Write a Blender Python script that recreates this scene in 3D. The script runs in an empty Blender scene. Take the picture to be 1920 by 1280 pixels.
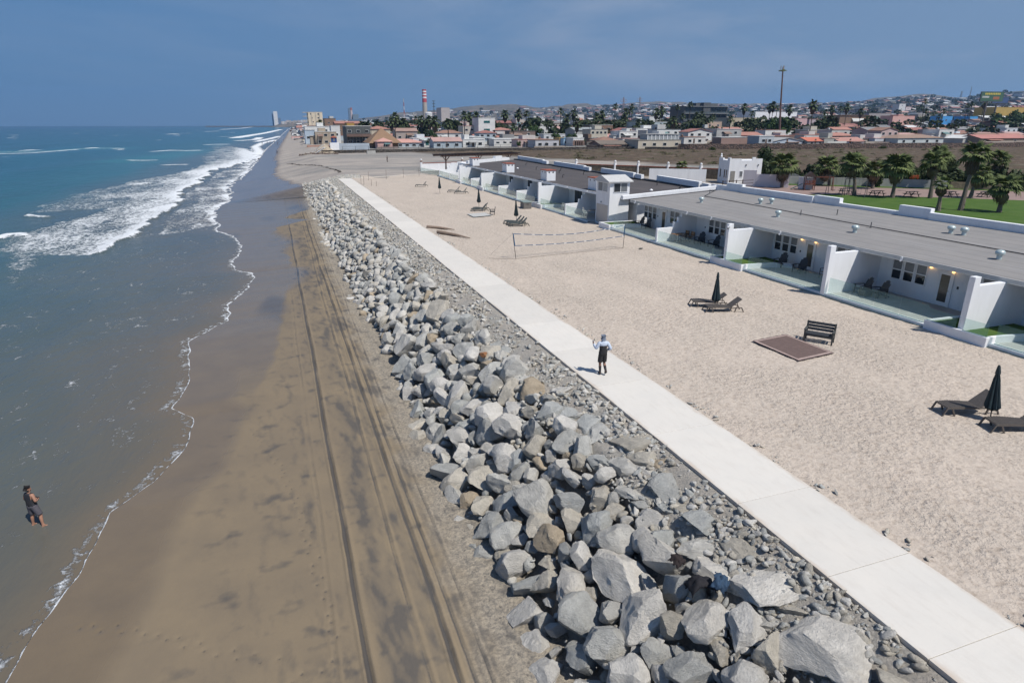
import bpy, bmesh, math, random
import numpy as np
from mathutils import Vector, Matrix, noise as mnoise
R = math.radians
rnd = random.Random(7)
scene = bpy.context.scene
col = scene.collection

# ------------------------------------------------------------------ camera
cam_data = bpy.data.cameras.new('camera')
cam_data.sensor_width = 36.0
cam_data.lens = 22.12
cam_data.clip_start = 0.5
cam_data.clip_end = 60000
cam = bpy.data.objects.new('camera', cam_data)
cam.location = (0, 0, 10)
cam.rotation_euler = (R(90 - 18.99), 0, R(-19.87))
col.objects.link(cam)
scene.camera = cam

# ------------------------------------------------------------------ world, sun, exposure
SUN_EL, SUN_TO = 57.0, (0.49, -0.87)          # elevation; horizontal direction towards the sun (x, y)
world = bpy.data.worlds.new('World')
scene.world = world
world.use_nodes = True
wt = world.node_tree
wt.nodes.clear()
w_out = wt.nodes.new('ShaderNodeOutputWorld')
w_bg = wt.nodes.new('ShaderNodeBackground')
w_sky = wt.nodes.new('ShaderNodeTexSky')
w_sky.sky_type = 'NISHITA'
w_sky.sun_disc = False
w_sky.sun_elevation = R(SUN_EL)
w_sky.sun_rotation = math.atan2(SUN_TO[0], SUN_TO[1])
w_sky.altitude = 0
w_sky.air_density = 1.0
w_sky.dust_density = 0.2
w_sky.ozone_density = 3.2
w_bg.inputs['Strength'].default_value = 0.085
# thin high veil of cloud, mostly inland (to the right)
w_geo = wt.nodes.new('ShaderNodeTexCoord')
w_map = wt.nodes.new('ShaderNodeMapping')
w_map.inputs['Scale'].default_value = (1.0, 1.6, 6.0)
w_noise = wt.nodes.new('ShaderNodeTexNoise')
w_noise.inputs['Scale'].default_value = 1.5
w_noise.inputs['Detail'].default_value = 7
w_noise.inputs['Roughness'].default_value = 0.58
w_noise.inputs['Distortion'].default_value = 0.4
w_ramp = wt.nodes.new('ShaderNodeMapRange')
w_ramp.inputs['From Min'].default_value = 0.44
w_ramp.inputs['From Max'].default_value = 0.64
w_ramp.inputs['To Min'].default_value = 0.0
w_ramp.inputs['To Max'].default_value = 0.80
w_sep = wt.nodes.new('ShaderNodeSeparateXYZ')
w_side = wt.nodes.new('ShaderNodeMapRange')
w_side.inputs['From Min'].default_value = -0.15
w_side.inputs['From Max'].default_value = 0.75
w_side.inputs['To Min'].default_value = 0.30
w_side.inputs['To Max'].default_value = 1.0
w_mul = wt.nodes.new('ShaderNodeMath')
w_mul.operation = 'MULTIPLY'
w_mix = wt.nodes.new('ShaderNodeMix')
w_mix.data_type = 'RGBA'
w_tint = wt.nodes.new('ShaderNodeMix')
w_tint.data_type = 'RGBA'
w_tint.blend_type = 'MULTIPLY'
w_tint.inputs[0].default_value = 1.0
w_tint.inputs[7].default_value = (0.66, 0.82, 1.0, 1)
L = wt.links.new
L(w_geo.outputs['Generated'], w_map.inputs['Vector'])
L(w_map.outputs[0], w_noise.inputs['Vector'])
L(w_noise.outputs[0], w_ramp.inputs['Value'])
L(w_geo.outputs['Generated'], w_sep.inputs[0])
L(w_sep.outputs['X'], w_side.inputs['Value'])
L(w_ramp.outputs[0], w_mul.inputs[0])
L(w_side.outputs[0], w_mul.inputs[1])
L(w_sky.outputs[0], w_tint.inputs[6])
# blue-grey marine haze bank that fills the low sky, paler inland
w_bankc = wt.nodes.new('ShaderNodeMix'); w_bankc.data_type = 'RGBA'
w_bankc.inputs[6].default_value = (0.98, 2.35, 4.75, 1)
w_bankc.inputs[7].default_value = (2.3, 3.45, 5.35, 1)
w_inl = wt.nodes.new('ShaderNodeMapRange')
for _k, _v in zip(('From Min', 'From Max', 'To Min', 'To Max'), (-0.3, 0.8, 0.0, 1.0)): w_inl.inputs[_k].default_value = _v
w_elev = wt.nodes.new('ShaderNodeMapRange'); w_elev.interpolation_type = 'SMOOTHSTEP'
for _k, _v in zip(('From Min', 'From Max', 'To Min', 'To Max'), (0.06, 0.55, 0.88, 0.0)): w_elev.inputs[_k].default_value = _v
w_bank = wt.nodes.new('ShaderNodeMix'); w_bank.data_type = 'RGBA'
L(w_sep.outputs['X'], w_inl.inputs['Value']); L(w_inl.outputs[0], w_bankc.inputs[0])
L(w_sep.outputs['Z'], w_elev.inputs['Value']); L(w_elev.outputs[0], w_bank.inputs[0])
L(w_tint.outputs[2], w_bank.inputs[6]); L(w_bankc.outputs[2], w_bank.inputs[7])
L(w_bank.outputs[2], w_mix.inputs[6])
L(w_mul.outputs[0], w_mix.inputs[0])
w_mix.inputs[7].default_value = (3.9, 4.7, 6.2, 1)
L(w_mix.outputs[2], w_bg.inputs['Color'])
L(w_bg.outputs[0], w_out.inputs['Surface'])

sun_data = bpy.data.lights.new('sun', 'SUN')
sun_data.energy = 4.6
sun_data.angle = R(0.6)
sun_data.color = (1.0, 0.955, 0.89)
sun = bpy.data.objects.new('sun', sun_data)
sd = Vector((SUN_TO[0] * math.cos(R(SUN_EL)), SUN_TO[1] * math.cos(R(SUN_EL)), math.sin(R(SUN_EL))))
sun.rotation_euler = sd.to_track_quat('Z', 'Y').to_euler()
sun.location = (0, -30, 60)
col.objects.link(sun)

vs = scene.view_settings
scene.display_settings.display_device = 'sRGB'
vs.view_transform = 'Standard'
vs.look = 'None'
vs.exposure = 0.0
vs.gamma = 1.0
vs.use_curve_mapping = False
scene.render.engine = 'CYCLES'
scene.cycles.max_bounces = 6
scene.cycles.diffuse_bounces = 3
scene.cycles.glossy_bounces = 3
scene.cycles.transmission_bounces = 4
scene.cycles.transparent_max_bounces = 12
scene.cycles.volume_bounces = 0
scene.cycles.use_denoising = True

# ------------------------------------------------------------------ tagging, linking
def tag(o, label=None, cat=None, group=None, kind=None):
    if label: o['label'] = label
    if cat: o['category'] = cat
    if group: o['group'] = group
    if kind: o['kind'] = kind
    return o

def empty(name, loc=(0, 0, 0), rz=0.0, label=None, cat=None, group=None, kind=None):
    o = bpy.data.objects.new(name, None)
    o.location = loc
    o.rotation_euler = (0, 0, rz)
    o.empty_display_size = 0.3
    col.objects.link(o)
    return tag(o, label, cat, group, kind)

def copy_tree(o, parent=None):
    c = o.copy()
    col.objects.link(c)
    c.parent = parent
    for ch in list(o.children):
        copy_tree(ch, c)
    return c

def relabel(o, label, group=None):
    o['label'] = label
    if group: o['group'] = group
    return o

class MB:
    """collects simple solids into one mesh"""
    def __init__(s):
        s.v, s.f, s.m = [], [], []
    def add(s, vs, fs, mi=0):
        b = len(s.v)
        s.v.extend(vs)
        for f in fs:
            s.f.append(tuple(b + i for i in f)); s.m.append(mi)
    def box(s, x0, x1, y0, y1, z0, z1, mi=0):
        vs = [(x0, y0, z0), (x1, y0, z0), (x1, y1, z0), (x0, y1, z0), (x0, y0, z1), (x1, y0, z1), (x1, y1, z1), (x0, y1, z1)]
        s.add(vs, [(0, 3, 2, 1), (4, 5, 6, 7), (0, 1, 5, 4), (1, 2, 6, 5), (2, 3, 7, 6), (3, 0, 4, 7)], mi)
        return s
    def obox(s, c, size, rot=(0, 0, 0), mi=0):
        m = Matrix.Rotation(rot[2], 3, 'Z') @ Matrix.Rotation(rot[1], 3, 'Y') @ Matrix.Rotation(rot[0], 3, 'X')
        hx, hy, hz = size[0] / 2, size[1] / 2, size[2] / 2
        vs = [tuple(m @ Vector(p) + Vector(c)) for p in ((-hx, -hy, -hz), (hx, -hy, -hz), (hx, hy, -hz), (-hx, hy, -hz), (-hx, -hy, hz), (hx, -hy, hz), (hx, hy, hz), (-hx, hy, hz))]
        s.add(vs, [(0, 3, 2, 1), (4, 5, 6, 7), (0, 1, 5, 4), (1, 2, 6, 5), (2, 3, 7, 6), (3, 0, 4, 7)], mi)
        return s
    def bar(s, p, q, w, h=None, mi=0):
        p, q = Vector(p), Vector(q); h = h or w
        d = (q - p); ln = d.length; d.normalize()
        up = Vector((0, 0, 1)) if abs(d.z) < 0.95 else Vector((0, 1, 0))
        a = d.cross(up).normalized() * (w / 2); b = a.normalized().cross(d) * (h / 2)
        vs = [tuple(e + i * a + j * b) for e in (p, q) for i, j in ((-1, -1), (1, -1), (1, 1), (-1, 1))]
        s.add(vs, [(0, 1, 2, 3), (7, 6, 5, 4), (0, 4, 5, 1), (1, 5, 6, 2), (2, 6, 7, 3), (3, 7, 4, 0)], mi)
        return s
    def tube(s, pts, rad, n=8, mi=0, cap=True):
        pts = [Vector(p) for p in pts]
        rad = rad if isinstance(rad, (list, tuple)) else [rad] * len(pts)
        base = len(s.v); prev = None
        for i, p in enumerate(pts):
            d = (pts[min(i + 1, len(pts) - 1)] - pts[max(i - 1, 0)]).normalized()
            ref = prev if prev is not None else (Vector((0, 0, 1)) if abs(d.z) < 0.9 else Vector((1, 0, 0)))
            a = d.cross(ref)
            if a.length < 1e-5: a = d.cross(Vector((0, 1, 0)))
            a.normalize(); b = a.cross(d).normalized(); prev = b
            # keep frame steady
            for k in range(n):
                t = 2 * math.pi * k / n
                s.v.append(tuple(p + rad[i] * (math.cos(t) * a + math.sin(t) * b)))
        for i in range(len(pts) - 1):
            for k in range(n):
                k2 = (k + 1) % n
                s.f.append((base + i * n + k, base + i * n + k2, base + (i + 1) * n + k2, base + (i + 1) * n + k)); s.m.append(mi)
        if cap:
            s.f.append(tuple(base + k for k in range(n))[::-1]); s.m.append(mi)
            s.f.append(tuple(base + (len(pts) - 1) * n + k for k in range(n))); s.m.append(mi)
        return s
    def lathe(s, prof, c=(0, 0, 0), n=16, mi=0):
        base = len(s.v)
        for r_, z in prof:
            for k in range(n):
                t = 2 * math.pi * k / n
                s.v.append((c[0] + r_ * math.cos(t), c[1] + r_ * math.sin(t), c[2] + z))
        for i in range(len(prof) - 1):
            for k in range(n):
                k2 = (k + 1) % n
                s.f.append((base + i * n + k, base + i * n + k2, base + (i + 1) * n + k2, base + (i + 1) * n + k)); s.m.append(mi)
        s.f.append(tuple(base + k for k in range(n))[::-1]); s.m.append(mi)
        s.f.append(tuple(base + (len(prof) - 1) * n + k for k in range(n))); s.m.append(mi)
        return s
    def prism(s, poly, lo, hi, axis='z', mi=0):
        """poly in the two other axes, extruded from lo to hi along axis"""
        def P(a, b, c):
            return {'z': (a, b, c), 'y': (a, c, b), 'x': (c, a, b)}[axis]
        n = len(poly)
        vs = [P(a, b, lo) for a, b in poly] + [P(a, b, hi) for a, b in poly]
        fs = [tuple(range(n))[::-1], tuple(range(n, 2 * n))] + [(i, (i + 1) % n, n + (i + 1) % n, n + i) for i in range(n)]
        s.add(vs, fs, mi)
        return s
    def mesh(s, name, mats, smooth=False):
        me = bpy.data.meshes.new(name)
        me.from_pydata(s.v, [], s.f)
        for m in (mats if isinstance(mats, (list, tuple)) else [mats]): me.materials.append(m)
        if len(me.materials) > 1: me.polygons.foreach_set('material_index', s.m)
        bm = bmesh.new(); bm.from_mesh(me); bmesh.ops.recalc_face_normals(bm, faces=bm.faces); bm.to_mesh(me); bm.free()
        if smooth:
            me.polygons.foreach_set('use_smooth', [True] * len(me.polygons))
            try: me.set_sharp_from_angle(angle=R(40))
            except Exception: pass
        me.update()
        return me
    def build(s, name, mats, parent=None, smooth=False, bevel=0.0, loc=None):
        o = bpy.data.objects.new(name, s.mesh(name, mats, smooth))
        col.objects.link(o)
        o.parent = parent
        if loc: o.location = loc
        if bevel:
            b = o.modifiers.new('bevel', 'BEVEL'); b.width = bevel; b.segments = 2; b.limit_method = 'ANGLE'
        return o

def link_mesh(name, me, parent=None, loc=None, rot=None, scale=None):
    o = bpy.data.objects.new(name, me)
    col.objects.link(o)
    o.parent = parent
    if loc is not None: o.location = loc
    if rot is not None: o.rotation_euler = rot
    if scale is not None: o.scale = scale
    return o

def np_mesh(name, V, F, mats, smooth=False, attrs=None):
    """V (n,3), F (m,k) arrays -> mesh, fast; attrs {name: (n,3)} as point colours"""
    me = bpy.data.meshes.new(name)
    V = np.asarray(V, dtype=np.float32); F = np.asarray(F, dtype=np.int32)
    m, k = F.shape
    me.vertices.add(len(V)); me.vertices.foreach_set('co', V.ravel())
    me.loops.add(m * k); me.loops.foreach_set('vertex_index', F.ravel())
    me.polygons.add(m)
    me.polygons.foreach_set('loop_start', np.arange(0, m * k, k, dtype=np.int32))
    me.polygons.foreach_set('loop_total', np.full(m, k, dtype=np.int32))
    if smooth: me.polygons.foreach_set('use_smooth', np.ones(m, dtype=bool))
    for mt in (mats if isinstance(mats, (list, tuple)) else [mats]): me.materials.append(mt)
    if attrs:
        for an, a in attrs.items():
            at_ = me.color_attributes.new(an, 'FLOAT_COLOR', 'POINT')
            c4 = np.ones((len(V), 4), dtype=np.float32); c4[:, :a.shape[1]] = a
            at_.data.foreach_set('color', c4.ravel())
    me.update(calc_edges=True)
    return me

def grid_faces(nr, nc):
    i = np.arange(nr - 1)[:, None] * nc + np.arange(nc - 1)[None, :]
    i = i.ravel()
    return np.stack([i, i + 1, i + nc + 1, i + nc], axis=1)

# ------------------------------------------------------------------ numpy noise
_rs = np.random.RandomState(11)
_perm = _rs.permutation(256).astype(np.int64)
_grad = _rs.uniform(0, 2 * np.pi, 256)
_gx, _gy = np.cos(_grad), np.sin(_grad)
def perlin(x, y):
    x = np.asarray(x, dtype=np.float64); y = np.asarray(y, dtype=np.float64)
    xi = np.floor(x).astype(np.int64); yi = np.floor(y).astype(np.int64)
    xf, yf = x - xi, y - yi
    u = xf * xf * xf * (xf * (xf * 6 - 15) + 10); v = yf * yf * yf * (yf * (yf * 6 - 15) + 10)
    def g(a, b, dx, dy):
        h = _perm[(_perm[a & 255] + b) & 255]
        return _gx[h] * dx + _gy[h] * dy
    n00 = g(xi, yi, xf, yf); n10 = g(xi + 1, yi, xf - 1, yf)
    n01 = g(xi, yi + 1, xf, yf - 1); n11 = g(xi + 1, yi + 1, xf - 1, yf - 1)
    a = n00 + u * (n10 - n00); b = n01 + u * (n11 - n01)
    return (a + v * (b - a)) * 1.4
def fbm(x, y, o=4, g=0.5, l=2.03):
    r = 0; a = 1.0; t = 0
    for i in range(o):
        r = r + a * perlin(x + 17.3 * i, y - 9.1 * i); t += a
        a *= g; x = x * l; y = y * l
    return r / t * 1.5
def sstep(a, b, x):
    t = np.clip((x - a) / (b - a), 0, 1)
    return t * t * (3 - 2 * t)

# ------------------------------------------------------------------ materials
def nodes_of(name):
    m = bpy.data.materials.new(name)
    m.use_nodes = True
    nt = m.node_tree
    return m, nt, nt.nodes['Principled BSDF'], nt.links.new

def tex_noise(nt, scale, detail=4, rough=0.55, vec=None, dist=0.0):
    n = nt.nodes.new('ShaderNodeTexNoise')
    n.inputs['Scale'].default_value = scale
    n.inputs['Detail'].default_value = detail
    n.inputs['Roughness'].default_value = rough
    n.inputs['Distortion'].default_value = dist
    if vec is not None: nt.links.new(vec, n.inputs['Vector'])
    return n

def rng(nt, src, a, b, c, d, smooth=False):
    n = nt.nodes.new('ShaderNodeMapRange')
    if smooth: n.interpolation_type = 'SMOOTHSTEP'
    for k, v in zip(('From Min', 'From Max', 'To Min', 'To Max'), (a, b, c, d)): n.inputs[k].default_value = v
    nt.links.new(src, n.inputs['Value'])
    return n.outputs[0]

def mixc(nt, fac, a, b, blend='MIX'):
    n = nt.nodes.new('ShaderNodeMix'); n.data_type = 'RGBA'; n.blend_type = blend
    if isinstance(fac, float) or isinstance(fac, int): n.inputs[0].default_value = fac
    else: nt.links.new(fac, n.inputs[0])
    for s, i in ((a, 6), (b, 7)):
        if isinstance(s, tuple): n.inputs[i].default_value = (*s[:3], 1)
        else: nt.links.new(s, n.inputs[i])
    return n.outputs[2]

def mth(nt, op, a, b=None):
    n = nt.nodes.new('ShaderNodeMath'); n.operation = op
    for s, i in ((a, 0), (b, 1)):
        if s is None: continue
        if isinstance(s, (int, float)): n.inputs[i].default_value = s
        else: nt.links.new(s, n.inputs[i])
    return n.outputs[0]

def bump(nt, bsdf, h, dist, strength=1.0, prev=None):
    b = nt.nodes.new('ShaderNodeBump')
    b.inputs['Strength'].default_value = strength
    b.inputs['Distance'].default_value = dist
    nt.links.new(h, b.inputs['Height'])
    if prev is not None: nt.links.new(prev, b.inputs['Normal'])
    nt.links.new(b.outputs[0], bsdf.inputs['Normal'])
    return b.outputs[0]

def objco(nt):
    return nt.nodes.new('ShaderNodeTexCoord').outputs['Object']
def worldco(nt):
    return nt.nodes.new('ShaderNodeNewGeometry').outputs['Position']

def mapv(nt, vec, scale):
    n = nt.nodes.new('ShaderNodeMapping'); n.inputs['Scale'].default_value = scale
    nt.links.new(vec, n.inputs['Vector'])
    return n.outputs[0]

_mats = {}
def simple(name, c, rough=0.6, var=0.12, scale=3.0, bmp=0.0, bscale=40.0, metal=0.0, spec=0.5, dirt=0.0, dirtc=(0.12, 0.1, 0.08), stretch=None):
    if name in _mats: return _mats[name]
    m, nt, b, L = nodes_of(name)
    v = worldco(nt)
    if stretch: v = mapv(nt, v, stretch)
    n = tex_noise(nt, scale, 5, 0.6, v)
    f = rng(nt, n.outputs[0], 0.3, 0.7, 1 - var, 1 + var)
    cc = nt.nodes.new('ShaderNodeVectorMath'); cc.operation = 'SCALE'
    cc.inputs[0].default_value = c; L(f, cc.inputs['Scale'])
    outc = cc.outputs[0]
    if dirt > 0:
        n2 = tex_noise(nt, scale * 0.45, 6, 0.65, v)
        outc = mixc(nt, rng(nt, n2.outputs[0], 0.5, 0.75, 0, dirt), outc, dirtc)
    L(outc, b.inputs['Base Color'])
    b.inputs['Roughness'].default_value = rough
    b.inputs['Metallic'].default_value = metal
    b.inputs['Specular IOR Level'].default_value = spec
    if bmp > 0:
        n3 = tex_noise(nt, bscale, 4, 0.6, v)
        bump(nt, b, n3.outputs[0], bmp)
    _mats[name] = m
    return m

white_wall = simple('white_stucco', (0.78, 0.79, 0.80), 0.75, 0.05, 0.9, 0.006, 18, dirt=0.22, dirtc=(0.50, 0.485, 0.46), stretch=(1.6, 1.6, 0.35))
white_trim = simple('white_trim', (0.80, 0.80, 0.80), 0.5, 0.03, 2)
white_curb = simple('white_kerb_paint', (0.72, 0.75, 0.76), 0.7, 0.06, 2, dirt=0.25, dirtc=(0.42, 0.42, 0.40))
dark_glass = simple('window_glass_dark', (0.022, 0.028, 0.033), 0.08, 0.2, 0.7, spec=0.6)
curtain_m = simple('window_blind', (0.16, 0.17, 0.18), 0.35, 0.15, 3, spec=0.6)
door_glass = simple('door_glass', (0.10, 0.085, 0.07), 0.10, 0.3, 0.6)
black_metal = simple('dark_metal', (0.03, 0.03, 0.032), 0.45, 0.1, 5)
grey_metal = simple('grey_metal', (0.35, 0.37, 0.38), 0.4, 0.08, 5, metal=0.6)
wood_dark = simple('dark_brown_wood', (0.055, 0.030, 0.022), 0.6, 0.25, 6, 0.003, 40, stretch=(1, 1, 0.2))
drift_wood = simple('driftwood', (0.27, 0.20, 0.15), 0.8, 0.35, 4, 0.02, 14, stretch=(1, 3, 3))
patio = simple('patio_concrete', (0.42, 0.41, 0.38), 0.75, 0.12, 1.5, 0.003, 30, dirt=0.3, dirtc=(0.2, 0.19, 0.17))
tar = simple('black_tar_band', (0.03, 0.035, 0.04), 0.6, 0.3, 3, 0.02, 8)
# ------------------------------------------------------------------ ground materials
def sand_material():
    m, nt, b, L = nodes_of('dry_sand')
    v = worldco(nt)
    n1 = tex_noise(nt, 0.22, 4, 0.6, v)
    n2 = tex_noise(nt, 3.2, 4, 0.65, v)
    n3 = tex_noise(nt, 90, 3, 0.7, v)
    c = mixc(nt, rng(nt, n1.outputs[0], 0.35, 0.65, 0, 1), (0.55, 0.475, 0.40), (0.515, 0.45, 0.38))
    c = mixc(nt, rng(nt, n2.outputs[0], 0.42, 0.72, 0, 0.40), c, (0.335, 0.275, 0.225))
    n7 = tex_noise(nt, 5.5, 3, 0.55, v)
    n8 = tex_noise(nt, 16, 4, 0.6, v)
    c = mixc(nt, rng(nt, n7.outputs[0], 0.47, 0.30, 0, 0.55), c, (0.30, 0.24, 0.19))  # painted shade: hollows of the dimple bump below are darkened in the colour
    c = mixc(nt, rng(nt, n8.outputs[0], 0.56, 0.72, 0, 0.5), c, (0.27, 0.22, 0.175))
    c = mixc(nt, rng(nt, n3.outputs[0], 0.56, 0.75, 0, 0.35), c, (0.16, 0.13, 0.11))
    L(c, b.inputs['Base Color'])
    b.inputs['Roughness'].default_value = 0.95
    b.inputs['Specular IOR Level'].default_value = 0.15
    # trodden sand: dimples of footprints
    vo = nt.nodes.new('ShaderNodeTexVoronoi'); vo.inputs['Scale'].default_value = 2.6; vo.inputs['Randomness'].default_value = 1.0
    w = tex_noise(nt, 1.4, 3, 0.6, v)
    vd = nt.nodes.new('ShaderNodeVectorMath'); vd.operation = 'ADD'
    sc = nt.nodes.new('ShaderNodeVectorMath'); sc.operation = 'SCALE'; sc.inputs['Scale'].default_value = 0.9
    L(w.outputs['Color'], sc.inputs[0]); L(v, vd.inputs[0]); L(sc.outputs[0], vd.inputs[1])
    L(vd.outputs[0], vo.inputs['Vector'])
    pit = rng(nt, vo.outputs['Distance'], 0.0, 0.5, 0.0, 1.0, True)
    n4 = tex_noise(nt, 7.0, 5, 0.65, v)
    h = mth(nt, 'ADD', mth(nt, 'MULTIPLY', n8.outputs[0], 0.35), mth(nt, 'MULTIPLY', n7.outputs[0], 1.2))
    big = tex_noise(nt, 0.35, 5, 0.6, mapv(nt, v, (1.0, 0.45, 1)), 0.5)
    h = mth(nt, 'MULTIPLY', h, rng(nt, big.outputs[0], 0.36, 0.62, 0.35, 1.15))
    p = bump(nt, b, h, 0.10, 1.0)
    n5 = tex_noise(nt, 60, 3, 0.7, v)
    bump(nt, b, n5.outputs[0], 0.006, 1.0, p)
    return m
M_sand = sand_material()

def beach_material():
    """R dark mineral streaks, G wetness, B churned dry sand"""
    m, nt, b, L = nodes_of('tidal_sand')
    v = worldco(nt)
    a = nt.nodes.new('ShaderNodeVertexColor'); a.layer_name = 'Col'
    s = nt.nodes.new('ShaderNodeSeparateColor'); L(a.outputs['Color'], s.inputs[0])
    n1 = tex_noise(nt, 0.5, 4, 0.6, v)
    n2 = tex_noise(nt, 4.0, 7, 0.75, mapv(nt, v, (1.5, 0.7, 1)), 0.6)
    n3 = tex_noise(nt, 60, 3, 0.7, v)
    dry = mixc(nt, rng(nt, n1.outputs[0], 0.35, 0.65, 0, 1), (0.258, 0.203, 0.132), (0.226, 0.180, 0.122))
    churn = mixc(nt, rng(nt, tex_noise(nt, 8, 7, 0.8, v, 0.6).outputs[0], 0.42, 0.58, 0, 1), (0.42, 0.365, 0.285), (0.20, 0.185, 0.16))
    c = mixc(nt, s.outputs['Blue'], dry, churn)
    mask = mth(nt, 'ADD', s.outputs['Red'], mth(nt, 'MULTIPLY', mth(nt, 'SUBTRACT', n2.outputs[0], 0.5), 0.55))
    c = mixc(nt, rng(nt, mask, 0.02, 1.1, 0, 0.85), c, (0.085, 0.082, 0.08))
    fine = tex_noise(nt, 20, 6, 0.78, mapv(nt, v, (1.2, 0.8, 1)))
    tr = mth(nt, 'ADD', a.outputs['Alpha'], mth(nt, 'MULTIPLY', mth(nt, 'SUBTRACT', fine.outputs[0], 0.5), 0.9))
    c = mixc(nt, rng(nt, tr, 0.35, 0.80, 0, 0.85, True), c, (0.075, 0.072, 0.070))
    c = mixc(nt, rng(nt, n3.outputs[0], 0.5, 0.75, 0, 0.25), c, (0.10, 0.085, 0.07))
    wetc = mixc(nt, 1.0, c, (0.72, 0.70, 0.68), 'MULTIPLY')
    c = mixc(nt, s.outputs['Green'], c, wetc)
    L(c, b.inputs['Base Color'])
    L(rng(nt, s.outputs['Green'], 0, 1, 0.85, 0.17), b.inputs['Roughness'])
    L(rng(nt, s.outputs['Green'], 0, 1, 0.2, 0.55), b.inputs['Specular IOR Level'])
    n4 = tex_noise(nt, 14, 5, 0.7, v)
    h = mth(nt, 'MULTIPLY', n4.outputs[0], rng(nt, s.outputs['Blue'], 0, 1, 0.10, 1.0))
    p = bump(nt, b, h, 0.05)
    # faint wheel tread ribs are carried by a fine wave across the drive lines
    return m
M_beach = beach_material()

def north_material():
    """R grey shingly sand, G wet, B scrub vegetation"""
    m, nt, b, L = nodes_of('open_ground')
    v = worldco(nt)
    a = nt.nodes.new('ShaderNodeVertexColor'); a.layer_name = 'Col'
    s = nt.nodes.new('ShaderNodeSeparateColor'); L(a.outputs['Color'], s.inputs[0])
    n1 = tex_noise(nt, 0.12, 5, 0.6, mapv(nt, v, (1, 1.6, 1)))
    n2 = tex_noise(nt, 0.8, 5, 0.65, v)
    sand = mixc(nt, rng(nt, n1.outputs[0], 0.4, 0.62, 0, 1), (0.40, 0.355, 0.31), (0.30, 0.275, 0.25))
    grey = mixc(nt, rng(nt, n2.outputs[0], 0.4, 0.65, 0, 1), (0.27, 0.26, 0.24), (0.20, 0.195, 0.185))
    c = mixc(nt, s.outputs['Red'], sand, grey)
    scr = mixc(nt, rng(nt, n2.outputs[0], 0.35, 0.65, 0, 1), (0.085, 0.060, 0.040), (0.14, 0.102, 0.068))
    n5 = tex_noise(nt, 0.06, 4, 0.6, mapv(nt, v, (1, 2.5, 1)))
    scr = mixc(nt, rng(nt, n5.outputs[0], 0.56, 0.66, 0, 0.7), scr, (0.08, 0.095, 0.035))
    scr = mixc(nt, rng(nt, tex_noise(nt, 0.35, 6, 0.75, mapv(nt, v, (1, 2, 1))).outputs[0], 0.48, 0.60, 0, 0.75), scr, (0.045, 0.036, 0.026))
    scr = mixc(nt, rng(nt, tex_noise(nt, 0.11, 4, 0.6, mapv(nt, v, (1, 3, 1))).outputs[0], 0.58, 0.66, 0, 0.7), scr, (0.23, 0.19, 0.15))
    c = mixc(nt, s.outputs['Blue'], c, scr)
    wet = mixc(nt, 1.0, c, (0.52, 0.47, 0.43), 'MULTIPLY')
    c = mixc(nt, s.outputs['Green'], c, wet)
    L(c, b.inputs['Base Color'])
    L(rng(nt, s.outputs['Green'], 0, 1, 0.95, 0.16), b.inputs['Roughness'])
    b.inputs['Specular IOR Level'].default_value = 0.3
    n4 = tex_noise(nt, 1.3, 5, 0.7, v)
    bump(nt, b, mth(nt, 'MULTIPLY', n4.outputs[0], rng(nt, s.outputs['Green'], 0, 1, 1, 0.0)), 0.35)
    return m
M_north = north_material()

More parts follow.
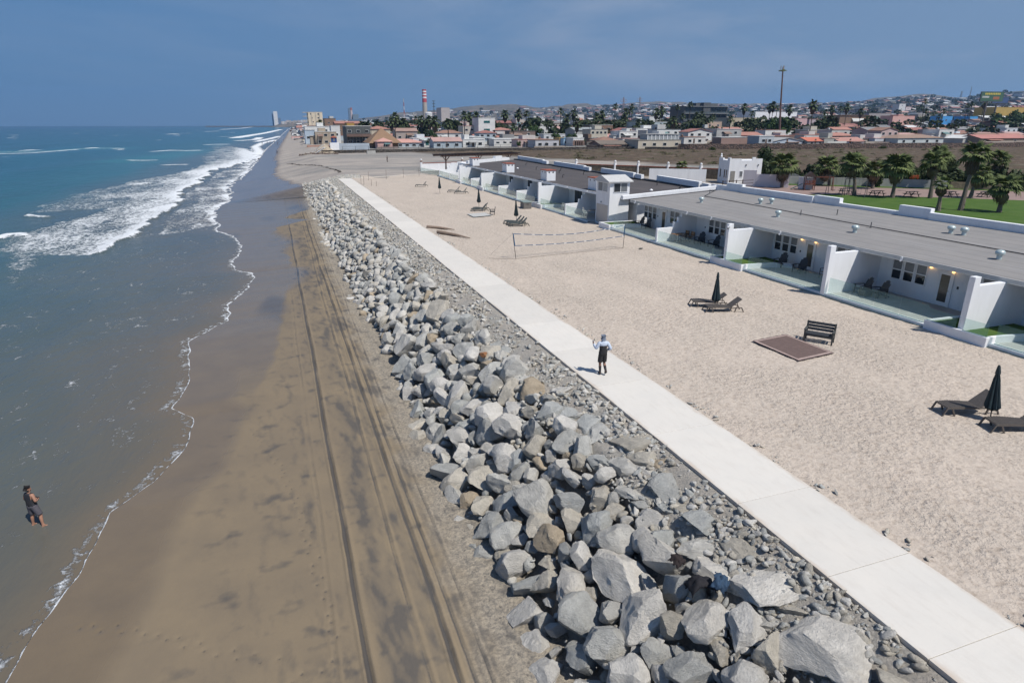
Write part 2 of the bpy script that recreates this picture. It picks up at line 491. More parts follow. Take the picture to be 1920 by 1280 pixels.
def water_material():
    """R foam density, G depth, B breaker turquoise"""
    m, nt, b, L = nodes_of('sea_water')
    v = worldco(nt)
    a = nt.nodes.new('ShaderNodeVertexColor'); a.layer_name = 'Col'
    s = nt.nodes.new('ShaderNodeSeparateColor'); L(a.outputs['Color'], s.inputs[0])
    r1 = nt.nodes.new('ShaderNodeValToRGB')
    e = r1.color_ramp.elements
    e[0].position = 0.0; e[0].color = (0.150, 0.122, 0.088, 1)
    e[1].position = 1.0; e[1].color = (0.004, 0.040, 0.080, 1)
    for p, c_ in ((0.12, (0.112, 0.108, 0.092, 1)), (0.30, (0.078, 0.108, 0.106, 1)), (0.50, (0.024, 0.115, 0.130, 1)), (0.75, (0.006, 0.085, 0.120, 1))):
        k = e.new(p); k.color = c_
    L(s.outputs['Green'], r1.inputs[0])
    patch = tex_noise(nt, 0.035, 4, 0.6, mapv(nt, v, (1.0, 0.6, 1)))
    base = mixc(nt, rng(nt, patch.outputs[0], 0.42, 0.66, 0, 0.45), r1.outputs[0], (0.020, 0.060, 0.075))
    base = mixc(nt, s.outputs['Blue'], base, (0.035, 0.21, 0.22))
    # lacy foam: two scales of stretched noise thresholded by density
    f1 = tex_noise(nt, 0.9, 8, 0.68, mapv(nt, v, (1.3, 0.75, 1)), 0.5)
    f2 = tex_noise(nt, 5.5, 6, 0.72, v, 0.8)
    vo = nt.nodes.new('ShaderNodeTexVoronoi'); vo.feature = 'DISTANCE_TO_EDGE'; vo.inputs['Scale'].default_value = 1.4
    ds = nt.nodes.new('ShaderNodeVectorMath'); ds.operation = 'ADD'
    sc = nt.nodes.new('ShaderNodeVectorMath'); sc.operation = 'SCALE'; sc.inputs['Scale'].default_value = 1.6
    L(f1.outputs['Color'], sc.inputs[0]); L(v, ds.inputs[0]); L(sc.outputs[0], ds.inputs[1]); L(ds.outputs[0], vo.inputs['Vector'])
    lace = rng(nt, vo.outputs['Distance'], 0.0, 0.22, 1.0, 0.0, True)
    t = mth(nt, 'ADD', mth(nt, 'MULTIPLY', rng(nt, f1.outputs[0], 0.28, 0.72, 0, 1), 0.45), mth(nt, 'MULTIPLY', lace, 0.22))
    t = mth(nt, 'ADD', t, mth(nt, 'MULTIPLY', rng(nt, f2.outputs[0], 0.3, 0.7, 0, 1), 0.33))
    d = mth(nt, 'SUBTRACT', mth(nt, 'ADD', t, s.outputs['Red']), 1.0)
    foam = rng(nt, d, -0.03, 0.26, 0, 1, True)
    c = mixc(nt, foam, base, (0.74, 0.77, 0.79))
    L(c, b.inputs['Base Color'])
    L(rng(nt, foam, 0, 1, 0.16, 0.8), b.inputs['Roughness'])
    b.inputs['IOR'].default_value = 1.33; b.inputs['Specular IOR Level'].default_value = 0.24
    w1 = tex_noise(nt, 2.4, 5, 0.62, mapv(nt, v, (1.0, 0.55, 1)))
    w2 = tex_noise(nt, 0.35, 4, 0.6, mapv(nt, v, (1.3, 0.5, 1)))
    amp = rng(nt, s.outputs['Green'], 0.0, 0.6, 0.16, 1.0)
    h = mth(nt, 'MULTIPLY', mth(nt, 'ADD', mth(nt, 'MULTIPLY', w1.outputs[0], 0.16), mth(nt, 'MULTIPLY', w2.outputs[0], 0.9)), amp)
    p = bump(nt, b, h, 0.9)
    bump(nt, b, mth(nt, 'MULTIPLY', foam, f2.outputs[0]), 0.12, 1.0, p)
    return m
M_water = water_material()

def concrete_material():
    m, nt, b, L = nodes_of('walkway_concrete')
    v = worldco(nt)
    oi = nt.nodes.new('ShaderNodeObjectInfo')
    n1 = tex_noise(nt, 0.7, 5, 0.6, v); n2 = tex_noise(nt, 25, 4, 0.7, v); n3 = tex_noise(nt, 2.2, 6, 0.7, mapv(nt, v, (2.5, 0.5, 1)))
    c = mixc(nt, rng(nt, n1.outputs[0], 0.3, 0.7, 0, 1), (0.66, 0.625, 0.565), (0.62, 0.595, 0.545))
    c = mixc(nt, rng(nt, n3.outputs[0], 0.5, 0.75, 0, 0.35), c, (0.50, 0.455, 0.40))
    c = mixc(nt, rng(nt, n2.outputs[0], 0.55, 0.8, 0, 0.25), c, (0.42, 0.41, 0.39))
    sx_ = nt.nodes.new('ShaderNodeSeparateXYZ'); L(v, sx_.inputs[0])
    edge = mth(nt, 'ABSOLUTE', mth(nt, 'SUBTRACT', sx_.outputs['X'], 12.36))
    drift = mth(nt, 'ADD', rng(nt, edge, 0.75, 1.32, -0.35, 0.30), mth(nt, 'MULTIPLY', tex_noise(nt, 1.6, 7, 0.72, mapv(nt, v, (1, 0.35, 1))).outputs[0], 1.0))
    c = mixc(nt, rng(nt, drift, 0.62, 0.85, 0, 0.8), c, (0.50, 0.42, 0.34))
    st = tex_noise(nt, 0.9, 6, 0.65, v, 1.2)
    c = mixc(nt, rng(nt, st.outputs[0], 0.50, 0.75, 0, 0.16), c, (0.46, 0.44, 0.41))
    c2 = nt.nodes.new('ShaderNodeVectorMath'); c2.operation = 'SCALE'
    L(c, c2.inputs[0]); L(rng(nt, oi.outputs['Random'], 0, 1, 0.94, 1.03), c2.inputs['Scale'])
    L(c2.outputs[0], b.inputs['Base Color']); b.inputs['Roughness'].default_value = 0.8
    b.inputs['Specular IOR Level'].default_value = 0.3
    bump(nt, b, n2.outputs[0], 0.002)
    return m
M_conc = concrete_material()

def rock_material(name, use_attr):
    m, nt, b, L = nodes_of(name)
    v = objco(nt)
    if use_attr:
        a = nt.nodes.new('ShaderNodeVertexColor'); a.layer_name = 'Col'; tint = a.outputs['Color']
    else:
        oi = nt.nodes.new('ShaderNodeObjectInfo'); tint = oi.outputs['Color']
    n1 = tex_noise(nt, 1.6, 7, 0.62, v, 0.3)
    n2 = tex_noise(nt, 9, 6, 0.7, mapv(nt, v, (1, 1, 2.2)))
    n3 = tex_noise(nt, 45, 4, 0.7, v)
    f = mth(nt, 'MULTIPLY', rng(nt, n1.outputs[0], 0.3, 0.7, 0.80, 1.16), rng(nt, n2.outputs[0], 0.3, 0.7, 0.84, 1.14))
    cs = nt.nodes.new('ShaderNodeVectorMath'); cs.operation = 'SCALE'
    L(tint, cs.inputs[0]); L(f, cs.inputs['Scale'])
    c = mixc(nt, rng(nt, tex_noise(nt, 1.1, 5, 0.6, v, 0.8).outputs[0], 0.56, 0.70, 0, 0.42), cs.outputs[0], (0.40, 0.35, 0.27))
    c = mixc(nt, rng(nt, n3.outputs[0], 0.58, 0.78, 0, 0.4), c, (0.13, 0.13, 0.125))
    L(c, b.inputs['Base Color']); b.inputs['Roughness'].default_value = 0.88
    b.inputs['Specular IOR Level'].default_value = 0.25
    h = mth(nt, 'ADD', mth(nt, 'MULTIPLY', n2.outputs[0], 0.8), mth(nt, 'MULTIPLY', n3.outputs[0], 0.25))
    bump(nt, b, h, 0.10)
    return m
M_rock = rock_material('boulder_stone', False)
M_rock_a = rock_material('boulder_stone_joined', True)

def rubble_bed_material():
    m, nt, b, L = nodes_of('rubble_bed')
    v = worldco(nt)
    n1 = tex_noise(nt, 1.1, 5, 0.65, v); n6 = tex_noise(nt, 13, 6, 0.75, v, 0.6)
    c = mixc(nt, rng(nt, n1.outputs[0], 0.35, 0.65, 0, 1), (0.42, 0.40, 0.36), (0.46, 0.41, 0.345))
    c = mixc(nt, rng(nt, n6.outputs[0], 0.46, 0.66, 0, 0.7), c, (0.21, 0.205, 0.19))
    L(c, b.inputs['Base Color']); b.inputs['Roughness'].default_value = 0.95
    bump(nt, b, n6.outputs[0], 0.10)
    return m
M_bed = rubble_bed_material()

def roof_material(name, c1, c2, seam, period, seamax, stain):
    m, nt, b, L = nodes_of(name)
    v = worldco(nt)
    n1 = tex_noise(nt, 0.5, 6, 0.65, v, 0.3); n2 = tex_noise(nt, 14, 4, 0.7, v)
    st = tex_noise(nt, 0.7, 5, 0.6, mapv(nt, v, (1.0, 0.12, 1)))
    c = mixc(nt, rng(nt, n1.outputs[0], 0.35, 0.68, 0, 1), c1, c2)
    c = mixc(nt, rng(nt, st.outputs[0], 0.52, 0.7, 0, 0.5), c, stain)
    w = nt.nodes.new('ShaderNodeTexWave'); w.wave_type = 'BANDS'; w.bands_direction = 'X'; w.wave_profile = 'SAW'
    w.inputs['Scale'].default_value = period; w.inputs['Distortion'].default_value = 0.25; w.inputs['Detail'].default_value = 1; w.inputs['Detail Scale'].default_value = 0.3
    L(v, w.inputs['Vector'])
    c = mixc(nt, rng(nt, w.outputs['Fac'], 0.0, 0.09, seamax, 0.0), c, seam)
    c = mixc(nt, rng(nt, n2.outputs[0], 0.5, 0.75, 0, 0.3), c, c1)
    L(c, b.inputs['Base Color']); b.inputs['Roughness'].default_value = 0.85
    b.inputs['Specular IOR Level'].default_value = 0.3
    bump(nt, b, mth(nt, 'ADD', mth(nt, 'MULTIPLY', w.outputs['Fac'], 1.0), mth(nt, 'MULTIPLY', n2.outputs[0], 0.3)), 0.008)
    return m
M_roof_s = roof_material('pale_grey_roofing', (0.275, 0.262, 0.25), (0.235, 0.228, 0.222), (0.115, 0.11, 0.105), 0.30, 0.75, (0.33, 0.325, 0.32))
M_roof_n = roof_material('dark_grey_roofing', (0.098, 0.088, 0.086), (0.075, 0.069, 0.070), (0.05, 0.046, 0.046), 0.30, 0.6, (0.14, 0.125, 0.12))

def lawn_material():
    m, nt, b, L = nodes_of('mown_lawn')
    v = worldco(nt)
    n1 = tex_noise(nt, 0.35, 5, 0.6, v); n2 = tex_noise(nt, 30, 4, 0.7, v)
    c = mixc(nt, rng(nt, n1.outputs[0], 0.35, 0.65, 0, 1), (0.055, 0.115, 0.018), (0.085, 0.145, 0.030))
    c = mixc(nt, rng(nt, tex_noise(nt, 1.6, 5, 0.7, v).outputs[0], 0.5, 0.7, 0, 0.45), c, (0.12, 0.14, 0.05))
    c = mixc(nt, rng(nt, n2.outputs[0], 0.45, 0.7, 0, 0.5), c, (0.03, 0.07, 0.012))
    L(c, b.inputs['Base Color']); b.inputs['Roughness'].default_value = 0.9; b.inputs['Specular IOR Level'].default_value = 0.2
    bump(nt, b, n2.outputs[0], 0.03)
    return m
M_lawn = lawn_material()
M_pave = simple('pinkish_paving', (0.27, 0.19, 0.165), 0.85, 0.12, 0.8, dirt=0.2, dirtc=(0.33, 0.27, 0.21))
M_yard = simple('yard_ground', (0.27, 0.235, 0.195), 0.95, 0.2, 0.2, dirt=0.3, dirtc=(0.16, 0.13, 0.1))

def town_ground_material():
    m, nt, b, L = nodes_of('town_ground')
    v = worldco(nt)
    n1 = tex_noise(nt, 0.02, 5, 0.6, v); n2 = tex_noise(nt, 0.12, 5, 0.7, v)
    c = mixc(nt, rng(nt, n1.outputs[0], 0.4, 0.6, 0, 1), (0.16, 0.14, 0.12), (0.10, 0.10, 0.075))
    c = mixc(nt, rng(nt, n2.outputs[0], 0.5, 0.62, 0, 0.8), c, (0.045, 0.06, 0.03))
    L(c, b.inputs['Base Color']); b.inputs['Roughness'].default_value = 0.95
    return m
M_town = town_ground_material()

def hill_material():
    m, nt, b, L = nodes_of('hill_scrub')
    v = worldco(nt)
    n1 = tex_noise(nt, 0.003, 6, 0.62, v, 0.6); n2 = tex_noise(nt, 0.016, 6, 0.7, v)
    c = mixc(nt, rng(nt, n1.outputs[0], 0.42, 0.58, 0, 1), (0.115, 0.095, 0.072), (0.19, 0.155, 0.12))
    c = mixc(nt, rng(nt, n2.outputs[0], 0.48, 0.62, 0, 0.8), c, (0.055, 0.06, 0.035))
    L(c, b.inputs['Base Color']); b.inputs['Roughness'].default_value = 0.95
    bump(nt, b, n2.outputs[0], 12)
    return m
M_hill = hill_material()

def glass_material():
    m = bpy.data.materials.new('clear_glass_panel')
    m.use_nodes = True
    nt = m.node_tree; nt.nodes.clear(); L = nt.links.new
    out = nt.nodes.new('ShaderNodeOutputMaterial')
    tr = nt.nodes.new('ShaderNodeBsdfTransparent'); tr.inputs[0].default_value = (0.90, 0.96, 0.95, 1)
    gl = nt.nodes.new('ShaderNodeBsdfGlossy'); gl.inputs['Roughness'].default_value = 0.03
    df = nt.nodes.new('ShaderNodeBsdfDiffuse'); df.inputs[0].default_value = (0.42, 0.62, 0.60, 1)
    lw = nt.nodes.new('ShaderNodeLayerWeight'); fr = nt.nodes.new('ShaderNodeMath'); fr.operation = 'POWER'; fr.inputs[1].default_value = 4.0; L(lw.outputs['Facing'], fr.inputs[0])
    m1 = nt.nodes.new('ShaderNodeMixShader'); m2 = nt.nodes.new('ShaderNodeMixShader')
    m1.inputs[0].default_value = 0.10
    L(tr.outputs[0], m1.inputs[1]); L(df.outputs[0], m1.inputs[2])
    L(fr.outputs[0], m2.inputs[0]); L(m1.outputs[0], m2.inputs[1]); L(gl.outputs[0], m2.inputs[2])
    L(m2.outputs[0], out.inputs['Surface'])
    return m
M_glass = glass_material()

def foliage(name, c, tip=None, trans=0.25):
    if name in _mats: return _mats[name]
    m, nt, b, L = nodes_of(name)
    v = worldco(nt)
    oi = nt.nodes.new('ShaderNodeObjectInfo')
    n = tex_noise(nt, 1.1, 4, 0.6, v)
    tip = tip or tuple(min(1, x * 1.7) for x in c)
    cc = mixc(nt, rng(nt, n.outputs[0], 0.35, 0.68, 0, 1), c, tip)
    s = nt.nodes.new('ShaderNodeVectorMath'); s.operation = 'SCALE'
    L(cc, s.inputs[0]); L(rng(nt, oi.outputs['Random'], 0, 1, 0.8, 1.2), s.inputs['Scale'])
    L(s.outputs[0], b.inputs['Base Color']); b.inputs['Roughness'].default_value = 0.7
    b.inputs['Specular IOR Level'].default_value = 0.25
    _mats[name] = m
    return m
G_palm = foliage('palm_leaf_green', (0.070, 0.098, 0.028), (0.15, 0.18, 0.065))
G_palm_far = foliage('palm_leaf_far', (0.034, 0.050, 0.022), (0.070, 0.092, 0.038))
G_dry = foliage('dead_palm_leaf', (0.13, 0.10, 0.065), (0.20, 0.16, 0.11))
G_tree = foliage('tree_leaf', (0.025, 0.050, 0.014), (0.055, 0.095, 0.025))
G_hedge = foliage('hedge_leaf', (0.022, 0.036, 0.014), (0.05, 0.07, 0.026))
G_scrub = foliage('scrub_leaf', (0.060, 0.060, 0.028), (0.10, 0.10, 0.045))
G_flower = foliage('orange_flower', (0.42, 0.09, 0.03), (0.55, 0.16, 0.06))
bark = simple('palm_trunk', (0.17, 0.14, 0.115), 0.9, 0.3, 3, 0.03, 8, stretch=(1, 1, 4))
bark_dark = simple('dark_trunk', (0.075, 0.060, 0.048), 0.9, 0.3, 1)
# ------------------------------------------------------------------ survey tables (metres)
FOAM_BIG = [(-25.32, 84.54), (-21.36, 82.78), (-19.64, 84.17), (-19.74, 90.11), (-18.98, 96.18), (-18.61, 103.92), (-18.81, 110.82), (-18.06, 119.04), (-17.9, 128.09), (-18.5, 139.91), (-19.96, 149.8), (-20.43, 165.97), (-18.82, 178.67), (-19.79, 194.63), (-18.23, 210.46), (-20.94, 225.69), (-15.56, 249.18), (-9.62, 287.26), (-6.58, 314.11), (-9.78, 369.08), (-15.86, 427.68), (-25.07, 483.09), (-36.08, 524.9), (-44.51, 527.94), (-33.84, 416.38), (-32.61, 345.37), (-25.96, 280.95), (-26.34, 238.27), (-29.03, 221.25), (-32.75, 207.18), (-36.32, 189.9), (-39.5, 171.51), (-42.06, 156.69), (-41.66, 140.03), (-39.3, 127.43), (-34.41, 129.34), (-29.75, 129.97), (-30.37, 118.76), (-32.26, 112.16), (-34.01, 102.54), (-33.28, 94.61), (-31.05, 87.61), (-29.31, 88.71)]
FOAM_SWASH = [(-9.12, 103.8), (-9.31, 109.86), (-10.8, 120.8), (-9.29, 136.58), (-9.29, 148.2), (-11.04, 162.58), (-11.05, 175.85), (-9.69, 190.98), (-8.11, 226.24), (-8.6, 249.85), (-6.58, 314.11), (-11.25, 275.64), (-15.22, 242.91), (-17.78, 210.3), (-17.82, 178.3), (-19.27, 160.27), (-18.69, 143.99), (-17.17, 127.01), (-17.56, 114.13), (-17.6, 104.09), (-15.76, 95.94), (-12.65, 97.19), (-9.95, 101.33)]
FOAM_MID = [(-33.28, 94.61), (-34.01, 102.54), (-32.26, 112.16), (-29.75, 129.97), (-23.36, 121.67), (-24.77, 109.45), (-19.22, 90.72), (-19.49, 83.44), (-25.13, 83.82), (-23.5, 72.06), (-23.38, 63.59)]
SKYLINE = [(-0.0206, -0.00142), (0.0081, 0.00214), (0.037, 0.0036), (0.0664, 0.00509), (0.104, 0.0088), (0.1423, 0.01256), (0.1749, 0.01781), (0.2124, 0.02087), (0.2494, 0.02393), (0.2676, 0.0262), (0.2874, 0.02846), (0.3151, 0.02998), (0.3428, 0.03111), (0.3627, 0.02925), (0.388, 0.02849), (0.4149, 0.02993), (0.4416, 0.03097), (0.4838, 0.03192), (0.5194, 0.03247), (0.5635, 0.03364), (0.6025, 0.03189), (0.6788, 0.02976), (0.7457, 0.03038), (0.7903, 0.03111), (0.8187, 0.03265), (0.84, 0.03489), (0.8692, 0.03656), (0.8813, 0.03789), (0.8932, 0.03887), (0.9042, 0.03799), (0.9181, 0.03549), (0.9301, 0.03368), (0.9414, 0.03404), (0.9557, 0.03732), (0.9701, 0.03873), (0.9943, 0.03921), (1.0322, 0.04259), (1.157, 0.04294)]
GIANTS = [(9.85, 7.7, 1.02), (9.83, 9.6, 0.68), (9.4, 10.7, 0.62), (7.6, 12.42, 0.75), (6.5, 13.1, 0.5), (8.67, 11.81, 0.62), (7.54, 10.93, 0.6), (8.37, 9.72, 0.56), (7.68, 9.1, 0.54), (6.57, 10.89, 0.56), (5.94, 11.23, 0.49), (7.87, 14.31, 0.53), (8.9, 8.9, 0.47), (10.33, 6.3, 0.45), (9.4, 6.3, 0.44), (7.07, 16.92, 0.83), (7.04, 20.08, 0.64), (8.19, 19.97, 0.64), (10.2, 14.02, 0.6), (10.1, 12.18, 0.55), (9.3, 14.7, 0.57), (8.98, 15.73, 0.5), (8.2, 16.6, 0.5), (7.3, 18.2, 0.47), (7.45, 22.88, 0.86), (6.2, 35.3, 1.0), (5.57, 33.6, 0.81), (8.3, 35.81, 1.0), (10.3, 10.9, 0.45), (7.84, 27.38, 0.75), (9.3, 23.53, 0.65), (10.0, 21.8, 0.6), (9.8, 18.0, 0.6), (5.64, 12.96, 0.38), (8.27, 8.1, 0.5), (6.84, 26.26, 0.7)]
SHORE = [(-20, -8.9), (10, -8.6), (17, -8.3), (18.8, -8.1), (20.8, -7.6), (24.6, -7.4), (26.4, -6.2), (29.2, -5.4), (32.6, -5.3), (34.2, -6.4), (37.5, -6.05), (42, -6.6), (45.7, -6.75), (47.3, -6.0),
         (50.2, -4.7), (55.1, -4.9), (60, -3.9), (64.7, -3.05), (67, -3.3), (69, -5.2), (72, -5.5), (83.6, -5.0), (90.2, -6.2), (97, -8.6), (103.8, -9.2), (120.8, -10.8), (136.6, -9.3), (150, -9.6), (175.9, -11.0),
         (200, -9.2), (226, -8.1), (300, -6.8), (424, -4.4), (700, 4), (1200, 18), (2160, 46), (3500, 90), (30000, 2200)]
_sy = np.array([p[0] for p in SHORE]); _sx = np.array([p[1] for p in SHORE])
def shore(y):
    y = np.asarray(y, dtype=float)
    return np.interp(y, _sy, _sx) + 0.16 * perlin(y * 0.7, y * 0 + 3.3) * np.clip(y / 40, .6, 3) + 0.35 * perlin(y * 0.16, y * 0 + 8.1) * np.clip(y / 60, 0.3, 3)
SEA = -4.0

def poly_sd(poly, X, Y):
    """signed distance to polygon, positive inside"""
    P = np.array(poly); n = len(P)
    d = np.full(X.shape, 1e9); inside = np.zeros(X.shape, bool)
    for i in range(n):
        ax, ay = P[i]; bx, by = P[(i + 1) % n]
        ex, ey = bx - ax, by - ay
        t = np.clip(((X - ax) * ex + (Y - ay) * ey) / (ex * ex + ey * ey + 1e-9), 0, 1)
        d = np.minimum(d, np.hypot(X - ax - t * ex, Y - ay - t * ey))
        cond = ((ay > Y) != (by > Y))
        xi = ax + (Y - ay) / (by - ay + 1e-12) * ex
        inside ^= cond & (X < xi)
    return np.where(inside, d, -d)
def line_d(pts, X, Y):
    d = np.full(X.shape, 1e9)
    for (ax, ay), (bx, by) in zip(pts[:-1], pts[1:]):
        ex, ey = bx - ax, by - ay
        t = np.clip(((X - ax) * ex + (Y - ay) * ey) / (ex * ex + ey * ey + 1e-9), 0, 1)
        d = np.minimum(d, np.hypot(X - ax - t * ex, Y - ay - t * ey))
    return d

def yrows(y0, ymin_step, rate, y1):
    ys = [y0]
    while ys[-1] < y1:
        ys.append(ys[-1] + max(ymin_step, rate * abs(ys[-1])))
    return np.array(ys)

# ------------------------------------------------------------------ tidal beach in front of the revetment
def beach_z(X, Y):
    return SEA + np.clip((X - shore(Y)) * 0.045, -1.2, 0.62)
def make_beach():
    ys = yrows(4, 0.055, 0.0042, 132)
    u = np.concatenate([np.linspace(0, 0.50, 120), np.linspace(0.5, 1, 260)[1:]])
    xs0 = shore(ys) - np.clip(0.05 * ys, 1, 6)
    X = xs0[:, None] + (7.6 - xs0[:, None]) * u[None, :]
    Y = np.repeat(ys[:, None], len(u), 1)
    Z = beach_z(X, Y)
    toe = 5.2 + 0.35 * np.sin(Y * 0.21) + 0.2 * np.sin(Y * 0.9)
    dark = np.zeros_like(X); track = np.zeros_like(X)
    # drive lines along the beach: (x at y=0, slope, width, depth)
    for x0, sl, w, dep, dk in ((0.80, 0.0, 0.070, 0.065, 1.25), (2.98, 0.002, 0.065, 0.055, 0.95), (3.36, 0.004, 0.045, 0.03, 0.8), (2.30, 0.005, 0.05, 0.025, 0.6), (3.85, 0.007, 0.04, 0.02, 0.55), (0.05, -0.003, 0.05, 0.015, 0.35)):
        xc = x0 + sl * (Y - 20) + 0.10 * perlin(Y * 0.10 + x0 * 7, Y * 0 + x0) + 0.012 * perlin(Y * 1.3, Y * 0 + x0 * 3)
        s = (X - xc) / w
        brk = np.clip(0.75 + 0.6 * perlin(Y * 0.35 + 5 * x0, X * 0 + 2.0), 0.15, 1.2)
        Z = Z - dep * np.exp(-s * s) * brk + dep * 0.7 * np.exp(-((np.abs(s) - 2.0) / 0.8) ** 2) * brk
        track = np.maximum(track, np.clip(dk * 1.15 * np.exp(-((s + 0.4) / 0.95) ** 2) * (0.35 + 0.8 * brk), 0, 1))
        dark = dark + 0.25 * dk * np.exp(-((s + 1.0) / 3.2) ** 2) * brk
        dark = dark - 0.5 * np.exp(-((np.abs(s) - 2.6) / 1.2) ** 2)
    # wind/wash drawn mineral streaks, in lobes beside the drive lines
    st = fbm(X * 0.9 + 0.3 * np.sin(Y * .4), Y * 0.26, 5) ; st2 = fbm(X * 3.0 + 0.4 * Y, Y * 0.8, 5)
    band = np.exp(-((X - 2.2) / 1.6) ** 2) * 0.95 + np.exp(-((X + 0.1) / 0.35) ** 2) * 0.6 + np.exp(-((X - 3.9) / 1.0) ** 2) * 0.5
    xt = 4.28 + 0.006 * (Y - 20) + 0.10 * perlin(Y * 0.08 + 31, Y * 0)
    tread = np.exp(-((X - xt) / 0.17) ** 4)
    Z = Z - 0.018 * tread + 0.012 * tread * np.sin(Y * 2 * np.pi / 0.20 + 3 * (X - xt)) * (Y < 40)
    track = np.maximum(track, 0.42 * tread * (0.8 + 0.3 * perlin(Y * .5, X * 0)))
    mid = sstep(0.9, 1.7, X + 0.3 * st) * (1 - sstep(3.7, 4.3, X + 0.3 * st))
    dark = dark + mid * (0.34 + 0.35 * st + 0.25 * st2) + np.clip(st * 1.6, 0, 1) * band * 0.55 * (0.8 + 0.7 * st2)
    dark = dark + np.clip(st2 * 1.4 - 0.15 + st * 0.7, 0, 1) * 0.5 * sstep(-5, -0.5, X)
    # a scatter of finer wisps near the water
    wisp = fbm(X * 0.8 + 0.9 * Y, Y * 0.9 - 0.5 * X, 4)
    dark = dark + np.clip(wisp * 1.9 - 0.55, 0, 1) * 0.9 * sstep(-6, -2.5, X)
    # footprints: two wandering trails near the camera, and a churned patch where they meet the drive line
    fr = random.Random(12)
    for pts in (((-5.8, 13.4), (-3.9, 13.4), (-2.6, 13.5), (-1.2, 13.8), (0.3, 14.0)), ((-6.9, 18.2), (-5.0, 17.2), (-3.0, 15.6), (-1.2, 14.4)), ((-2.5, 30), (-1.4, 26), (-0.6, 22), (-0.2, 18), (0.1, 14.5)), ((5.0, 34), (4.9, 28), (4.7, 22), (4.6, 16), (4.8, 11))):
        for (ax, ay), (bx, by) in zip(pts[:-1], pts[1:]):
            L_ = math.hypot(bx - ax, by - ay); n_ = max(1, int(L_ / 0.34))
            for q in range(n_):
                f_ = q / n_; nx, ny = -(by - ay) / L_, (bx - ax) / L_; sd_ = 0.09 * (1 if q % 2 else -1)
                fx_, fy_ = ax + (bx - ax) * f_ + nx * sd_ + fr.gauss(0, .04), ay + (by - ay) * f_ + ny * sd_ + fr.gauss(0, .04)
                i0, i1 = np.searchsorted(ys, [fy_ - .5, fy_ + .5])
                g_ = np.exp(-(((X[i0:i1] - fx_) / 0.075) ** 2 + ((Y[i0:i1] - fy_) / 0.085) ** 2))
                Z[i0:i1] -= 0.03 * g_; track[i0:i1] = np.maximum(track[i0:i1], 0.75 * g_)
    dark = dark + 0.8 * np.exp(-(((X - 0.1) / 0.8) ** 2 + ((Y - 13.6) / 0.7) ** 2)) * np.clip(0.6 + 1.5 * fbm(X * 3, Y * 3, 4), 0, 1)
    # wetness: sheet near the water, long runnels of standing water further up the beach
    sx = shore(Y)
    edge = 2.6 + 0.9 * perlin(Y * 0.15, Y * 0 + 1) + np.clip((Y - 30) * 0.06, 0, 3.0)
    wet = 1 - sstep(edge * 0.75, edge * 1.5, X - sx)
    upper = np.interp(Y, [0, 28, 40, 55, 68, 74, 78, 82, 95, 100, 104, 112, 131], [-4.0, -3.2, -1.2, -0.3, 0.6, 0.4, -1.2, -2.6, -0.6, 4.0, 0.2, 4.6, 5.0])
    upper = upper + 0.5 * perlin(Y * 0.35, X * 0 + 4.0)
    wet2 = (1 - sstep(-0.5, 0.35, X - upper)) * sstep(24, 42, Y)
    wet = np.maximum(wet, wet2)
    damp = 0.42 * (1 - sstep(0.0, 3.4, X - 0.2 + 0.7 * fbm(X * .3, Y * .3, 3)))
    wet = np.maximum(wet, damp)
    dark = dark * (1 - 0.8 * wet2)
    swirl = sstep(0.35, 0.75, fbm(X * 0.12 - 3, Y * 0.05 + 7, 3)) * wet2
    dark = dark + 0.75 * swirl
    churn = sstep(3.0, 4.6, X + 0.5 * fbm(X, Y * 0.7, 3)) * (0.9)
    Z = Z + churn * 0.03 * fbm(X * 3.2, Y * 3.2, 3)
    # scour hollows round the toe stones
    Z = Z + sstep(6.0, 7.6, X) * 0.9
    C = np.stack([np.clip(dark, 0, 1), np.clip(wet, 0, 1), np.clip(churn, 0, 1), track * (1 - 0.9 * wet2)], -1).reshape(-1, 4)
    me = np_mesh('tidal_beach', np.stack([X, Y, Z], -1).reshape(-1, 3), grid_faces(*X.shape), M_beach, True, {'Col': C})
    tag(link_mesh('tidal_beach', me), kind='structure')
make_beach()

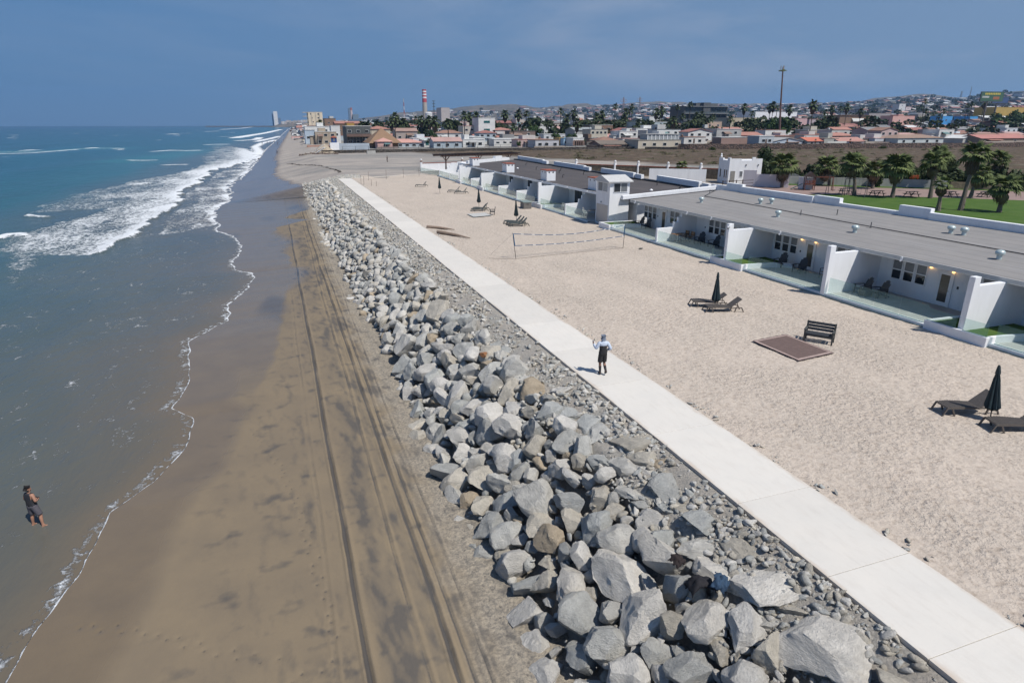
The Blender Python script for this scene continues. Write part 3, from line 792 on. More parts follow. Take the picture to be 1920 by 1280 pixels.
# ------------------------------------------------------------------ sea
def make_sea():
    ys = np.concatenate([yrows(-6, 0.12, 0.0065, 9000)])
    u = np.concatenate([np.linspace(0, 1, 250), 1 + np.array([.1, .3, .7, 1.5, 3, 6.0])])
    sx = shore(ys)
    w = 0.42 * np.maximum(ys, 0) + 12
    X = sx[:, None] - (u[None, :] ** 1.05) * w[:, None]
    Y = np.repeat(ys[:, None], len(u), 1)
    D = sx[:, None] - X
    dist = np.hypot(X, Y)
    inshore = sstep(0.5, 12, D)
    fade = 1 / (1 + (dist / 260) ** 2)
    Z = np.full_like(X, SEA + 0.006)
    Z += inshore * fade * (0.10 * fbm(X * 0.16 - 0.05 * Y, Y * 0.07, 3) + 0.04 * fbm(X * 0.6, Y * 0.35, 2))
    swell_front = X + 16 * perlin(Y * 0.004, X * 0 + 9) 
    Z += sstep(20, 60, D) * (1 / (1 + (dist / 900) ** 2)) * 0.34 * np.sin(swell_front / 6.5 + 2.0 * perlin(X * 0.01, Y * 0.008))
    foam = np.zeros_like(X); turq = np.zeros_like(X)
    sc = np.clip(dist / 120, 0.6, 6)
    wob = 1.3 * fbm(X * 0.35, Y * 0.16, 4) * sc
    sd = poly_sd(FOAM_BIG, X, Y) + wob * 0.9
    front = sstep(-0.2 * 1, 0.35, sd) 
    # dense at the landward front, breaking up seaward
    fx = np.interp(Y, [84, 90, 96, 104, 111, 119, 128, 140, 150, 166, 179, 195, 210, 226, 249, 287, 314, 369], [-19.6, -19.7, -19, -18.6, -18.8, -18, -17.9, -18.5, -20, -20.4, -18.8, -19.8, -18.2, -20.9, -15.6, -9.6, -6.6, -9.8])
    back = (fx - X)
    dens = 0.66 + 0.34 * np.exp(-np.clip(back, 0, 99) / (1.3 * sc)) - 0.010 * np.clip(back, 0, 30) + 0.12 * fbm(X * 0.12, Y * 0.05, 3)
    dens = np.where(back < -1.5, dens * 0.93, dens) + 0.10 * fbm(X * 0.35, Y * 0.12, 3)
    dens = np.maximum(dens, 0.80 * sstep(130, 230, Y) * np.exp(-((back - 3) / (4.5 * sc)) ** 2))
    foam = np.maximum(foam, front * np.clip(dens, 0, 1))
    Z += front * 0.28 * np.exp(-(back / (1.5 * sc)) ** 2)
    sd2 = poly_sd(FOAM_SWASH, X, Y) + wob * 0.5
    edge2 = np.exp(-(np.clip(D - 0.15 * sc, 0, 99) / (0.9 * sc)) ** 1.2)
    foam = np.maximum(foam, sstep(-0.4, 0.8, sd2) * np.clip(0.50 + 0.42 * edge2 + 0.25 * fbm(X * 0.2, Y * 0.1, 3), 0, 0.98))
    sd3 = poly_sd(FOAM_MID, X, Y) + wob
    foam = np.maximum(foam, sstep(-1.5, 2.5, sd3) * (0.60 + 0.15 * fbm(X * .15, Y * .1, 3)))
    # thin wash shoreward: sparse filaments everywhere near the beach, with old bubble lines parallel to the edge
    sheet = 0.27 * (1 - sstep(18, 34, D)) + 0.10 * fbm(X * 0.22, Y * 0.12, 3)
    fil = np.abs(fbm(X * 0.30 + 0.08 * Y, Y * 0.13, 3))
    sheet += 0.16 * np.exp(-(fil / 0.035) ** 2) * (1 - sstep(14, 26, D))
    foam = np.maximum(foam, sheet * sstep(0.1, 1.6, D))
    # lace line right at the water's edge
    lw = np.clip(0.062 * dist / 30, 0.05, 0.6)
    foam = np.maximum(foam, 0.50 * np.exp(-((D - 0.35 - 0.2 * perlin(Y * .6, X * 0)) / 0.45) ** 2))
    foam = np.maximum(foam, 0.93 * np.exp(-(np.clip(D - lw * 0.35, 0, 99) / lw) ** 2) * (0.88 + 0.2 * perlin(Y * 1.5, X * 0 + 5)))
    # breakers out at sea
    BR = [([(-150, 395), (-132.9, 406.7), (-121.9, 416.7), (-115, 437), (-109.5, 452)], 2.6, .98), ([(-108, 470), (-105.8, 480)], 3, .98), ([(-62, 402), (-55.3, 416), (-46.8, 413), (-41.4, 419)], 3.0, .93),
          ([(-151.7, 1141), (-146.6, 1203)], 6, .98), ([(-148.7, 1276), (-135.7, 1272)], 6, .98), ([(-134, 1555), (-116, 1674)], 6, .9), ([(-147, 2230), (-119, 2844), (-119, 4900)], 14, .85),
          ([(-40, 796), (-28.8, 988), (-10, 1308), (25, 2166)], 9, .98), ([(-31.3, 661), (-16, 702), (-14.4, 818)], 6, .95), ([(-45.7, 542), (-35, 539)], 6, .9), ([(-61, 910), (-45, 904)], 7, .85),
          ([(-36.5, 99), (-34.9, 99.7), (-34.7, 102), (-33.6, 102.5), (-32.8, 101)], 1.1, 1.0), ([(-38.8, 124), (-35.6, 121)], .9, .85), ([(-33.8, 182), (-31.3, 185)], 1.3, .95), ([(-57, 309), (-48, 310)], 2.5, .85), ([(-38, 267), (-32, 268)], 2.5, .85),
          ([(-7, 345), (-8.5, 400), (-12, 470), (-9, 560), (2, 680)], 4, .93), ([(-14, 620), (-2, 760), (8, 900)], 5, .9)]
    for pts, wd, dn in BR:
        d = line_d(pts, X, Y)
        foam = np.maximum(foam, dn * np.exp(-(d / wd) ** 2 * (1 + 0.6 * perlin(X * 0.5, Y * 0.3))))
        Z += 0.25 * np.exp(-(d / (wd * 0.8)) ** 2) * fade ** .5
    d = line_d([(-170, 385), (-140, 425), (-110, 460), (-95, 480)], X, Y)
    turq = np.maximum(turq, 0.55 * np.exp(-(d / 16) ** 2)); foam = np.maximum(foam, 0.47 * np.exp(-(d / 14) ** 2))
    turq = np.maximum(turq, 0.4 * np.exp(-(line_d([(-60, 300), (-45, 360), (-40, 420)], X, Y) / 10) ** 2))
    # whitecaps
    caps = fbm(X * 0.05, Y * 0.012, 4)
    foam = np.maximum(foam, sstep(0.52, 0.72, caps) * 0.62 * sstep(40, 90, D))
    depth = np.interp(D / np.clip(0.6 + dist / 260, 0.6, 1.15), [0, 3, 9, 16, 24, 34, 60, 200, 900, 20000], [0.0, 0.10, 0.18, 0.25, 0.34, 0.52, 0.72, 0.82, 0.97, 1.0])
    depth = np.clip(depth + 0.05 * fbm(X * 0.05, Y * 0.02, 3) * sstep(4, 20, D), 0, 1)
    C = np.stack([np.clip(foam, 0, 1), depth, turq], -1).reshape(-1, 3)
    me = np_mesh('sea_water', np.stack([X, Y, Z], -1).reshape(-1, 3), grid_faces(*X.shape)[:, ::-1], M_water, True, {'Col': C})
    tag(link_mesh('sea_water', me), kind='structure')
make_sea()

# ------------------------------------------------------------------ dry sand terrace between walkway and terraces
def sand_z(X, Y):
    return -0.03 + 0.05 * fbm(X * 0.18, Y * 0.18, 3)
def make_sand():
    ys = yrows(-6, 0.09, 0.005, 138.5)
    xs = np.linspace(13.60, 31.6, 170)
    X, Y = np.meshgrid(xs, ys)
    Z = sand_z(X, Y)
    near = 1 / (1 + (np.hypot(X, Y) / 60) ** 2)
    Z = Z + near * (0.028 * fbm(X * 1.9, Y * 1.9, 3) + 0.02 * np.minimum(0, perlin(X * 2.9, Y * 2.9)))
    Z = np.minimum(Z, np.where(X < 14.1, -0.02 + (X - 13.6) * 0.1, 1))
    me = np_mesh('dry_sand', np.stack([X, Y, Z], -1).reshape(-1, 3), grid_faces(*X.shape), M_sand, True)
    tag(link_mesh('dry_sand', me), kind='structure')
make_sand()

# ------------------------------------------------------------------ walkway of cast slabs
PW0, PW1 = 11.06, 13.66
joints = [-6.0, -2.2, 1.6, 5.35, 6.6, 8.55, 10.75, 13.6]
def make_path():
    # slab joints read off the photograph near the camera, then regular bays
    js = [-7.0, -2.0, 3.1, 6.35, 8.9, 12.1, 16.5]
    while js[-1] < 130.5: js.append(js[-1] + 4.4)
    js[-1] = 131.2
    root = empty('concrete_walkway', (0, 0, 0), kind='structure')
    for a, b_ in zip(js[:-1], js[1:]):
        mb = MB().box(PW0, PW1, a + 0.008, b_ - 0.008, -0.16, 0.012 + rnd.uniform(-.003, .003))
        mb.build('slab', M_conc, root, bevel=0.008)
    # narrow cross kerb walk at the far end
    root2 = empty('cross_walk', (0, 0, 0), kind='structure')
    n = 5
    for i in range(n):
        x0 = 13.7 + i * 3.35
        o = MB().box(0, 3.33, -0.55, 0.55, -0.12, 0.03).build('slab', M_conc, root2)
        o.location = (x0, 130.8 + (x0 - 13.7) * 0.42, 0); o.rotation_euler = (0, 0, 0.397); o.scale = (1.08, 1, 1)
make_path()

# ------------------------------------------------------------------ revetment
def rev_z(X, Y):
    c = 9.0 + 0.8 * sstep(24, 10, Y) - 0.3 * sstep(50, 100, Y)
    t = np.clip((X - 5.0) / (c - 5.0), 0, 1)
    z = -3.85 + 3.35 * t ** 0.9
    z = np.where(X > c, -0.5 + 0.40 * sstep(c, 11.0, X), z)
    return z
def make_bed(root):
    ys = yrows(-2, 0.12, 0.008, 134)
    xs = np.linspace(5.0, 11.10, 90)
    X, Y = np.meshgrid(xs, ys)
    Z = rev_z(X, Y) + 0.06 * fbm(X * 1.2, Y * 1.2, 4) * sstep(11.05, 10.6, X) - 0.45 * sstep(9.5, 8.5, X)
    me = np_mesh('rubble_bed', np.stack([X, Y, Z], -1).reshape(-1, 3), grid_faces(*X.shape), M_bed, True)
    o = link_mesh('rubble_bed', me, root)
    o['kind'] = 'stuff'

def rock_mesh_data(seed, sub, planes=13, rough=0.055):
    rr = random.Random(seed)
    bm = bmesh.new()
    bmesh.ops.create_icosphere(bm, subdivisions=sub, radius=1.0)
    V = np.array([v.co[:] for v in bm.verts]); F = np.array([[v.index for v in f.verts] for f in bm.faces]); bm.free()
    for i in range(planes):
        n = np.array([rr.gauss(0, 1), rr.gauss(0, 1), rr.gauss(0, 1)]); n /= np.linalg.norm(n)
        d = rr.uniform(0.46, 0.82)
        s = V @ n
        V = V - np.outer(np.clip(s - d, 0, None) * 1.0, n)
    V *= np.array([1.0, rr.uniform(0.68, 0.95), rr.uniform(0.55, 0.85)])
    off = Vector((rr.uniform(0, 50), rr.uniform(0, 50), rr.uniform(0, 50)))
    if sub >= 3:
        nrm = V / np.linalg.norm(V, axis=1)[:, None]
        dsp = np.array([mnoise.fractal(Vector(p) * 1.7 + off, 0.9, 2.1, 5) for p in V])
        rid = np.array([abs(mnoise.noise(Vector(p) * 2.6 + off)) for p in V])
        fine = np.array([mnoise.noise(Vector(p) * 7.5 + off) for p in V]) * 0.022
        V = V + nrm * (dsp * rough + (0.12 - rid) * 0.07 + fine)[:, None]
    return V, F

ROCKS_HI = [rock_mesh_data(100 + i, 4, 11 + i % 6) for i in range(22)]
ROCKS_MID = [rock_mesh_data(200 + i, 3, 11 + i % 5) for i in range(14)]
ROCKS_LO = [rock_mesh_data(300 + i, 2, 9) for i in range(10)]
ROCKS_XLO = [rock_mesh_data(400 + i, 1, 6) for i in range(8)]
TINTS = [(0.465, 0.45, 0.41), (0.415, 0.41, 0.38), (0.50, 0.48, 0.44), (0.46, 0.425, 0.36), (0.385, 0.39, 0.37), (0.44, 0.405, 0.34), (0.53, 0.51, 0.47), (0.34, 0.34, 0.32)]

def join_rocks(name, items, lib, mat, parent):
    """items: (x,y,z,sx,sy,sz,rotmatrix,tint) -> one mesh"""
    Vs, Fs, Cs = [], [], []; base = 0
    for i, (p, s, m, t) in enumerate(items):
        V, F = lib[i % len(lib)]
        W = (V * np.array(s)) @ np.array(m).T + np.array(p)
        Vs.append(W); Fs.append(F + base); base += len(V)
        Cs.append(np.tile(np.array(t), (len(V), 1)))
    me = np_mesh(name, np.concatenate(Vs), np.concatenate(Fs), mat, True, {'Col': np.concatenate(Cs)})
    o = link_mesh(name, me, parent)
    o['kind'] = 'stuff'
    return o

def rot3(rr, tilt=0.9):
    from mathutils import Euler
    return Euler((rr.uniform(-tilt, tilt), rr.uniform(-tilt, tilt), rr.uniform(0, 6.283))).to_matrix()

def make_revetment():
    root = empty('rock_revetment', (8, 60, -1), 0, 'long grey riprap bank of piled boulders between the wet beach and the walkway', 'revetment')
    root.location = (0, 0, 0)
    make_bed(root)
    rr = random.Random(5)
    placed = []   # x, y, r
    cell = {}
    def ok(x, y, r, k):
        cx, cy = int(x // 1.6), int(y // 1.6)
        for i in (-1, 0, 1):
            for j in (-1, 0, 1):
                for (a, b_, c) in cell.get((cx + i, cy + j), ()):
                    if (a - x) ** 2 + ((b_ - y)) ** 2 < (k * (r + c)) ** 2: return False
        return True
    def put(x, y, r, zoff, lst):
        cell.setdefault((int(x // 1.6), int(y // 1.6)), []).append((x, y, r))
        lst.append((x, y, r, zoff))
    big = []
    # the few giants one can recognise
    for x, y, r in GIANTS or ((9.15, 6.9, 1.02), (8.75, 9.0, 0.80), (7.05, 10.3, 0.66), (7.9, 10.6, 0.62), (7.6, 8.6, 0.72), (8.55, 5.6, 0.62), (10.1, 5.2, 0.6), (7.0, 7.2, 0.62), (8.25, 11.6, 0.5), (6.4, 11.4, 0.55), (7.2, 21.0, 0.85), (6.6, 26.5, 1.0), (6.2, 33.5, 1.05), (7.7, 17.0, .7)):
        put(x, y, r * (1.14 if y < 15 else 1.0), 0.1, big)
    def slope_w(y):
        lo = 5.15 + 0.3 * math.sin(y * 0.21) + 0.25 * math.sin(y * 0.93)
        if y > 60: lo -= 0.5 * min(1, (y - 60) / 20)
        hi = 10.55 if y < 11 else (10.55 - (y - 11) * 0.075 if y < 30 else 9.1)
        hi += 0.4 * math.sin(y * 0.5)
        if y > 70: hi -= 0.0
        return lo, hi
    for k, (rmin, rmax, pk, tries) in enumerate(((0.50, 0.74, 0.64, 9000), (0.34, 0.50, 0.62, 26000), (0.18, 0.32, 0.64, 52000))):
        for _ in range(tries):
            y = 1 + 131 * rr.random() ** 1.0
            lo, hi = slope_w(y)
            x = rr.uniform(lo, hi)
            r = rr.uniform(rmin, rmax) * (1.0 if y < 25 else max(0.68, 1.0 - (y - 25) * 0.007))
            # fewer big blocks on the shoulder
            if x > hi - 1.2 and rr.random() < 0.5: continue
            if ok(x, y, r, pk): put(x, y, r, 0, big)
    big.sort(key=lambda t: -(t[2] / math.hypot(t[0], t[1], )) + (50 if t[1] < 3.5 else 0))
    libs = [np_mesh('boulder', V, F, M_rock, True) for V, F in ROCKS_HI]
    for me in libs: me.set_sharp_from_angle(angle=R(20))
    rest_mid, rest_lo = [], []
    n = 0
    for (x, y, r, zo) in big:
        z = float(rev_z(np.array(x), np.array(y)))
        s = (r * rr.uniform(1.12, 1.42), r * rr.uniform(1.05, 1.25), r * rr.uniform(1.0, 1.3))
        zz = z + r * rr.uniform(0.06, 0.26) + (0.05 if x < 9 else -0.12)
        if x > 9.2: s = (s[0] * 1.1, s[1] * 1.1, s[2] * 0.62); zz -= 0.06
        t = TINTS[int(rr.random() ** 1.2 * len(TINTS))]
        k = rr.uniform(0.98, 1.22)
        if rr.random() < 0.03: t = (0.40, 0.33, 0.24)
        t = tuple(c * k for c in t)
        if any(abs(x - g[0]) + abs(y - g[1]) < 0.02 for g in GIANTS[:8]): t = (0.56 * k, 0.53 * k, 0.475 * k)
        m = rot3(rr, 0.25 if x > 9.2 else 0.8)
        if n < 299 and y > 3.5:
            o = link_mesh('boulder', libs[n % len(libs)], root)
            o.matrix_world = Matrix.Translation((x, y, zz)) @ m.to_4x4() @ Matrix.Diagonal((*s, 1))
            o.color = (*t, 1)
            n += 1
        elif y < 55: rest_mid.append(((x, y, zz), s, m, t))
        else: rest_lo.append(((x, y, zz), s, m, t))
    o = link_mesh('boulder', libs[3], root)
    o.matrix_world = Matrix.Translation((8.35, 27.2, -0.42)) @ Matrix.Diagonal((0.34, 0.24, 0.22, 1))
    o.color = (0.40, 0.19, 0.09, 1); o['label'] = 'small rounded orange brown boulder'
    join_rocks('boulder_pile', rest_mid + rest_lo, ROCKS_MID, M_rock_a, root) if False else None
    join_rocks('middle_boulder_pile', rest_mid, ROCKS_MID, M_rock_a, root)
    join_rocks('far_boulder_pile', rest_lo, ROCKS_LO, M_rock_a, root)
    # rubble on the shoulder and in the gaps
    small, tiny = [], []
    for _ in range(12500):
        y = 3 + 55 * rr.random() ** 1.5
        lo, hi = slope_w(y)
        x = rr.uniform(hi - 1.8, 11.02) if rr.random() < 0.82 else rr.uniform(5.4, 11.0)
        dens = 0.7 + 1.3 * mnoise.noise(Vector((x * 0.8, y * 0.4, 0)))
        if rr.random() > dens: continue
        r = 0.03 + 0.15 * rr.random() ** 3.0
        z = float(rev_z(np.array(x), np.array(y))) + r * 0.25 + (0 if x > 9 else 0.12)
        k = rr.uniform(0.95, 1.3); t = tuple(c * k for c in rr.choice(TINTS))
        small.append(((x, y, z), (r * 1.3, r, r * 0.8), rot3(rr), t))
    for _ in range(5200):
        y = 45 + 88 * rr.random()
        lo, hi = slope_w(y)
        x = rr.uniform(hi - 1.5, 11.0)
        r = 0.06 + 0.14 * rr.random() ** 2
        z = float(rev_z(np.array(x), np.array(y))) + r * 0.25
        k = rr.uniform(0.85, 1.2); t = tuple(c * k for c in rr.choice(TINTS))
        tiny.append(((x, y, z), (r * 1.3, r, r * 0.7), rot3(rr), t))
    join_rocks('near_rubble', [q for q in small if q[1][1] > 0.08], ROCKS_LO, M_rock_a, root)
    join_rocks('near_pebbles', [q for q in small if q[1][1] <= 0.08], ROCKS_XLO, M_rock_a, root)
    join_rocks('far_rubble', tiny, ROCKS_XLO, M_rock_a, root)
    # loose stones along the landward edge of the walkway
    edge = []
    for _ in range(900):
        y = 1 + 128 * rr.random()
        if mnoise.noise(Vector((y * 0.6, 3, 1))) < -0.05: continue
        x = 13.72 + abs(rr.gauss(0, 0.22)); r = 0.03 + 0.08 * rr.random() ** 2.5
        edge.append(((x, y, -0.01), (r * 1.5, r, r * 0.7), rot3(rr), tuple(1.25 * q for q in rr.choice(TINTS))))
    o = join_rocks('edge_stones', edge, ROCKS_XLO, M_rock_a, None)
    # north end of the bank: low shingle apron past the walkway head
    apron = []
    for _ in range(1500):
        a = rr.random(); y = 131 + 9 * rr.random(); x = rr.uniform(4.5, 16)
        r = 0.10 + 0.28 * rr.random() ** 2.2
        z = float(north_z(np.array(x), np.array(y)))
        apron.append(((x, y, z + 0.05), (r * 1.2, r, r * 0.8), rot3(rr), rr.choice(TINTS)))
    join_rocks('shingle_apron', apron, ROCKS_XLO, M_rock_a, None)

# ------------------------------------------------------------------ open ground north of the walkway head
def ramp_z(d):
    return np.where(d > 0, np.maximum(d - 1.2, 0) * 0.19, d * 0.1)
def north_z(X, Y):
    sx = np.interp(Y, _sy, _sx)
    z = SEA - 0.02 + ramp_z(np.clip(X - sx, -20, 60))
    top = -0.05 + np.clip((Y - 150) * -0.004, -0.5, 0)
    z = np.minimum(z, top)
    blend = sstep(130, 137, Y)
    zr = np.where(X < 11, rev_z(np.clip(X, 5.0, 11), Y), -0.06)
    zr = np.where(X < 5.0, SEA + np.clip((X - sx) * 0.045, -1.2, 0.62), zr)
    return zr * (1 - blend) + z * blend
def make_north():
    ys = yrows(131.0, 0.5, 0.006, 262.5)
    xs = np.concatenate([np.arange(-16, 60, 0.45), np.geomspace(60, 480, 120)])
    X, Y = np.meshgrid(xs, ys)
    Z = north_z(X, Y) + 0.10 * fbm(X * 0.12, Y * 0.12, 3) * sstep(4, 12, X) * sstep(131.5, 136, Y)
    scrub = sstep(0, 9, X - (46 + 0.45 * (262 - Y)) + 9 * fbm(X * 0.05, Y * 0.05, 3)) 
    scrub = np.maximum(scrub, sstep(252, 258, Y + 3 * fbm(X * .1, Y * .1, 2)) * sstep(40, 60, X))
    Z = Z + scrub * 0.5 * np.abs(fbm(X * 0.09, Y * 0.14, 4))
    # eroded line of dark kelp / scarp
    sc_line = [(12.5, 150), (13.0, 160), (10.8, 172), (10.3, 186), (6.8, 200), (4.2, 214)]
    d = line_d(sc_line, X, Y)
    wet = 1 - sstep(0.5, 2.5, X - shore(Y) - np.interp(Y, [131, 150, 200, 262], [13.5, 11.0, 7.5, 7]))
    grey = sstep(-0.2, 0.5, fbm(X * 0.03, Y * 0.06, 3) + 0.5 * sstep(20, 45, X) - 0.25)
    grey = np.maximum(grey, 1 - sstep(133, 139, Y))
    grey = np.maximum(grey, 0.9 * np.exp(-(line_d([(30, 235), (60, 225), (90, 232)], X, Y) / 12) ** 2))
    C = np.stack([grey, wet, scrub], -1).reshape(-1, 3)
    me = np_mesh('north_beach', np.stack([X, Y, Z], -1).reshape(-1, 3), grid_faces(*X.shape), M_north, True, {'Col': C})
    tag(link_mesh('north_beach', me), kind='structure')
make_north()
make_revetment()

# ------------------------------------------------------------------ ground inland of the terraces, lawn, service road
def quad(name, x0, x1, y0, y1, z, mat, kind='structure'):
    me = np_mesh(name, [(x0, y0, z), (x1, y0, z), (x1, y1, z), (x0, y1, z)], [(0, 1, 2, 3)], mat)
    return tag(link_mesh(name, me), kind=kind)
quad('courtyard_ground', 31.6, 150, -30, 131.0, -0.05, M_yard)
def make_vacant():
    ys = np.linspace(-40, 131.2, 170); u = np.linspace(0, 1, 150) ** 1.5
    x0 = np.interp(ys, [-40, 30, 66, 84, 96, 110, 131.2], [175, 150, 118, 104, 93, 79, 62])
    X = x0[:, None] + (520 - x0[:, None]) * u[None, :]; Y = np.repeat(ys[:, None], 150, 1)
    Z = -0.03 + 0.7 * np.abs(fbm(X * 0.08, Y * 0.12, 4)) * sstep(0, 12, X - x0[:, None])
    C = np.stack([0 * X, 0 * X, 0 * X + 1], -1).reshape(-1, 3)
    tag(link_mesh('vacant_ground', np_mesh('vacant_ground', np.stack([X, Y, Z], -1).reshape(-1, 3), grid_faces(*X.shape), M_north, True, {'Col': C})), kind='structure')
make_vacant()
def make_lawn():
    P = [(60, 20), (140, -30), (160, 0), (100, 57.5), (92, 64.8), (78, 75.5), (72, 76), (66, 60)]
    me = bpy.data.meshes.new('lawn'); me.from_pydata([(x, y, 0.02) for x, y in P], [], [tuple(range(len(P)))]); me.materials.append(M_lawn)
    tag(link_mesh('lawn', me), kind='structure')
    P = [(70, 77), (78, 75.7), (92, 65), (100, 57.7), (170, -3), (180, 6), (110, 69), (90, 86), (80, 92), (74, 88)]
    me = bpy.data.meshes.new('service_road'); me.from_pydata([(x, y, 0.012) for x, y in P], [], [tuple(range(len(P)))]); me.materials.append(M_pave)
    tag(link_mesh('service_road', me), kind='structure')
    P = [(84, 90), (95, 80.5), (112, 67), (150, 36), (153, 40), (114, 71), (97, 84), (86, 93)]
    me = bpy.data.meshes.new('grass_verge'); me.from_pydata([(x, y, 0.03) for x, y in P], [], [tuple(range(len(P)))]); me.materials.append(M_lawn)
    tag(link_mesh('grass_verge', me), kind='structure')
make_lawn()

# ------------------------------------------------------------------ town plain, hills
_ska = np.array([p[0] for p in SKYLINE]); _ske = np.array([p[1] for p in SKYLINE])
WALL_X = [-50, 150, 172, 221, 258, 300, 345, 420, 500]; WALL_Y = [263, 262, 246, 235, 228, 219, 218, 206, 200]
def wall_y(x): return np.interp(x, WALL_X, WALL_Y)
def hills():
    az = np.concatenate([np.linspace(-0.03, 1.16, 520), np.linspace(1.17, 2.2, 40)])
    rr_ = np.concatenate([np.geomspace(255, 5200, 240), [5600, 6500, 9000]])
    A, D = np.meshgrid(az, rr_)
    e = np.interp(A, _ska, _ske, right=0.04)
    # profile: plain out to 900 m, then rising; right side rises sooner
    d0 = np.interp(A, [0, 0.3, 0.6, 0.8, 1.1], [2600, 1900, 1250, 800, 600])
    t = np.clip((D - d0) / (5200 - d0), 0, 1)
    prof = 10 + e * D * t ** np.interp(A, [0, 0.5, 0.9, 1.1], [1.0, 0.8, 0.42, 0.40])
    X = D * np.sin(A); Y = D * np.cos(A)
    nz = fbm(X * 0.0016, Y * 0.0016, 5) * np.clip((D - d0) * 0.03, 0, 55)
    nz2 = fbm(X * 0.008, Y * 0.008, 3) * np.clip((D - d0) * 0.006, 0, 9)
    base = np.where(t <= 0, 0, 0)
    Z = np.where(t > 0, (prof - 10) * 1.0 + np.minimum(nz, 0.0) * 0.9 + nz2 * 0.6, 0.0)
    crest = 10 + (e - 0.0006) * D
    Z = np.minimum(Z, crest + nz2 * 0.25)
    Z = np.where(D > 5300, -10, Z)
    Z = np.maximum(Z, -0.3 + 0.0 * D)
    # keep clear of the sea on the left, and start behind the boundary wall
    keepx = X - (np.interp(Y, _sy, _sx) + 4)
    Z = np.where(keepx < 25, np.minimum(Z, SEA + 0.12 * np.clip(keepx, -30, 100)), Z)
    wy = wall_y(X)
    Z = np.where(X > 160, np.maximum(Z, 1.25 * sstep(160, 185, X)), Z)
    Z = np.where((Y < wy + 2) | (keepx < 25), -6, Z)
    return X, Y, Z
HX, HY, HZ = hills()
def terrain_z(x, y):
    """height of the hill grid at a point (nearest node, bilinear in range and bearing)"""
    d = math.hypot(x, y); a = math.atan2(x, y)
    azs = np.arctan2(HX[0], HY[0]); ds = np.hypot(HX[:, 0], HY[:, 0])
    i = min(max(int(np.searchsorted(ds, d)) - 1, 0), len(ds) - 2); j = min(max(int(np.searchsorted(azs, a)) - 1, 0), len(azs) - 2)
    fu = (d - ds[i]) / (ds[i + 1] - ds[i]); fv = (a - azs[j]) / (azs[j + 1] - azs[j])
    fu = min(max(fu, 0), 1); fv = min(max(fv, 0), 1)
    return float(HZ[i, j] * (1 - fu) * (1 - fv) + HZ[i + 1, j] * fu * (1 - fv) + HZ[i, j + 1] * (1 - fu) * fv + HZ[i + 1, j + 1] * fu * fv)
me = np_mesh('hills', np.stack([HX, HY, HZ], -1).reshape(-1, 3), grid_faces(*HX.shape)[:, ::-1], M_hill, True)
tag(link_mesh('hills', me), kind='structure')
def make_plain():
    ys = np.concatenate([np.linspace(260, 1200, 140), np.geomspace(1250, 9000, 40)])
    u = np.concatenate([np.linspace(0, 60, 60), np.geomspace(62, 2600, 60)])
    sx = shore(ys)
    X = sx[:, None] - 6 + u[None, :]; Y = np.repeat(ys[:, None], len(u), 1)
    Z = SEA - 0.02 + ramp_z(X - np.interp(Y, _sy, _sx))
    Z = np.minimum(Z, -0.5 + 0.52 * sstep(263, 285, Y)) - np.where(Y < 263, 0.04, 0)
    wet = 1 - sstep(12, 16, u)[None, :] + 0 * X
    C = np.stack([sstep(30, 50, u)[None, :] + 0 * X, wet, 0 * X], -1).reshape(-1, 3)
    me = np_mesh('far_shore', np.stack([X, Y, Z], -1).reshape(-1, 3), grid_faces(*X.shape), [M_north], True, {'Col': C})
    tag(link_mesh('far_shore', me), kind='structure')
make_plain()
# ------------------------------------------------------------------ beachfront terrace building, southern block (pale roof)
FX, FA, EV = 31.2, 35.2, 33.3        # terrace front line, facade plane, eave line
lamp_glow = bpy.data.materials.new('lamp_glow'); lamp_glow.use_nodes = True
_b = lamp_glow.node_tree.nodes['Principled BSDF']
_b.inputs['Base Color'].default_value = (0.9, 0.6, 0.25, 1); _b.inputs['Emission Color'].default_value = (1.0, 0.55, 0.18, 1); _b.inputs['Emission Strength'].default_value = 3.2
tile_red = simple('red_clay_tile', (0.30, 0.09, 0.05), 0.75, 0.35, 6, 0.01, 12)

def sash_window(parent, yc, z0, z1, w=0.60, name='window', X=FA, blind=False):
    """double hung sash on a west facing wall at x = X"""
    mb = MB()
    t = 0.055
    zm = (z0 + z1) / 2
    for a, b_, c, d in ((yc - w / 2 - t, yc - w / 2, z0 - t, z1 + t), (yc + w / 2, yc + w / 2 + t, z0 - t, z1 + t), (yc - w / 2, yc + w / 2, z1, z1 + t), (yc - w / 2, yc + w / 2, z0 - t, z0), (yc - w / 2, yc + w / 2, zm - 0.03, zm + 0.03)):
        mb.box(X - 0.05, X + 0.01, a, b_, c, d)
    f = mb.build(name, white_trim, parent)
    MB().box(X - 0.018, X - 0.004, yc - w / 2, yc + w / 2, zm + 0.03, z1).build('pane', curtain_m, f)
    MB().box(X - 0.012, X - 0.002, yc - w / 2, yc + w / 2, z0, zm - 0.03).build('pane', dark_glass, f)
    return f

def glass_rail(y0, y1, x, label, n=None, z0=0.14, h=1.0, name='glass_railing'):
    root = empty(name, (x, (y0 + y1) / 2, 0), 0, label, 'glass railing', 'clear glass railings along the terraces')
    n = n or max(2, round((y1 - y0) / 1.55))
    w = (y1 - y0) / n
    for i in range(n):
        a = y0 + i * w + 0.015 - (y0 + y1) / 2; b_ = y0 + (i + 1) * w - 0.015 - (y0 + y1) / 2
        MB().box(-0.006, 0.006, a, b_, z0, z0 + h).build('pane', M_glass, root)
    MB().box(-0.03, 0.03, y0 - (y0 + y1) / 2, y1 - (y0 + y1) / 2, z0 - 0.02, z0 + 0.025).build('base_channel', simple('rail_channel', (0.25, 0.33, 0.32), 0.4), root)
    return root

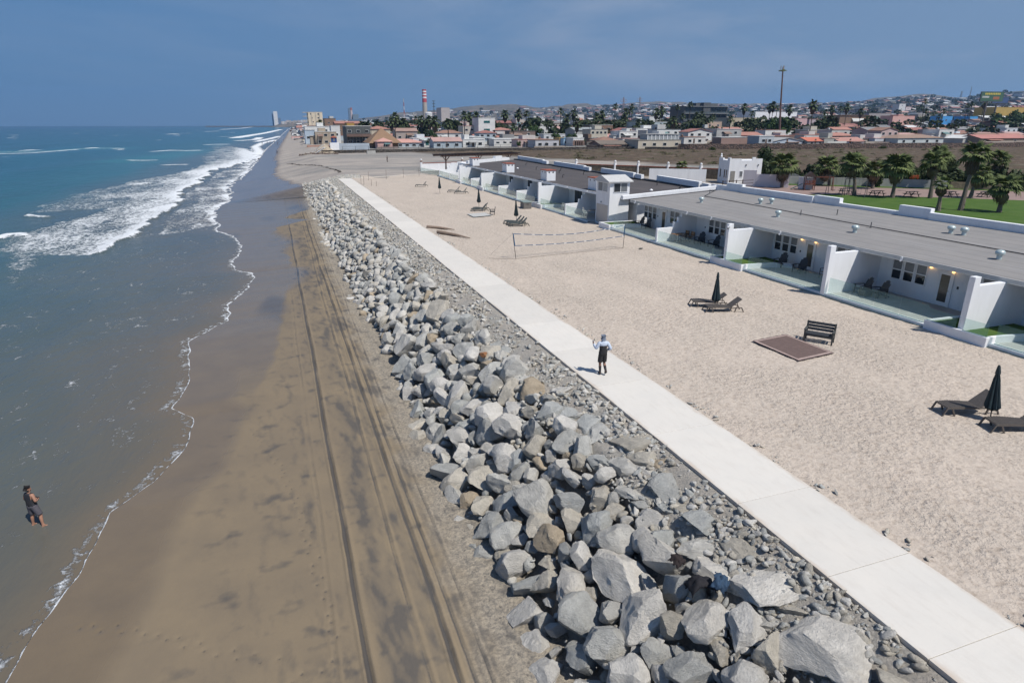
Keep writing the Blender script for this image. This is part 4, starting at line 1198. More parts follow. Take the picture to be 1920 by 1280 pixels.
def wall_big(parent, y, t=0.30, zt=3.08, z0=-0.1, stub=True, x0=None, x1=None, eave=2.66):
    x0 = x0 or FX - 0.25; x1 = x1 or FA
    poly = [(x0, z0), (x1, z0), (x1, eave + 0.0), (EV + 0.12, eave)]
    poly += [(x0 + 0.42, eave - 0.02), (x0 + 0.42, zt), (x0, zt)] if stub else [(x0, eave - 0.05)]
    return MB().prism(poly, y - t / 2, y + t / 2, axis='y').build('partition_wall', white_wall, parent, bevel=0.02)

def wall_step(parent, y, t=0.26, z0=-0.1, x0=None):
    x0 = x0 or FX - 0.05
    poly = [(x0, z0), (FA, z0), (FA, 2.66), (EV + 0.3, 2.66), (EV + 0.3, 2.2), (EV - 0.05, 2.2), (EV - 0.05, 1.78), (EV - 0.45, 1.78), (EV - 0.45, 1.34), (x0, 1.30)]
    return MB().prism(poly, y - t / 2, y + t / 2, axis='y').build('partition_wall', white_wall, parent, bevel=0.02)

def planter(parent, a, y0, y1, yb0, yb1, xf=30.72, h=0.46, xb=34.6):
    """raised bed with rounded side walls, a: wall centre line"""
    MB().box(xf, xf + 0.2, y0, y1, -0.1, h).build('planter_wall', white_wall, parent, bevel=0.02)
    def curve(ya, yb, s):
        pts = []
        for i in range(11):
            t = i / 10 * math.pi / 2
            pts.append((xf + 0.2 + (xb - xf - 0.2) * math.sin(t) ** 1.0, ya + (yb - ya) * (1 - math.cos(t))))
        return pts
    for ya, yb, s in ((y1, yb1, 1), (y0, yb0, -1)):
        c = curve(ya - 0.09 * s, yb - 0.09 * s, s)
        mb = MB()
        for (xa, y_a), (xb_, y_b) in zip(c[:-1], c[1:]):
            mb.bar((xa, y_a, (h - 0.1) / 2), (xb_, y_b, (h - 0.1) / 2), 0.18, h + 0.1 - 0.02)
        mb.build('planter_wall', white_wall, parent)
    c1 = curve(y1 - 0.2, yb1 - 0.2, 1); c0 = curve(y0 + 0.2, yb0 + 0.2, -1)
    poly = c0 + c1[::-1]
    MB().prism(poly, 0.0, h - 0.07, axis='z').build('grass_bed', M_lawn, parent)

SOUTH = empty('terrace_building', (0, 0, 0), 0, 'long low white beach building with pale grey sheet roof, nearest the camera', 'building')
MB().box(FA, 44.35, 4.0, 56.6, -0.1, 2.72).build('facade_wall', white_wall, SOUTH)
MB().prism([(EV, 2.72), (44.45, 3.32), (44.45, 3.44), (EV, 2.84)], 4.0, 56.9, axis='y').build('roof', M_roof_s, SOUTH)
MB().box(EV - 0.055, EV - 0.004, 4.0, 56.9, 2.64, 2.85).build('fascia_board', simple('eave_trim', (0.50, 0.50, 0.48), 0.6, 0.1, 3), SOUTH)
MB().box(EV + 0.002, EV + 0.10, 4.0, 56.9, 2.60, 2.715).build('eave_beam', white_trim, SOUTH)
MB().box(FX - 0.02, FA - 0.002, 4.0, 58.7, -0.12, 0.12).build('terrace_floor', patio, SOUTH)
MB().box(FX - 0.22, FX + 0.16, 4.0, 58.9, -0.12, 0.145).build('kerb', white_curb, SOUTH)
MB().box(FX - 0.30, FX - 0.225, 4.0, 58.9, -0.12, 0.03).build('base_strip', simple('teal_grey_strip', (0.20, 0.25, 0.25), 0.6), SOUTH)
for y in (20.35, 29.1, 38.6): wall_big(SOUTH, y, z0=-0.1)
wall_big(SOUTH, 11.0)
wall_step(SOUTH, 48.4)
planter(SOUTH, 20.35, 18.9, 22.1, 17.2, 21.6)
planter(SOUTH, 38.6, 36.4, 40.0, 35.4, 39.9)
planter(SOUTH, 58.6, 56.4, 58.6, 55.6, 58.55, h=0.5)
for c in (26.9, 37.1, 45.25, 56.0, 21.4, 32.0, 40.8, 51.3, 18.2, 15.2):
    for k in (-1, 0, 1): sash_window(SOUTH, c + k * 0.80, 1.05, 2.17)
def door(parent, yc, glass=door_glass, X=FA):
    f = MB().box(X - 0.045, X + 0.01, yc - 0.50, yc - 0.40, 0.12, 2.16).box(X - 0.045, X + 0.01, yc + 0.40, yc + 0.50, 0.12, 2.16).box(X - 0.045, X + 0.01, yc - 0.40, yc + 0.40, 2.06, 2.16).build('door_frame', white_trim, parent)
    d = MB().box(X - 0.032, X + 0.005, yc - 0.40, yc - 0.27, 0.14, 2.06).box(X - 0.032, X + 0.005, yc + 0.27, yc + 0.40, 0.14, 2.06).box(X - 0.032, X + 0.005, yc - 0.27, yc + 0.27, 1.93, 2.06).box(X - 0.032, X + 0.005, yc - 0.27, yc + 0.27, 0.14, 0.36).build('door', white_trim, parent)
    MB().box(X - 0.02, X - 0.004, yc - 0.27, yc + 0.27, 0.36, 1.93).build('pane', glass, d)
    MB().lathe([(0.0, 0), (0.03, 0.01), (0.03, 0.04), (0, 0.05)], (X - 0.07, yc - 0.33, 1.02), 8).build('handle', grey_metal, d)
    return d
for yc in (24.6, 34.7, 42.9, 53.55, 16.9): door(SOUTH, yc)
# recessed end wall returns inside each bay (small brown box lights and sockets)
for y, z in ((23.8, 1.35), (35.6, 1.3), (46.9, 1.4), (54.6, 1.4)):
    MB().box(FA - 0.05, FA - 0.002, y - 0.04, y + 0.04, z - 0.07, z + 0.07).build('wall_socket', black_metal, SOUTH)
for y, on in ((25.5, 1), (24.15, 1), (35.5, 1), (34.2, 1), (54.3, 0), (52.9, 0), (43.6, 0)):
    l = MB().box(FA - 0.10, FA - 0.002, y - 0.05, y + 0.05, 2.20, 2.36).build('wall_lamp', simple('lamp_brown', (0.12, 0.09, 0.06), 0.5), SOUTH)
    MB().lathe([(0.02, 0), (0.07, 0.03), (0.085, 0.09), (0.06, 0.15), (0.02, 0.17)], (FA - 0.12, y, 2.12), 10).build('bulb', lamp_glow if on else simple('frosted_bulb', (0.5, 0.5, 0.47), 0.3), l)
for y in (14.0, 26.0, 35.7, 47.0, 43.6, 55.8):
    MB().box(EV - 0.12, EV - 0.058, y - 0.06, y + 0.06, 2.62, 2.84).lathe([(0.03, 0), (0.05, 0.05), (0.045, 0.10)], (EV - 0.16, y, 2.56), 8).build('spot_light', white_trim, SOUTH)
# rear parapet with raised lengths
def parapet(parent, segs, x=44.35, x2=44.75, z0=2.9):
    for a, b_, zt, off in segs:
        p = MB().box(x + off, x2 + off, a, b_, z0, zt).build('parapet', white_wall, parent, bevel=0.02)
parapet(SOUTH, [(4, 33.3, 3.95, 0.0), (33.31, 35.9, 4.22, 0.14), (35.91, 41.6, 3.72, 0.2), (41.61, 44.4, 4.12, 0.2), (44.41, 54.0, 4.02, 0.0), (54.01, 56.5, 4.22, 0.2), (56.51, 58.2, 3.9, 0.2)])
# raised white strip between the two roofs
o = MB().obox((0, 0, 0.12), (12.6, 0.42, 0.40)).build('roof_divider', white_wall, SOUTH, bevel=0.03)
o.location = (38.9, 57.9, 3.18); o.rotation_euler = (0, R(-2.6), R(4))

# roof ventilators, pipes, conduit on the pale roof
def roof_s_z(x): return 2.84 + (x - EV) * (0.60 / 11.15)
vent_m = simple('vent_metal', (0.50, 0.58, 0.57), 0.35, 0.12, 8, metal=0.25)
vt = empty('roof_ventilator', (37.2, 50.6, roof_s_z(37.2)))
MB().lathe([(0.155, 0), (0.155, 0.28)], n=16).build('collar', vent_m, vt, True)
MB().lathe([(0.13, 0.26), (0.235, 0.30), (0.285, 0.40), (0.275, 0.50), (0.20, 0.58), (0.05, 0.615)], n=20).build('cowl', vent_m, vt, True)
VL = ['grey mushroom ventilator near the white strip between the two roofs', 'grey mushroom ventilator, left one of the pair near the middle of the pale roof', 'grey mushroom ventilator, right one of the pair near the middle of the pale roof',
      'single grey mushroom ventilator in front of the middle pair on the pale roof', 'grey mushroom ventilator above the third bay of the pale roof', 'grey mushroom ventilator, left one of the pair near the rear parapet',
      'grey mushroom ventilator, right one of the pair near the rear parapet', 'nearest grey mushroom ventilator on the pale roof']
for i, (x, y) in enumerate([(37.3, 50.7), (40.7, 46.7), (41.5, 46.2), (37.2, 40.5), (36.7, 32.6), (41.1, 29.1), (41.2, 28.3), (36.7, 23.0)]):
    c = vt if i == 0 else copy_tree(vt)
    c.scale = (0.86, 0.86, 0.86); c.location = (x, y, roof_s_z(x)); tag(c, VL[i], 'roof vent', 'ventilators on the pale roof')
vp = empty('vent_pipe', (0, 0, 0))
MB().tube([(0, 0, 0), (0, 0, 0.42)], 0.035, 8).build('pipe', simple('lead_pipe', (0.12, 0.12, 0.12), 0.6), vp)
MB().lathe([(0.09, 0), (0.04, 0.08)], n=10).build('flashing', simple('lead_pipe', (0.12, 0.12, 0.12), 0.6), vp)
PL = ['thin dark vent pipe standing near the far end of the pale roof', 'thin dark vent pipe behind the single middle ventilator', 'short dark pipe near the rear parapet of the pale roof', 'thin vent pipe right of the third bay ventilator', 'thin vent pipe behind the nearest ventilator']
for i, (x, y) in enumerate([(41.6, 55.3), (39.1, 40.1), (41.3, 38.6), (38.8, 33.2), (38.7, 22.4)]):
    c = vp if i == 0 else copy_tree(vp)
    c.location = (x, y, roof_s_z(x)); tag(c, PL[i], 'vent pipe', 'vent pipes on the pale roof')
pts = [(43.6, 57.0), (40.0, 53.9), (39.9, 50), (39.6, 44), (39.3, 40.1), (39.0, 33), (38.8, 27), (38.7, 22.4), (38.6, 14)]
tag(MB().tube([(x + 0.06 * math.sin(y), y, roof_s_z(x) + 0.05) for x, y in pts], 0.028, 6).build('roof_conduit', black_metal), 'thin black conduit running along the pale roof between the vents', 'conduit')

# security camera on the stub of the third wall
t = empty('security_camera', (30.9, 38.4, 2.75), 0, 'white dome security camera on the end of a white partition wall', 'camera')
MB().box(-0.04, 0.14, -0.05, 0.05, 0.16, 0.22).lathe([(0.04, 0.05), (0.075, 0.10), (0.075, 0.17), (0.03, 0.2)], (-0.08, 0, 0), 12).build('bracket', white_trim, t)
MB().lathe([(0.01, -0.04), (0.05, -0.02), (0.07, 0.05)], (-0.08, 0, 0), 12).build('dome', dark_glass, t)
MB().box(-0.06, 0.04, -0.09, 0.02, -0.75, -0.28).build('junction_box', white_trim, t)

# glass railings of the southern terraces
RL = [(22.3, 28.9, 'clear glass railing before the terrace with two grey chairs and a low table'), (29.3, 36.3, 'clear glass railing before the terrace with a curved grass bed and two dark chairs'),
      (40.2, 48.2, 'clear glass railing before the terrace with the slatted wood table'), (48.6, 56.3, 'clear glass railing next to the white lookout tower'), (11.2, 18.8, 'clear glass railing before the terrace nearest the camera')]
for a, b_, lb in RL: glass_rail(a, b_, FX, lb)
for a, b_, lb in ((18.95, 20.15, 'low glass panel on the near planter wall, right of the partition'), (20.5, 22.05, 'low glass panel on the near planter wall, left of the partition'), (36.45, 38.4, 'low glass panel on the second planter wall, right of the partition'), (38.8, 39.95, 'low glass panel on the second planter wall, left of the partition')):
    glass_rail(a, b_, 30.82, lb, n=1, z0=0.46, h=0.62)

# ------------------------------------------------------------------ lookout tower
TW = empty('lookout_tower', (0, 0, 0), 0, 'square white lookout tower with gabled cap and window cabin', 'tower')
tx0, tx1, ty0, ty1 = 32.0, 34.3, 58.9, 61.9
MB().box(tx0, tx1, ty0, ty1, -0.1, 4.42).build('tower_wall', white_wall, TW)
MB().prism([(ty0 - 0.28, 4.40), (ty1 + 0.28, 4.40), (ty1 + 0.28, 4.50), ((ty0 + ty1) / 2, 5.05), (ty0 - 0.28, 4.50)], tx0 - 0.3, tx1 + 0.25, axis='x').build('gable_roof', simple('pale_shingle', (0.50, 0.50, 0.49), 0.8, 0.12, 4, 0.01, 20), TW)
def win_rect(parent, axis, c, a0, a1, z0, z1, glass, mull=1, name='window'):
    """axis 'x': wall faces -x at x=c; axis 'y': wall faces -y at y=c"""
    t = 0.05; mb = MB(); g = MB()
    def bx(m, u0, u1, v0, v1, d0, d1):
        if axis == 'x': m.box(c - d1, c - d0, u0, u1, v0, v1)
        else: m.box(u0, u1, c - d1, c - d0, v0, v1)
    bx(mb, a0 - t, a0, z0 - t, z1 + t, -0.01, 0.05); bx(mb, a1, a1 + t, z0 - t, z1 + t, -0.01, 0.05)
    bx(mb, a0, a1, z1, z1 + t, -0.01, 0.05); bx(mb, a0, a1, z0 - t, z0, -0.01, 0.05)
    for i in range(mull):
        m = a0 + (a1 - a0) * (i + 1) / (mull + 1); bx(mb, m - 0.03, m + 0.03, z0, z1, -0.01, 0.045)
    f = mb.build(name, white_trim, parent)
    for i in range(mull + 1):
        g = MB(); u0 = a0 + (a1 - a0) * i / (mull + 1) + 0.03; u1 = a0 + (a1 - a0) * (i + 1) / (mull + 1) - 0.03
        bx(g, u0, u1, z0, z1, 0.004, 0.02); g.build('pane', glass if i % 2 == 0 else curtain_m, f)
    return f
win_rect(TW, 'y', ty0, 32.45, 34.0, 3.42, 4.28, dark_glass)
win_rect(TW, 'x', tx0, 59.35, 61.45, 3.42, 4.28, simple('hazy_window', (0.33, 0.35, 0.36), 0.25, 0.1, 1))
MB().box(tx0 - 0.03, tx0 - 0.002, 59.2, 61.7, 0.1, 2.05).build('door', simple('cream_door', (0.50, 0.46, 0.41), 0.6, 0.05, 1), TW)
MB().lathe([(0.0, 0), (0.10, 0.03), (0.10, 0.1), (0.04, 0.14)], (tx0 - 0.06, 60.6, 2.2), 10).build('round_lamp', grey_metal, TW)

# ------------------------------------------------------------------ northern block (dark roof)
NORTH = empty('terrace_building', (0, 0, 0), 0, 'long low white beach building with dark roof and small rooftop boxes beyond the lookout tower', 'building')
MB().box(FA, 46.4, 58.6, 131, -0.1, 2.72).build('facade_wall', white_wall, NORTH)
MB().prism([(EV, 58.5), (46.8, 58.5), (48.6, 132.4), (EV, 119.5)], 2.72, 2.90, axis='z').build('roof', M_roof_n, NORTH)
MB().box(EV - 0.05, EV - 0.004, 61.95, 119.5, 2.62, 2.89).build('fascia_board', white_trim, NORTH)
MB().box(FX - 0.02, FA - 0.002, 62.0, 131, -0.12, 0.12).build('terrace_floor', patio, NORTH)
MB().box(FX - 0.22, FX + 0.16, 62.0, 131, -0.12, 0.145).build('kerb', white_curb, NORTH)
MB().box(FX - 0.30, FX - 0.225, 62.0, 131, -0.12, 0.03).build('base_strip', simple('teal_grey_strip', (0.20, 0.25, 0.25), 0.6), NORTH)
for y in (68.0, 84.4, 92.3, 107.0, 121.8): wall_step(NORTH, y)
wall_step(NORTH, 129.8)
wall_big(NORTH, 75.9); wall_big(NORTH, 113.7); wall_big(NORTH, 100.4, stub=False)
for y in (75.9, 100.4, 113.7): planter(NORTH, y, y - 1.5, y + 1.6, y - 3.2, y + 2.0, h=0.5)
for i, (a, b_) in enumerate(((62.2, 68), (68, 75.9), (75.9, 84.4), (84.4, 92.3), (92.3, 100.4), (100.4, 107), (107, 113.7), (113.7, 121.8), (121.8, 129.8))):
    if i: 
        d = MB().box(FA - 0.04, FA + 0.01, b_ - 4.0, b_ - 2.0, 0.13, 2.25).build('sliding_door', dark_glass, NORTH)
        MB().box(FA - 0.06, FA - 0.042, b_ - 3.03, b_ - 2.97, 0.13, 2.25).build('mullion', black_metal, d)
    for c in (b_ - 4.9, b_ - 5.8):
        if c > a + 0.5: win_rect(NORTH, 'x', FA, c - 0.25, c + 0.25, 0.7, 2.15, dark_glass, mull=0)
for i, y in enumerate((66.5, 72, 80, 88, 91, 96, 100, 104, 110, 116)):
    MB().box(EV - 0.12, EV - 0.052, y - 0.06, y + 0.06, 2.66, 2.9).lathe([(0.03, 0), (0.06, 0.05), (0.05, 0.12)], (EV - 0.16, y, 2.72), 8).build('spot_light', white_trim, NORTH)
NR = [(62.3, 67.8, 'clear glass railing beside the lookout tower, before the round table with white chairs'), (68.2, 75.6, 'clear glass railing before the second terrace beyond the lookout tower'), (77.6, 84.2, 'clear glass railing behind the grey storage box'),
      (84.6, 92.1, 'clear glass railing before the fourth terrace beyond the lookout tower'), (92.5, 98.8, 'clear glass railing before the fifth terrace beyond the lookout tower'), (102.1, 106.8, 'clear glass railing before the sixth terrace beyond the lookout tower'), (107.2, 112.1, 'clear glass railing before the seventh terrace beyond the lookout tower'),
      (115.4, 121.6, 'clear glass railing before the eighth terrace beyond the lookout tower'), (122.0, 129.6, 'clear glass railing before the farthest roofed terrace')]
for a, b_, lb in NR: glass_rail(a, b_, FX, lb)
o = glass_rail(-5.6, 5.6, 0, 'clear glass railing closing the open terrace at the far corner of the building'); o.location = (30.4, 135.6, 0); o.rotation_euler = (0, 0, R(8))
# rear parapet of the dark roof, tarred at the foot
for a, b_, xa, xb in ((59.7, 61.4, 46.2, 46.3), (61.5, 63.1, 46.0, 46.2), (63.2, 73.3, 45.9, 46.6), (76.5, 78.5, 46.2, 46.4), (78.6, 89.2, 46.2, 46.7), (93.0, 95.2, 46.6, 46.8), (95.3, 108.6, 46.8, 47.3), (112, 114.5, 47.3, 47.4), (114.6, 131, 47.6, 48.6)):
    zt = 3.75 if b_ - a > 5 else 3.62
    MB().prism([(xa, a), (xa + 0.45, a), (xb + 0.45, b_), (xb, b_)], 3.06, zt, axis='z').build('parapet', white_wall, NORTH, bevel=0.02)
MB().prism([(45.8, 58.7), (46.5, 58.7), (48.7, 132), (48.1, 132)], 2.90, 3.10, axis='z').build('tar_upstand', tar, NORTH)
o = MB().obox((0, 0, 0), (15.4, 0.5, 0.55)).build('parapet', white_wall, NORTH); o.location = (40.6, 126.2, 3.18); o.rotation_euler = (0, 0, R(39.3))
o = MB().obox((0, 0, 0), (2.6, 0.6, 1.0)).build('parapet', white_wall, NORTH); o.location = (36.6, 123.0, 3.4); o.rotation_euler = (0, 0, R(39.3))
o = MB().obox((0, 0, 0), (2.6, 0.6, 1.0)).build('parapet', white_wall, NORTH); o.location = (43.2, 128.3, 3.4); o.rotation_euler = (0, 0, R(39.3))
# white boxes on the eaves
RB = empty('rooftop_box', (34.0, 80.5, 2.9))
MB().box(-0.65, 0.65, -1.05, 1.05, 0, 1.32).build('box_wall', white_wall, RB, bevel=0.02)
MB().box(-0.72, 0.72, -1.12, 1.12, 1.32, 1.42).build('tile_cap', tile_red, RB)
for s in (-0.28, 0.28): MB().box(s - 0.10, s + 0.10, -1.06, -1.045, 1.02, 1.18).build('vent_hole', black_metal, RB)
for s in (-0.5, 0.5): MB().box(-0.66, -0.645, s - 0.10, s + 0.10, 1.02, 1.18).build('vent_hole', black_metal, RB)
BL = ['white rooftop box with red tile cap behind the lookout tower', 'white rooftop box with red tile cap, first one beyond the lookout tower', 'white rooftop box with red tile cap, second one beyond the lookout tower', 'white rooftop box with pale cap, farthest one on the dark roof']
for i, (x, y) in enumerate(((34.5, 66.6), (34.3, 80.6), (34.4, 96.9), (34.3, 115.2))):
    c = RB if i == 0 else copy_tree(RB); c.location = (x, y, 2.9); tag(c, BL[i], 'rooftop box', 'white boxes along the edge of the dark roof')
rp = empty('bent_pipe', (0, 0, 0))
MB().tube([(0, 0, 0), (0, 0, 0.36), (0.08, 0, 0.44), (0.24, 0, 0.42)], 0.045, 7).build('pipe', black_metal, rp)
for i, (x, y) in enumerate(((41, 76), (43.2, 88), (41, 92), (43.5, 97), (40.8, 101), (44, 69), (44.3, 64.5), (42.6, 62.2), (43.2, 112), (41.5, 116), (38, 84))):
    c = rp if i == 0 else copy_tree(rp); c.location = (x, y, 2.9)
    tag(c, 'short bent black pipe on the dark roof, ' + ['behind the first box past the tower', 'near the middle parapet', 'left one of two behind the second box', 'right one of two behind the second box', 'left of the second box', 'right of the tower, farther one', 'right of the tower, middle one', 'right of the tower, nearest one', 'by the far rear parapet', 'behind the farthest box', 'between the two middle boxes'][i], 'vent pipe', 'bent pipes on the dark roof')
tag(MB().lathe([(0.16, 0), (0.2, 0.1), (0.12, 0.2), (0.02, 0.24)], (39.6, 63.2, 2.9), 12).build('roof_dome', white_trim), 'small white domed cap lying on the dark roof', 'roof vent')
tag(MB().lathe([(0.16, 0), (0.2, 0.1), (0.12, 0.2), (0.02, 0.24)], (38.6, 104.0, 2.9), 12).build('roof_dome', white_trim), 'small white domed cap far along the dark roof', 'roof vent')
# rooftop guard rail where the two roofs meet
g = empty('guard_rail', (46.0, 57.6, 3.2), R(5), 'dark metal guard rail with posts at the back corner between both roofs', 'railing')
for x in (-1.2, -0.3, 0.7, 1.6): MB().box(x - 0.035, x + 0.035, -0.035, 0.035, 0, 1.15).build('post', wood_dark, g)
for z in (0.45, 0.75, 1.05): MB().box(-1.2, 3.2, 0.036, 0.07, z - 0.025, z + 0.025).build('rail', wood_dark, g)

# pergola at the far end, end wall with ball lamps
pg = empty('pergola', (0, 0, 0), 0, 'dark brown timber pergola at the far end of the dark roofed building', 'pergola')
for x, y in ((35.7, 142.3), (44, 144.5), (52, 146.5)): 
    MB().box(x - 0.13, x + 0.13, y - 0.13, y + 0.13, -0.1, 3.35).build('post', wood_dark, pg)
    MB().bar((x + 0.1, y, 2.4), (x + 0.9, y + 0.2, 3.3), 0.14).bar((x - 0.1, y, 2.5), (x - 0.7, y, 3.3), 0.14).build('brace', wood_dark, pg)
o = MB().obox((0, 0, 0), (20.5, 0.22, 0.30)).build('beam', wood_dark, pg); o.location = (44.0, 142.6, 3.5); o.rotation_euler = (0, 0, R(14))
o = MB().obox((0, 0, 0), (20.5, 0.22, 0.30)).build('beam', wood_dark, pg); o.location = (43.2, 146.4, 3.5); o.rotation_euler = (0, 0, R(14))
raf = MB().obox((0, 0, 0), (0.12, 5.6, 0.2)).mesh('rafter', wood_dark)
for i in range(26):
    t = i / 25; link_mesh('rafter', raf, pg, (34.0 + 19.6 * t, 142.0 + 4.9 * t, 3.72), (0, 0, R(14)))
ew = empty('end_wall', (0, 0, 0), 0, 'white wall with red coping and ball lamps closing the far terrace', 'wall')
o = MB().obox((0, 0, 0.75), (14.5, 0.3, 1.7)).build('wall_panel', white_wall, ew); o.location = (38.3, 149.2, 0); o.rotation_euler = (0, 0, R(10))
o = MB().obox((0, 0, 1.64), (14.5, 0.4, 0.1)).build('coping', tile_red, ew); o.location = (38.3, 149.2, 0); o.rotation_euler = (0, 0, R(10))
ball_m = simple('lamp_ball', (0.75, 0.75, 0.74), 0.3)
for x, y in ((31.3, 147.9), (41.5, 149.6)):
    MB().box(x - 0.2, x + 0.2, y - 0.2, y + 0.2, -0.1, 1.95).build('pillar', white_wall, ew)
    MB().lathe([(0.28, 1.95), (0.3, 2.1), (0.15, 2.2)], (x, y, 0), 10).build('lamp_base', simple('terracotta', (0.22, 0.12, 0.08), 0.8), ew)
    MB().lathe([(0.05, 2.2), (0.2, 2.28), (0.24, 2.42), (0.18, 2.56), (0.03, 2.62)], (x, y, 0), 12).build('lamp_ball', ball_m, ew, True)

# ------------------------------------------------------------------ furniture
char_wood = simple('charcoal_plastic_wood', (0.040, 0.045, 0.052), 0.55, 0.15, 6)
char_wood2 = simple('weathered_dark_wood', (0.060, 0.062, 0.058), 0.6, 0.2, 6)
teak = simple('teak_slats', (0.34, 0.19, 0.09), 0.6, 0.2, 5)
rattan = simple('brown_rattan', (0.105, 0.090, 0.078), 0.7, 0.2, 10, 0.004, 60)
rattan_top = simple('woven_rattan_seat', (0.105, 0.092, 0.082), 0.65, 0.25, 14, 0.01, 30)
green_grey = simple('grey_green_plastic', (0.075, 0.085, 0.078), 0.6, 0.2, 6)
navy = simple('dark_teal_canvas', (0.012, 0.028, 0.034), 0.75, 0.25, 5, 0.004, 30)

def adirondack(loc, rz, label):
    """faces -x at rz = 0"""
    t = empty('adirondack_chair', loc, rz, label, 'chair', 'dark slatted chairs on the terraces')
    for s in (-1, 1):
        MB().box(-0.42, -0.35, s * 0.30 - 0.03, s * 0.30 + 0.03, 0, 0.54).build('leg', char_wood, t)
        MB().prism([(-0.45, 0.30), (0.45, 0.02), (0.45, 0.10), (-0.40, 0.38)], s * 0.26 - 0.02, s * 0.26 + 0.02, axis='y').build('side_rail', char_wood, t)
        MB().box(-0.50, 0.24, s * 0.34 - 0.065, s * 0.34 + 0.065, 0.54, 0.565).build('armrest', char_wood, t)
        MB().bar((0.22, s * 0.30, 0.0), (0.24, s * 0.30, 0.54), 0.06).build('leg', char_wood, t)
    for i in range(5):
        x = -0.38 + i * 0.115; z = 0.375 - i * 0.036
        MB().obox((x, 0, z), (0.10, 0.54, 0.022), (0, R(17), 0)).build('seat_slat', char_wood, t)
    for k, hh in ((-2, 0.70), (-1, 0.84), (0, 0.88), (1, 0.84), (2, 0.70)):
        b0 = Vector((0.12, k * 0.115, 0.22)); d = Vector((math.sin(R(24)), 0, math.cos(R(24))))
        MB().bar(b0, b0 + d * hh, 0.10, 0.022).build('back_slat', char_wood, t)
    MB().box(0.26, 0.30, -0.30, 0.30, 0.50, 0.56).build('cross_bar', char_wood, t)
    return t
CH = [((34.2, 46.15, .12), 0.4, 'dark slatted chair left of the other under the windows, beside the wooden armchair'), ((34.4, 44.4, .12), 0.1, 'dark slatted chair against the wall near the security camera'),
      ((34.1, 36.2, .12), 0.25, 'dark slatted chair below the triple window behind the curved grass bed'), ((34.0, 34.2, .12), 0.15, 'dark slatted chair in front of the glazed door with warm lamps'),
      ((33.3, 28.2, .12), -0.25, 'grey slatted chair, left of two, in the bay nearest the camera wall'), ((33.5, 27.2, .12), -0.2, 'grey slatted chair, right of two, in the bay nearest the camera wall'),
      ((34.4, 56.6, .12), 0.1, 'dark slatted chair, left of two, beside the lookout tower'), ((34.45, 55.4, .12), 0.1, 'dark slatted chair, right of two, beside the lookout tower')]
a0 = adirondack(*CH[0])
for loc, rz, lb in CH[1:]:
    c = copy_tree(a0); c.location = loc; c.rotation_euler = (0, 0, rz); c['label'] = lb

def wood_armchair(loc, rz, label):
    t = empty('wooden_armchair', loc, rz, label, 'chair')
    for x in (-0.25, 0.25):
        for y in (-0.26, 0.26): MB().box(x - 0.02, x + 0.02, y - 0.02, y + 0.02, 0, 0.64 if x < 0 else 0.9).build('leg', black_metal, t)
    for y in (-0.26, 0.26): MB().box(-0.28, 0.28, y - 0.03, y + 0.03, 0.64, 0.665).build('armrest', black_metal, t)
    for i in range(5): MB().box(-0.24 + i * 0.10, -0.155 + i * 0.10, -0.24, 0.24, 0.42, 0.44).build('seat_slat', teak, t)
    for i in range(4): MB().box(0.24, 0.26, -0.24, 0.24, 0.50 + i * 0.1, 0.585 + i * 0.1).build('back_slat', teak, t)
    return t
wood_armchair((34.0, 47.3, .12), 0.0, 'wooden slat armchair with black frame beside the small teak table')
c = copy_tree(wood_armchair((33.9, 48.0, .12), 0.0, 'wooden slat armchair partly hidden by the teak table')); c.location = (34.3, 32.2, .12); c['label'] = 'wooden slat armchair tucked behind the second wall from the camera'
t = empty('teak_table', (32.9, 47.6, .12), 0.1, 'small square teak slat table with thin metal legs', 'table')
for i in range(6): MB().box(-0.45, 0.45, -0.45 + i * 0.151, -0.31 + i * 0.151, 0.70, 0.725).build('top_slat', teak, t)
for x in (-0.4, 0.4):
    for y in (-0.4, 0.4): MB().box(x - 0.02, x + 0.02, y - 0.02, y + 0.02, 0, 0.70).build('leg', grey_metal, t)
# low box tables under the near chairs
tag(MB().box(32.7, 33.3, 27.55, 28.0, 0.12, 0.5).build('side_table', char_wood2), 'low grey side table behind glass between two grey chairs', 'table')

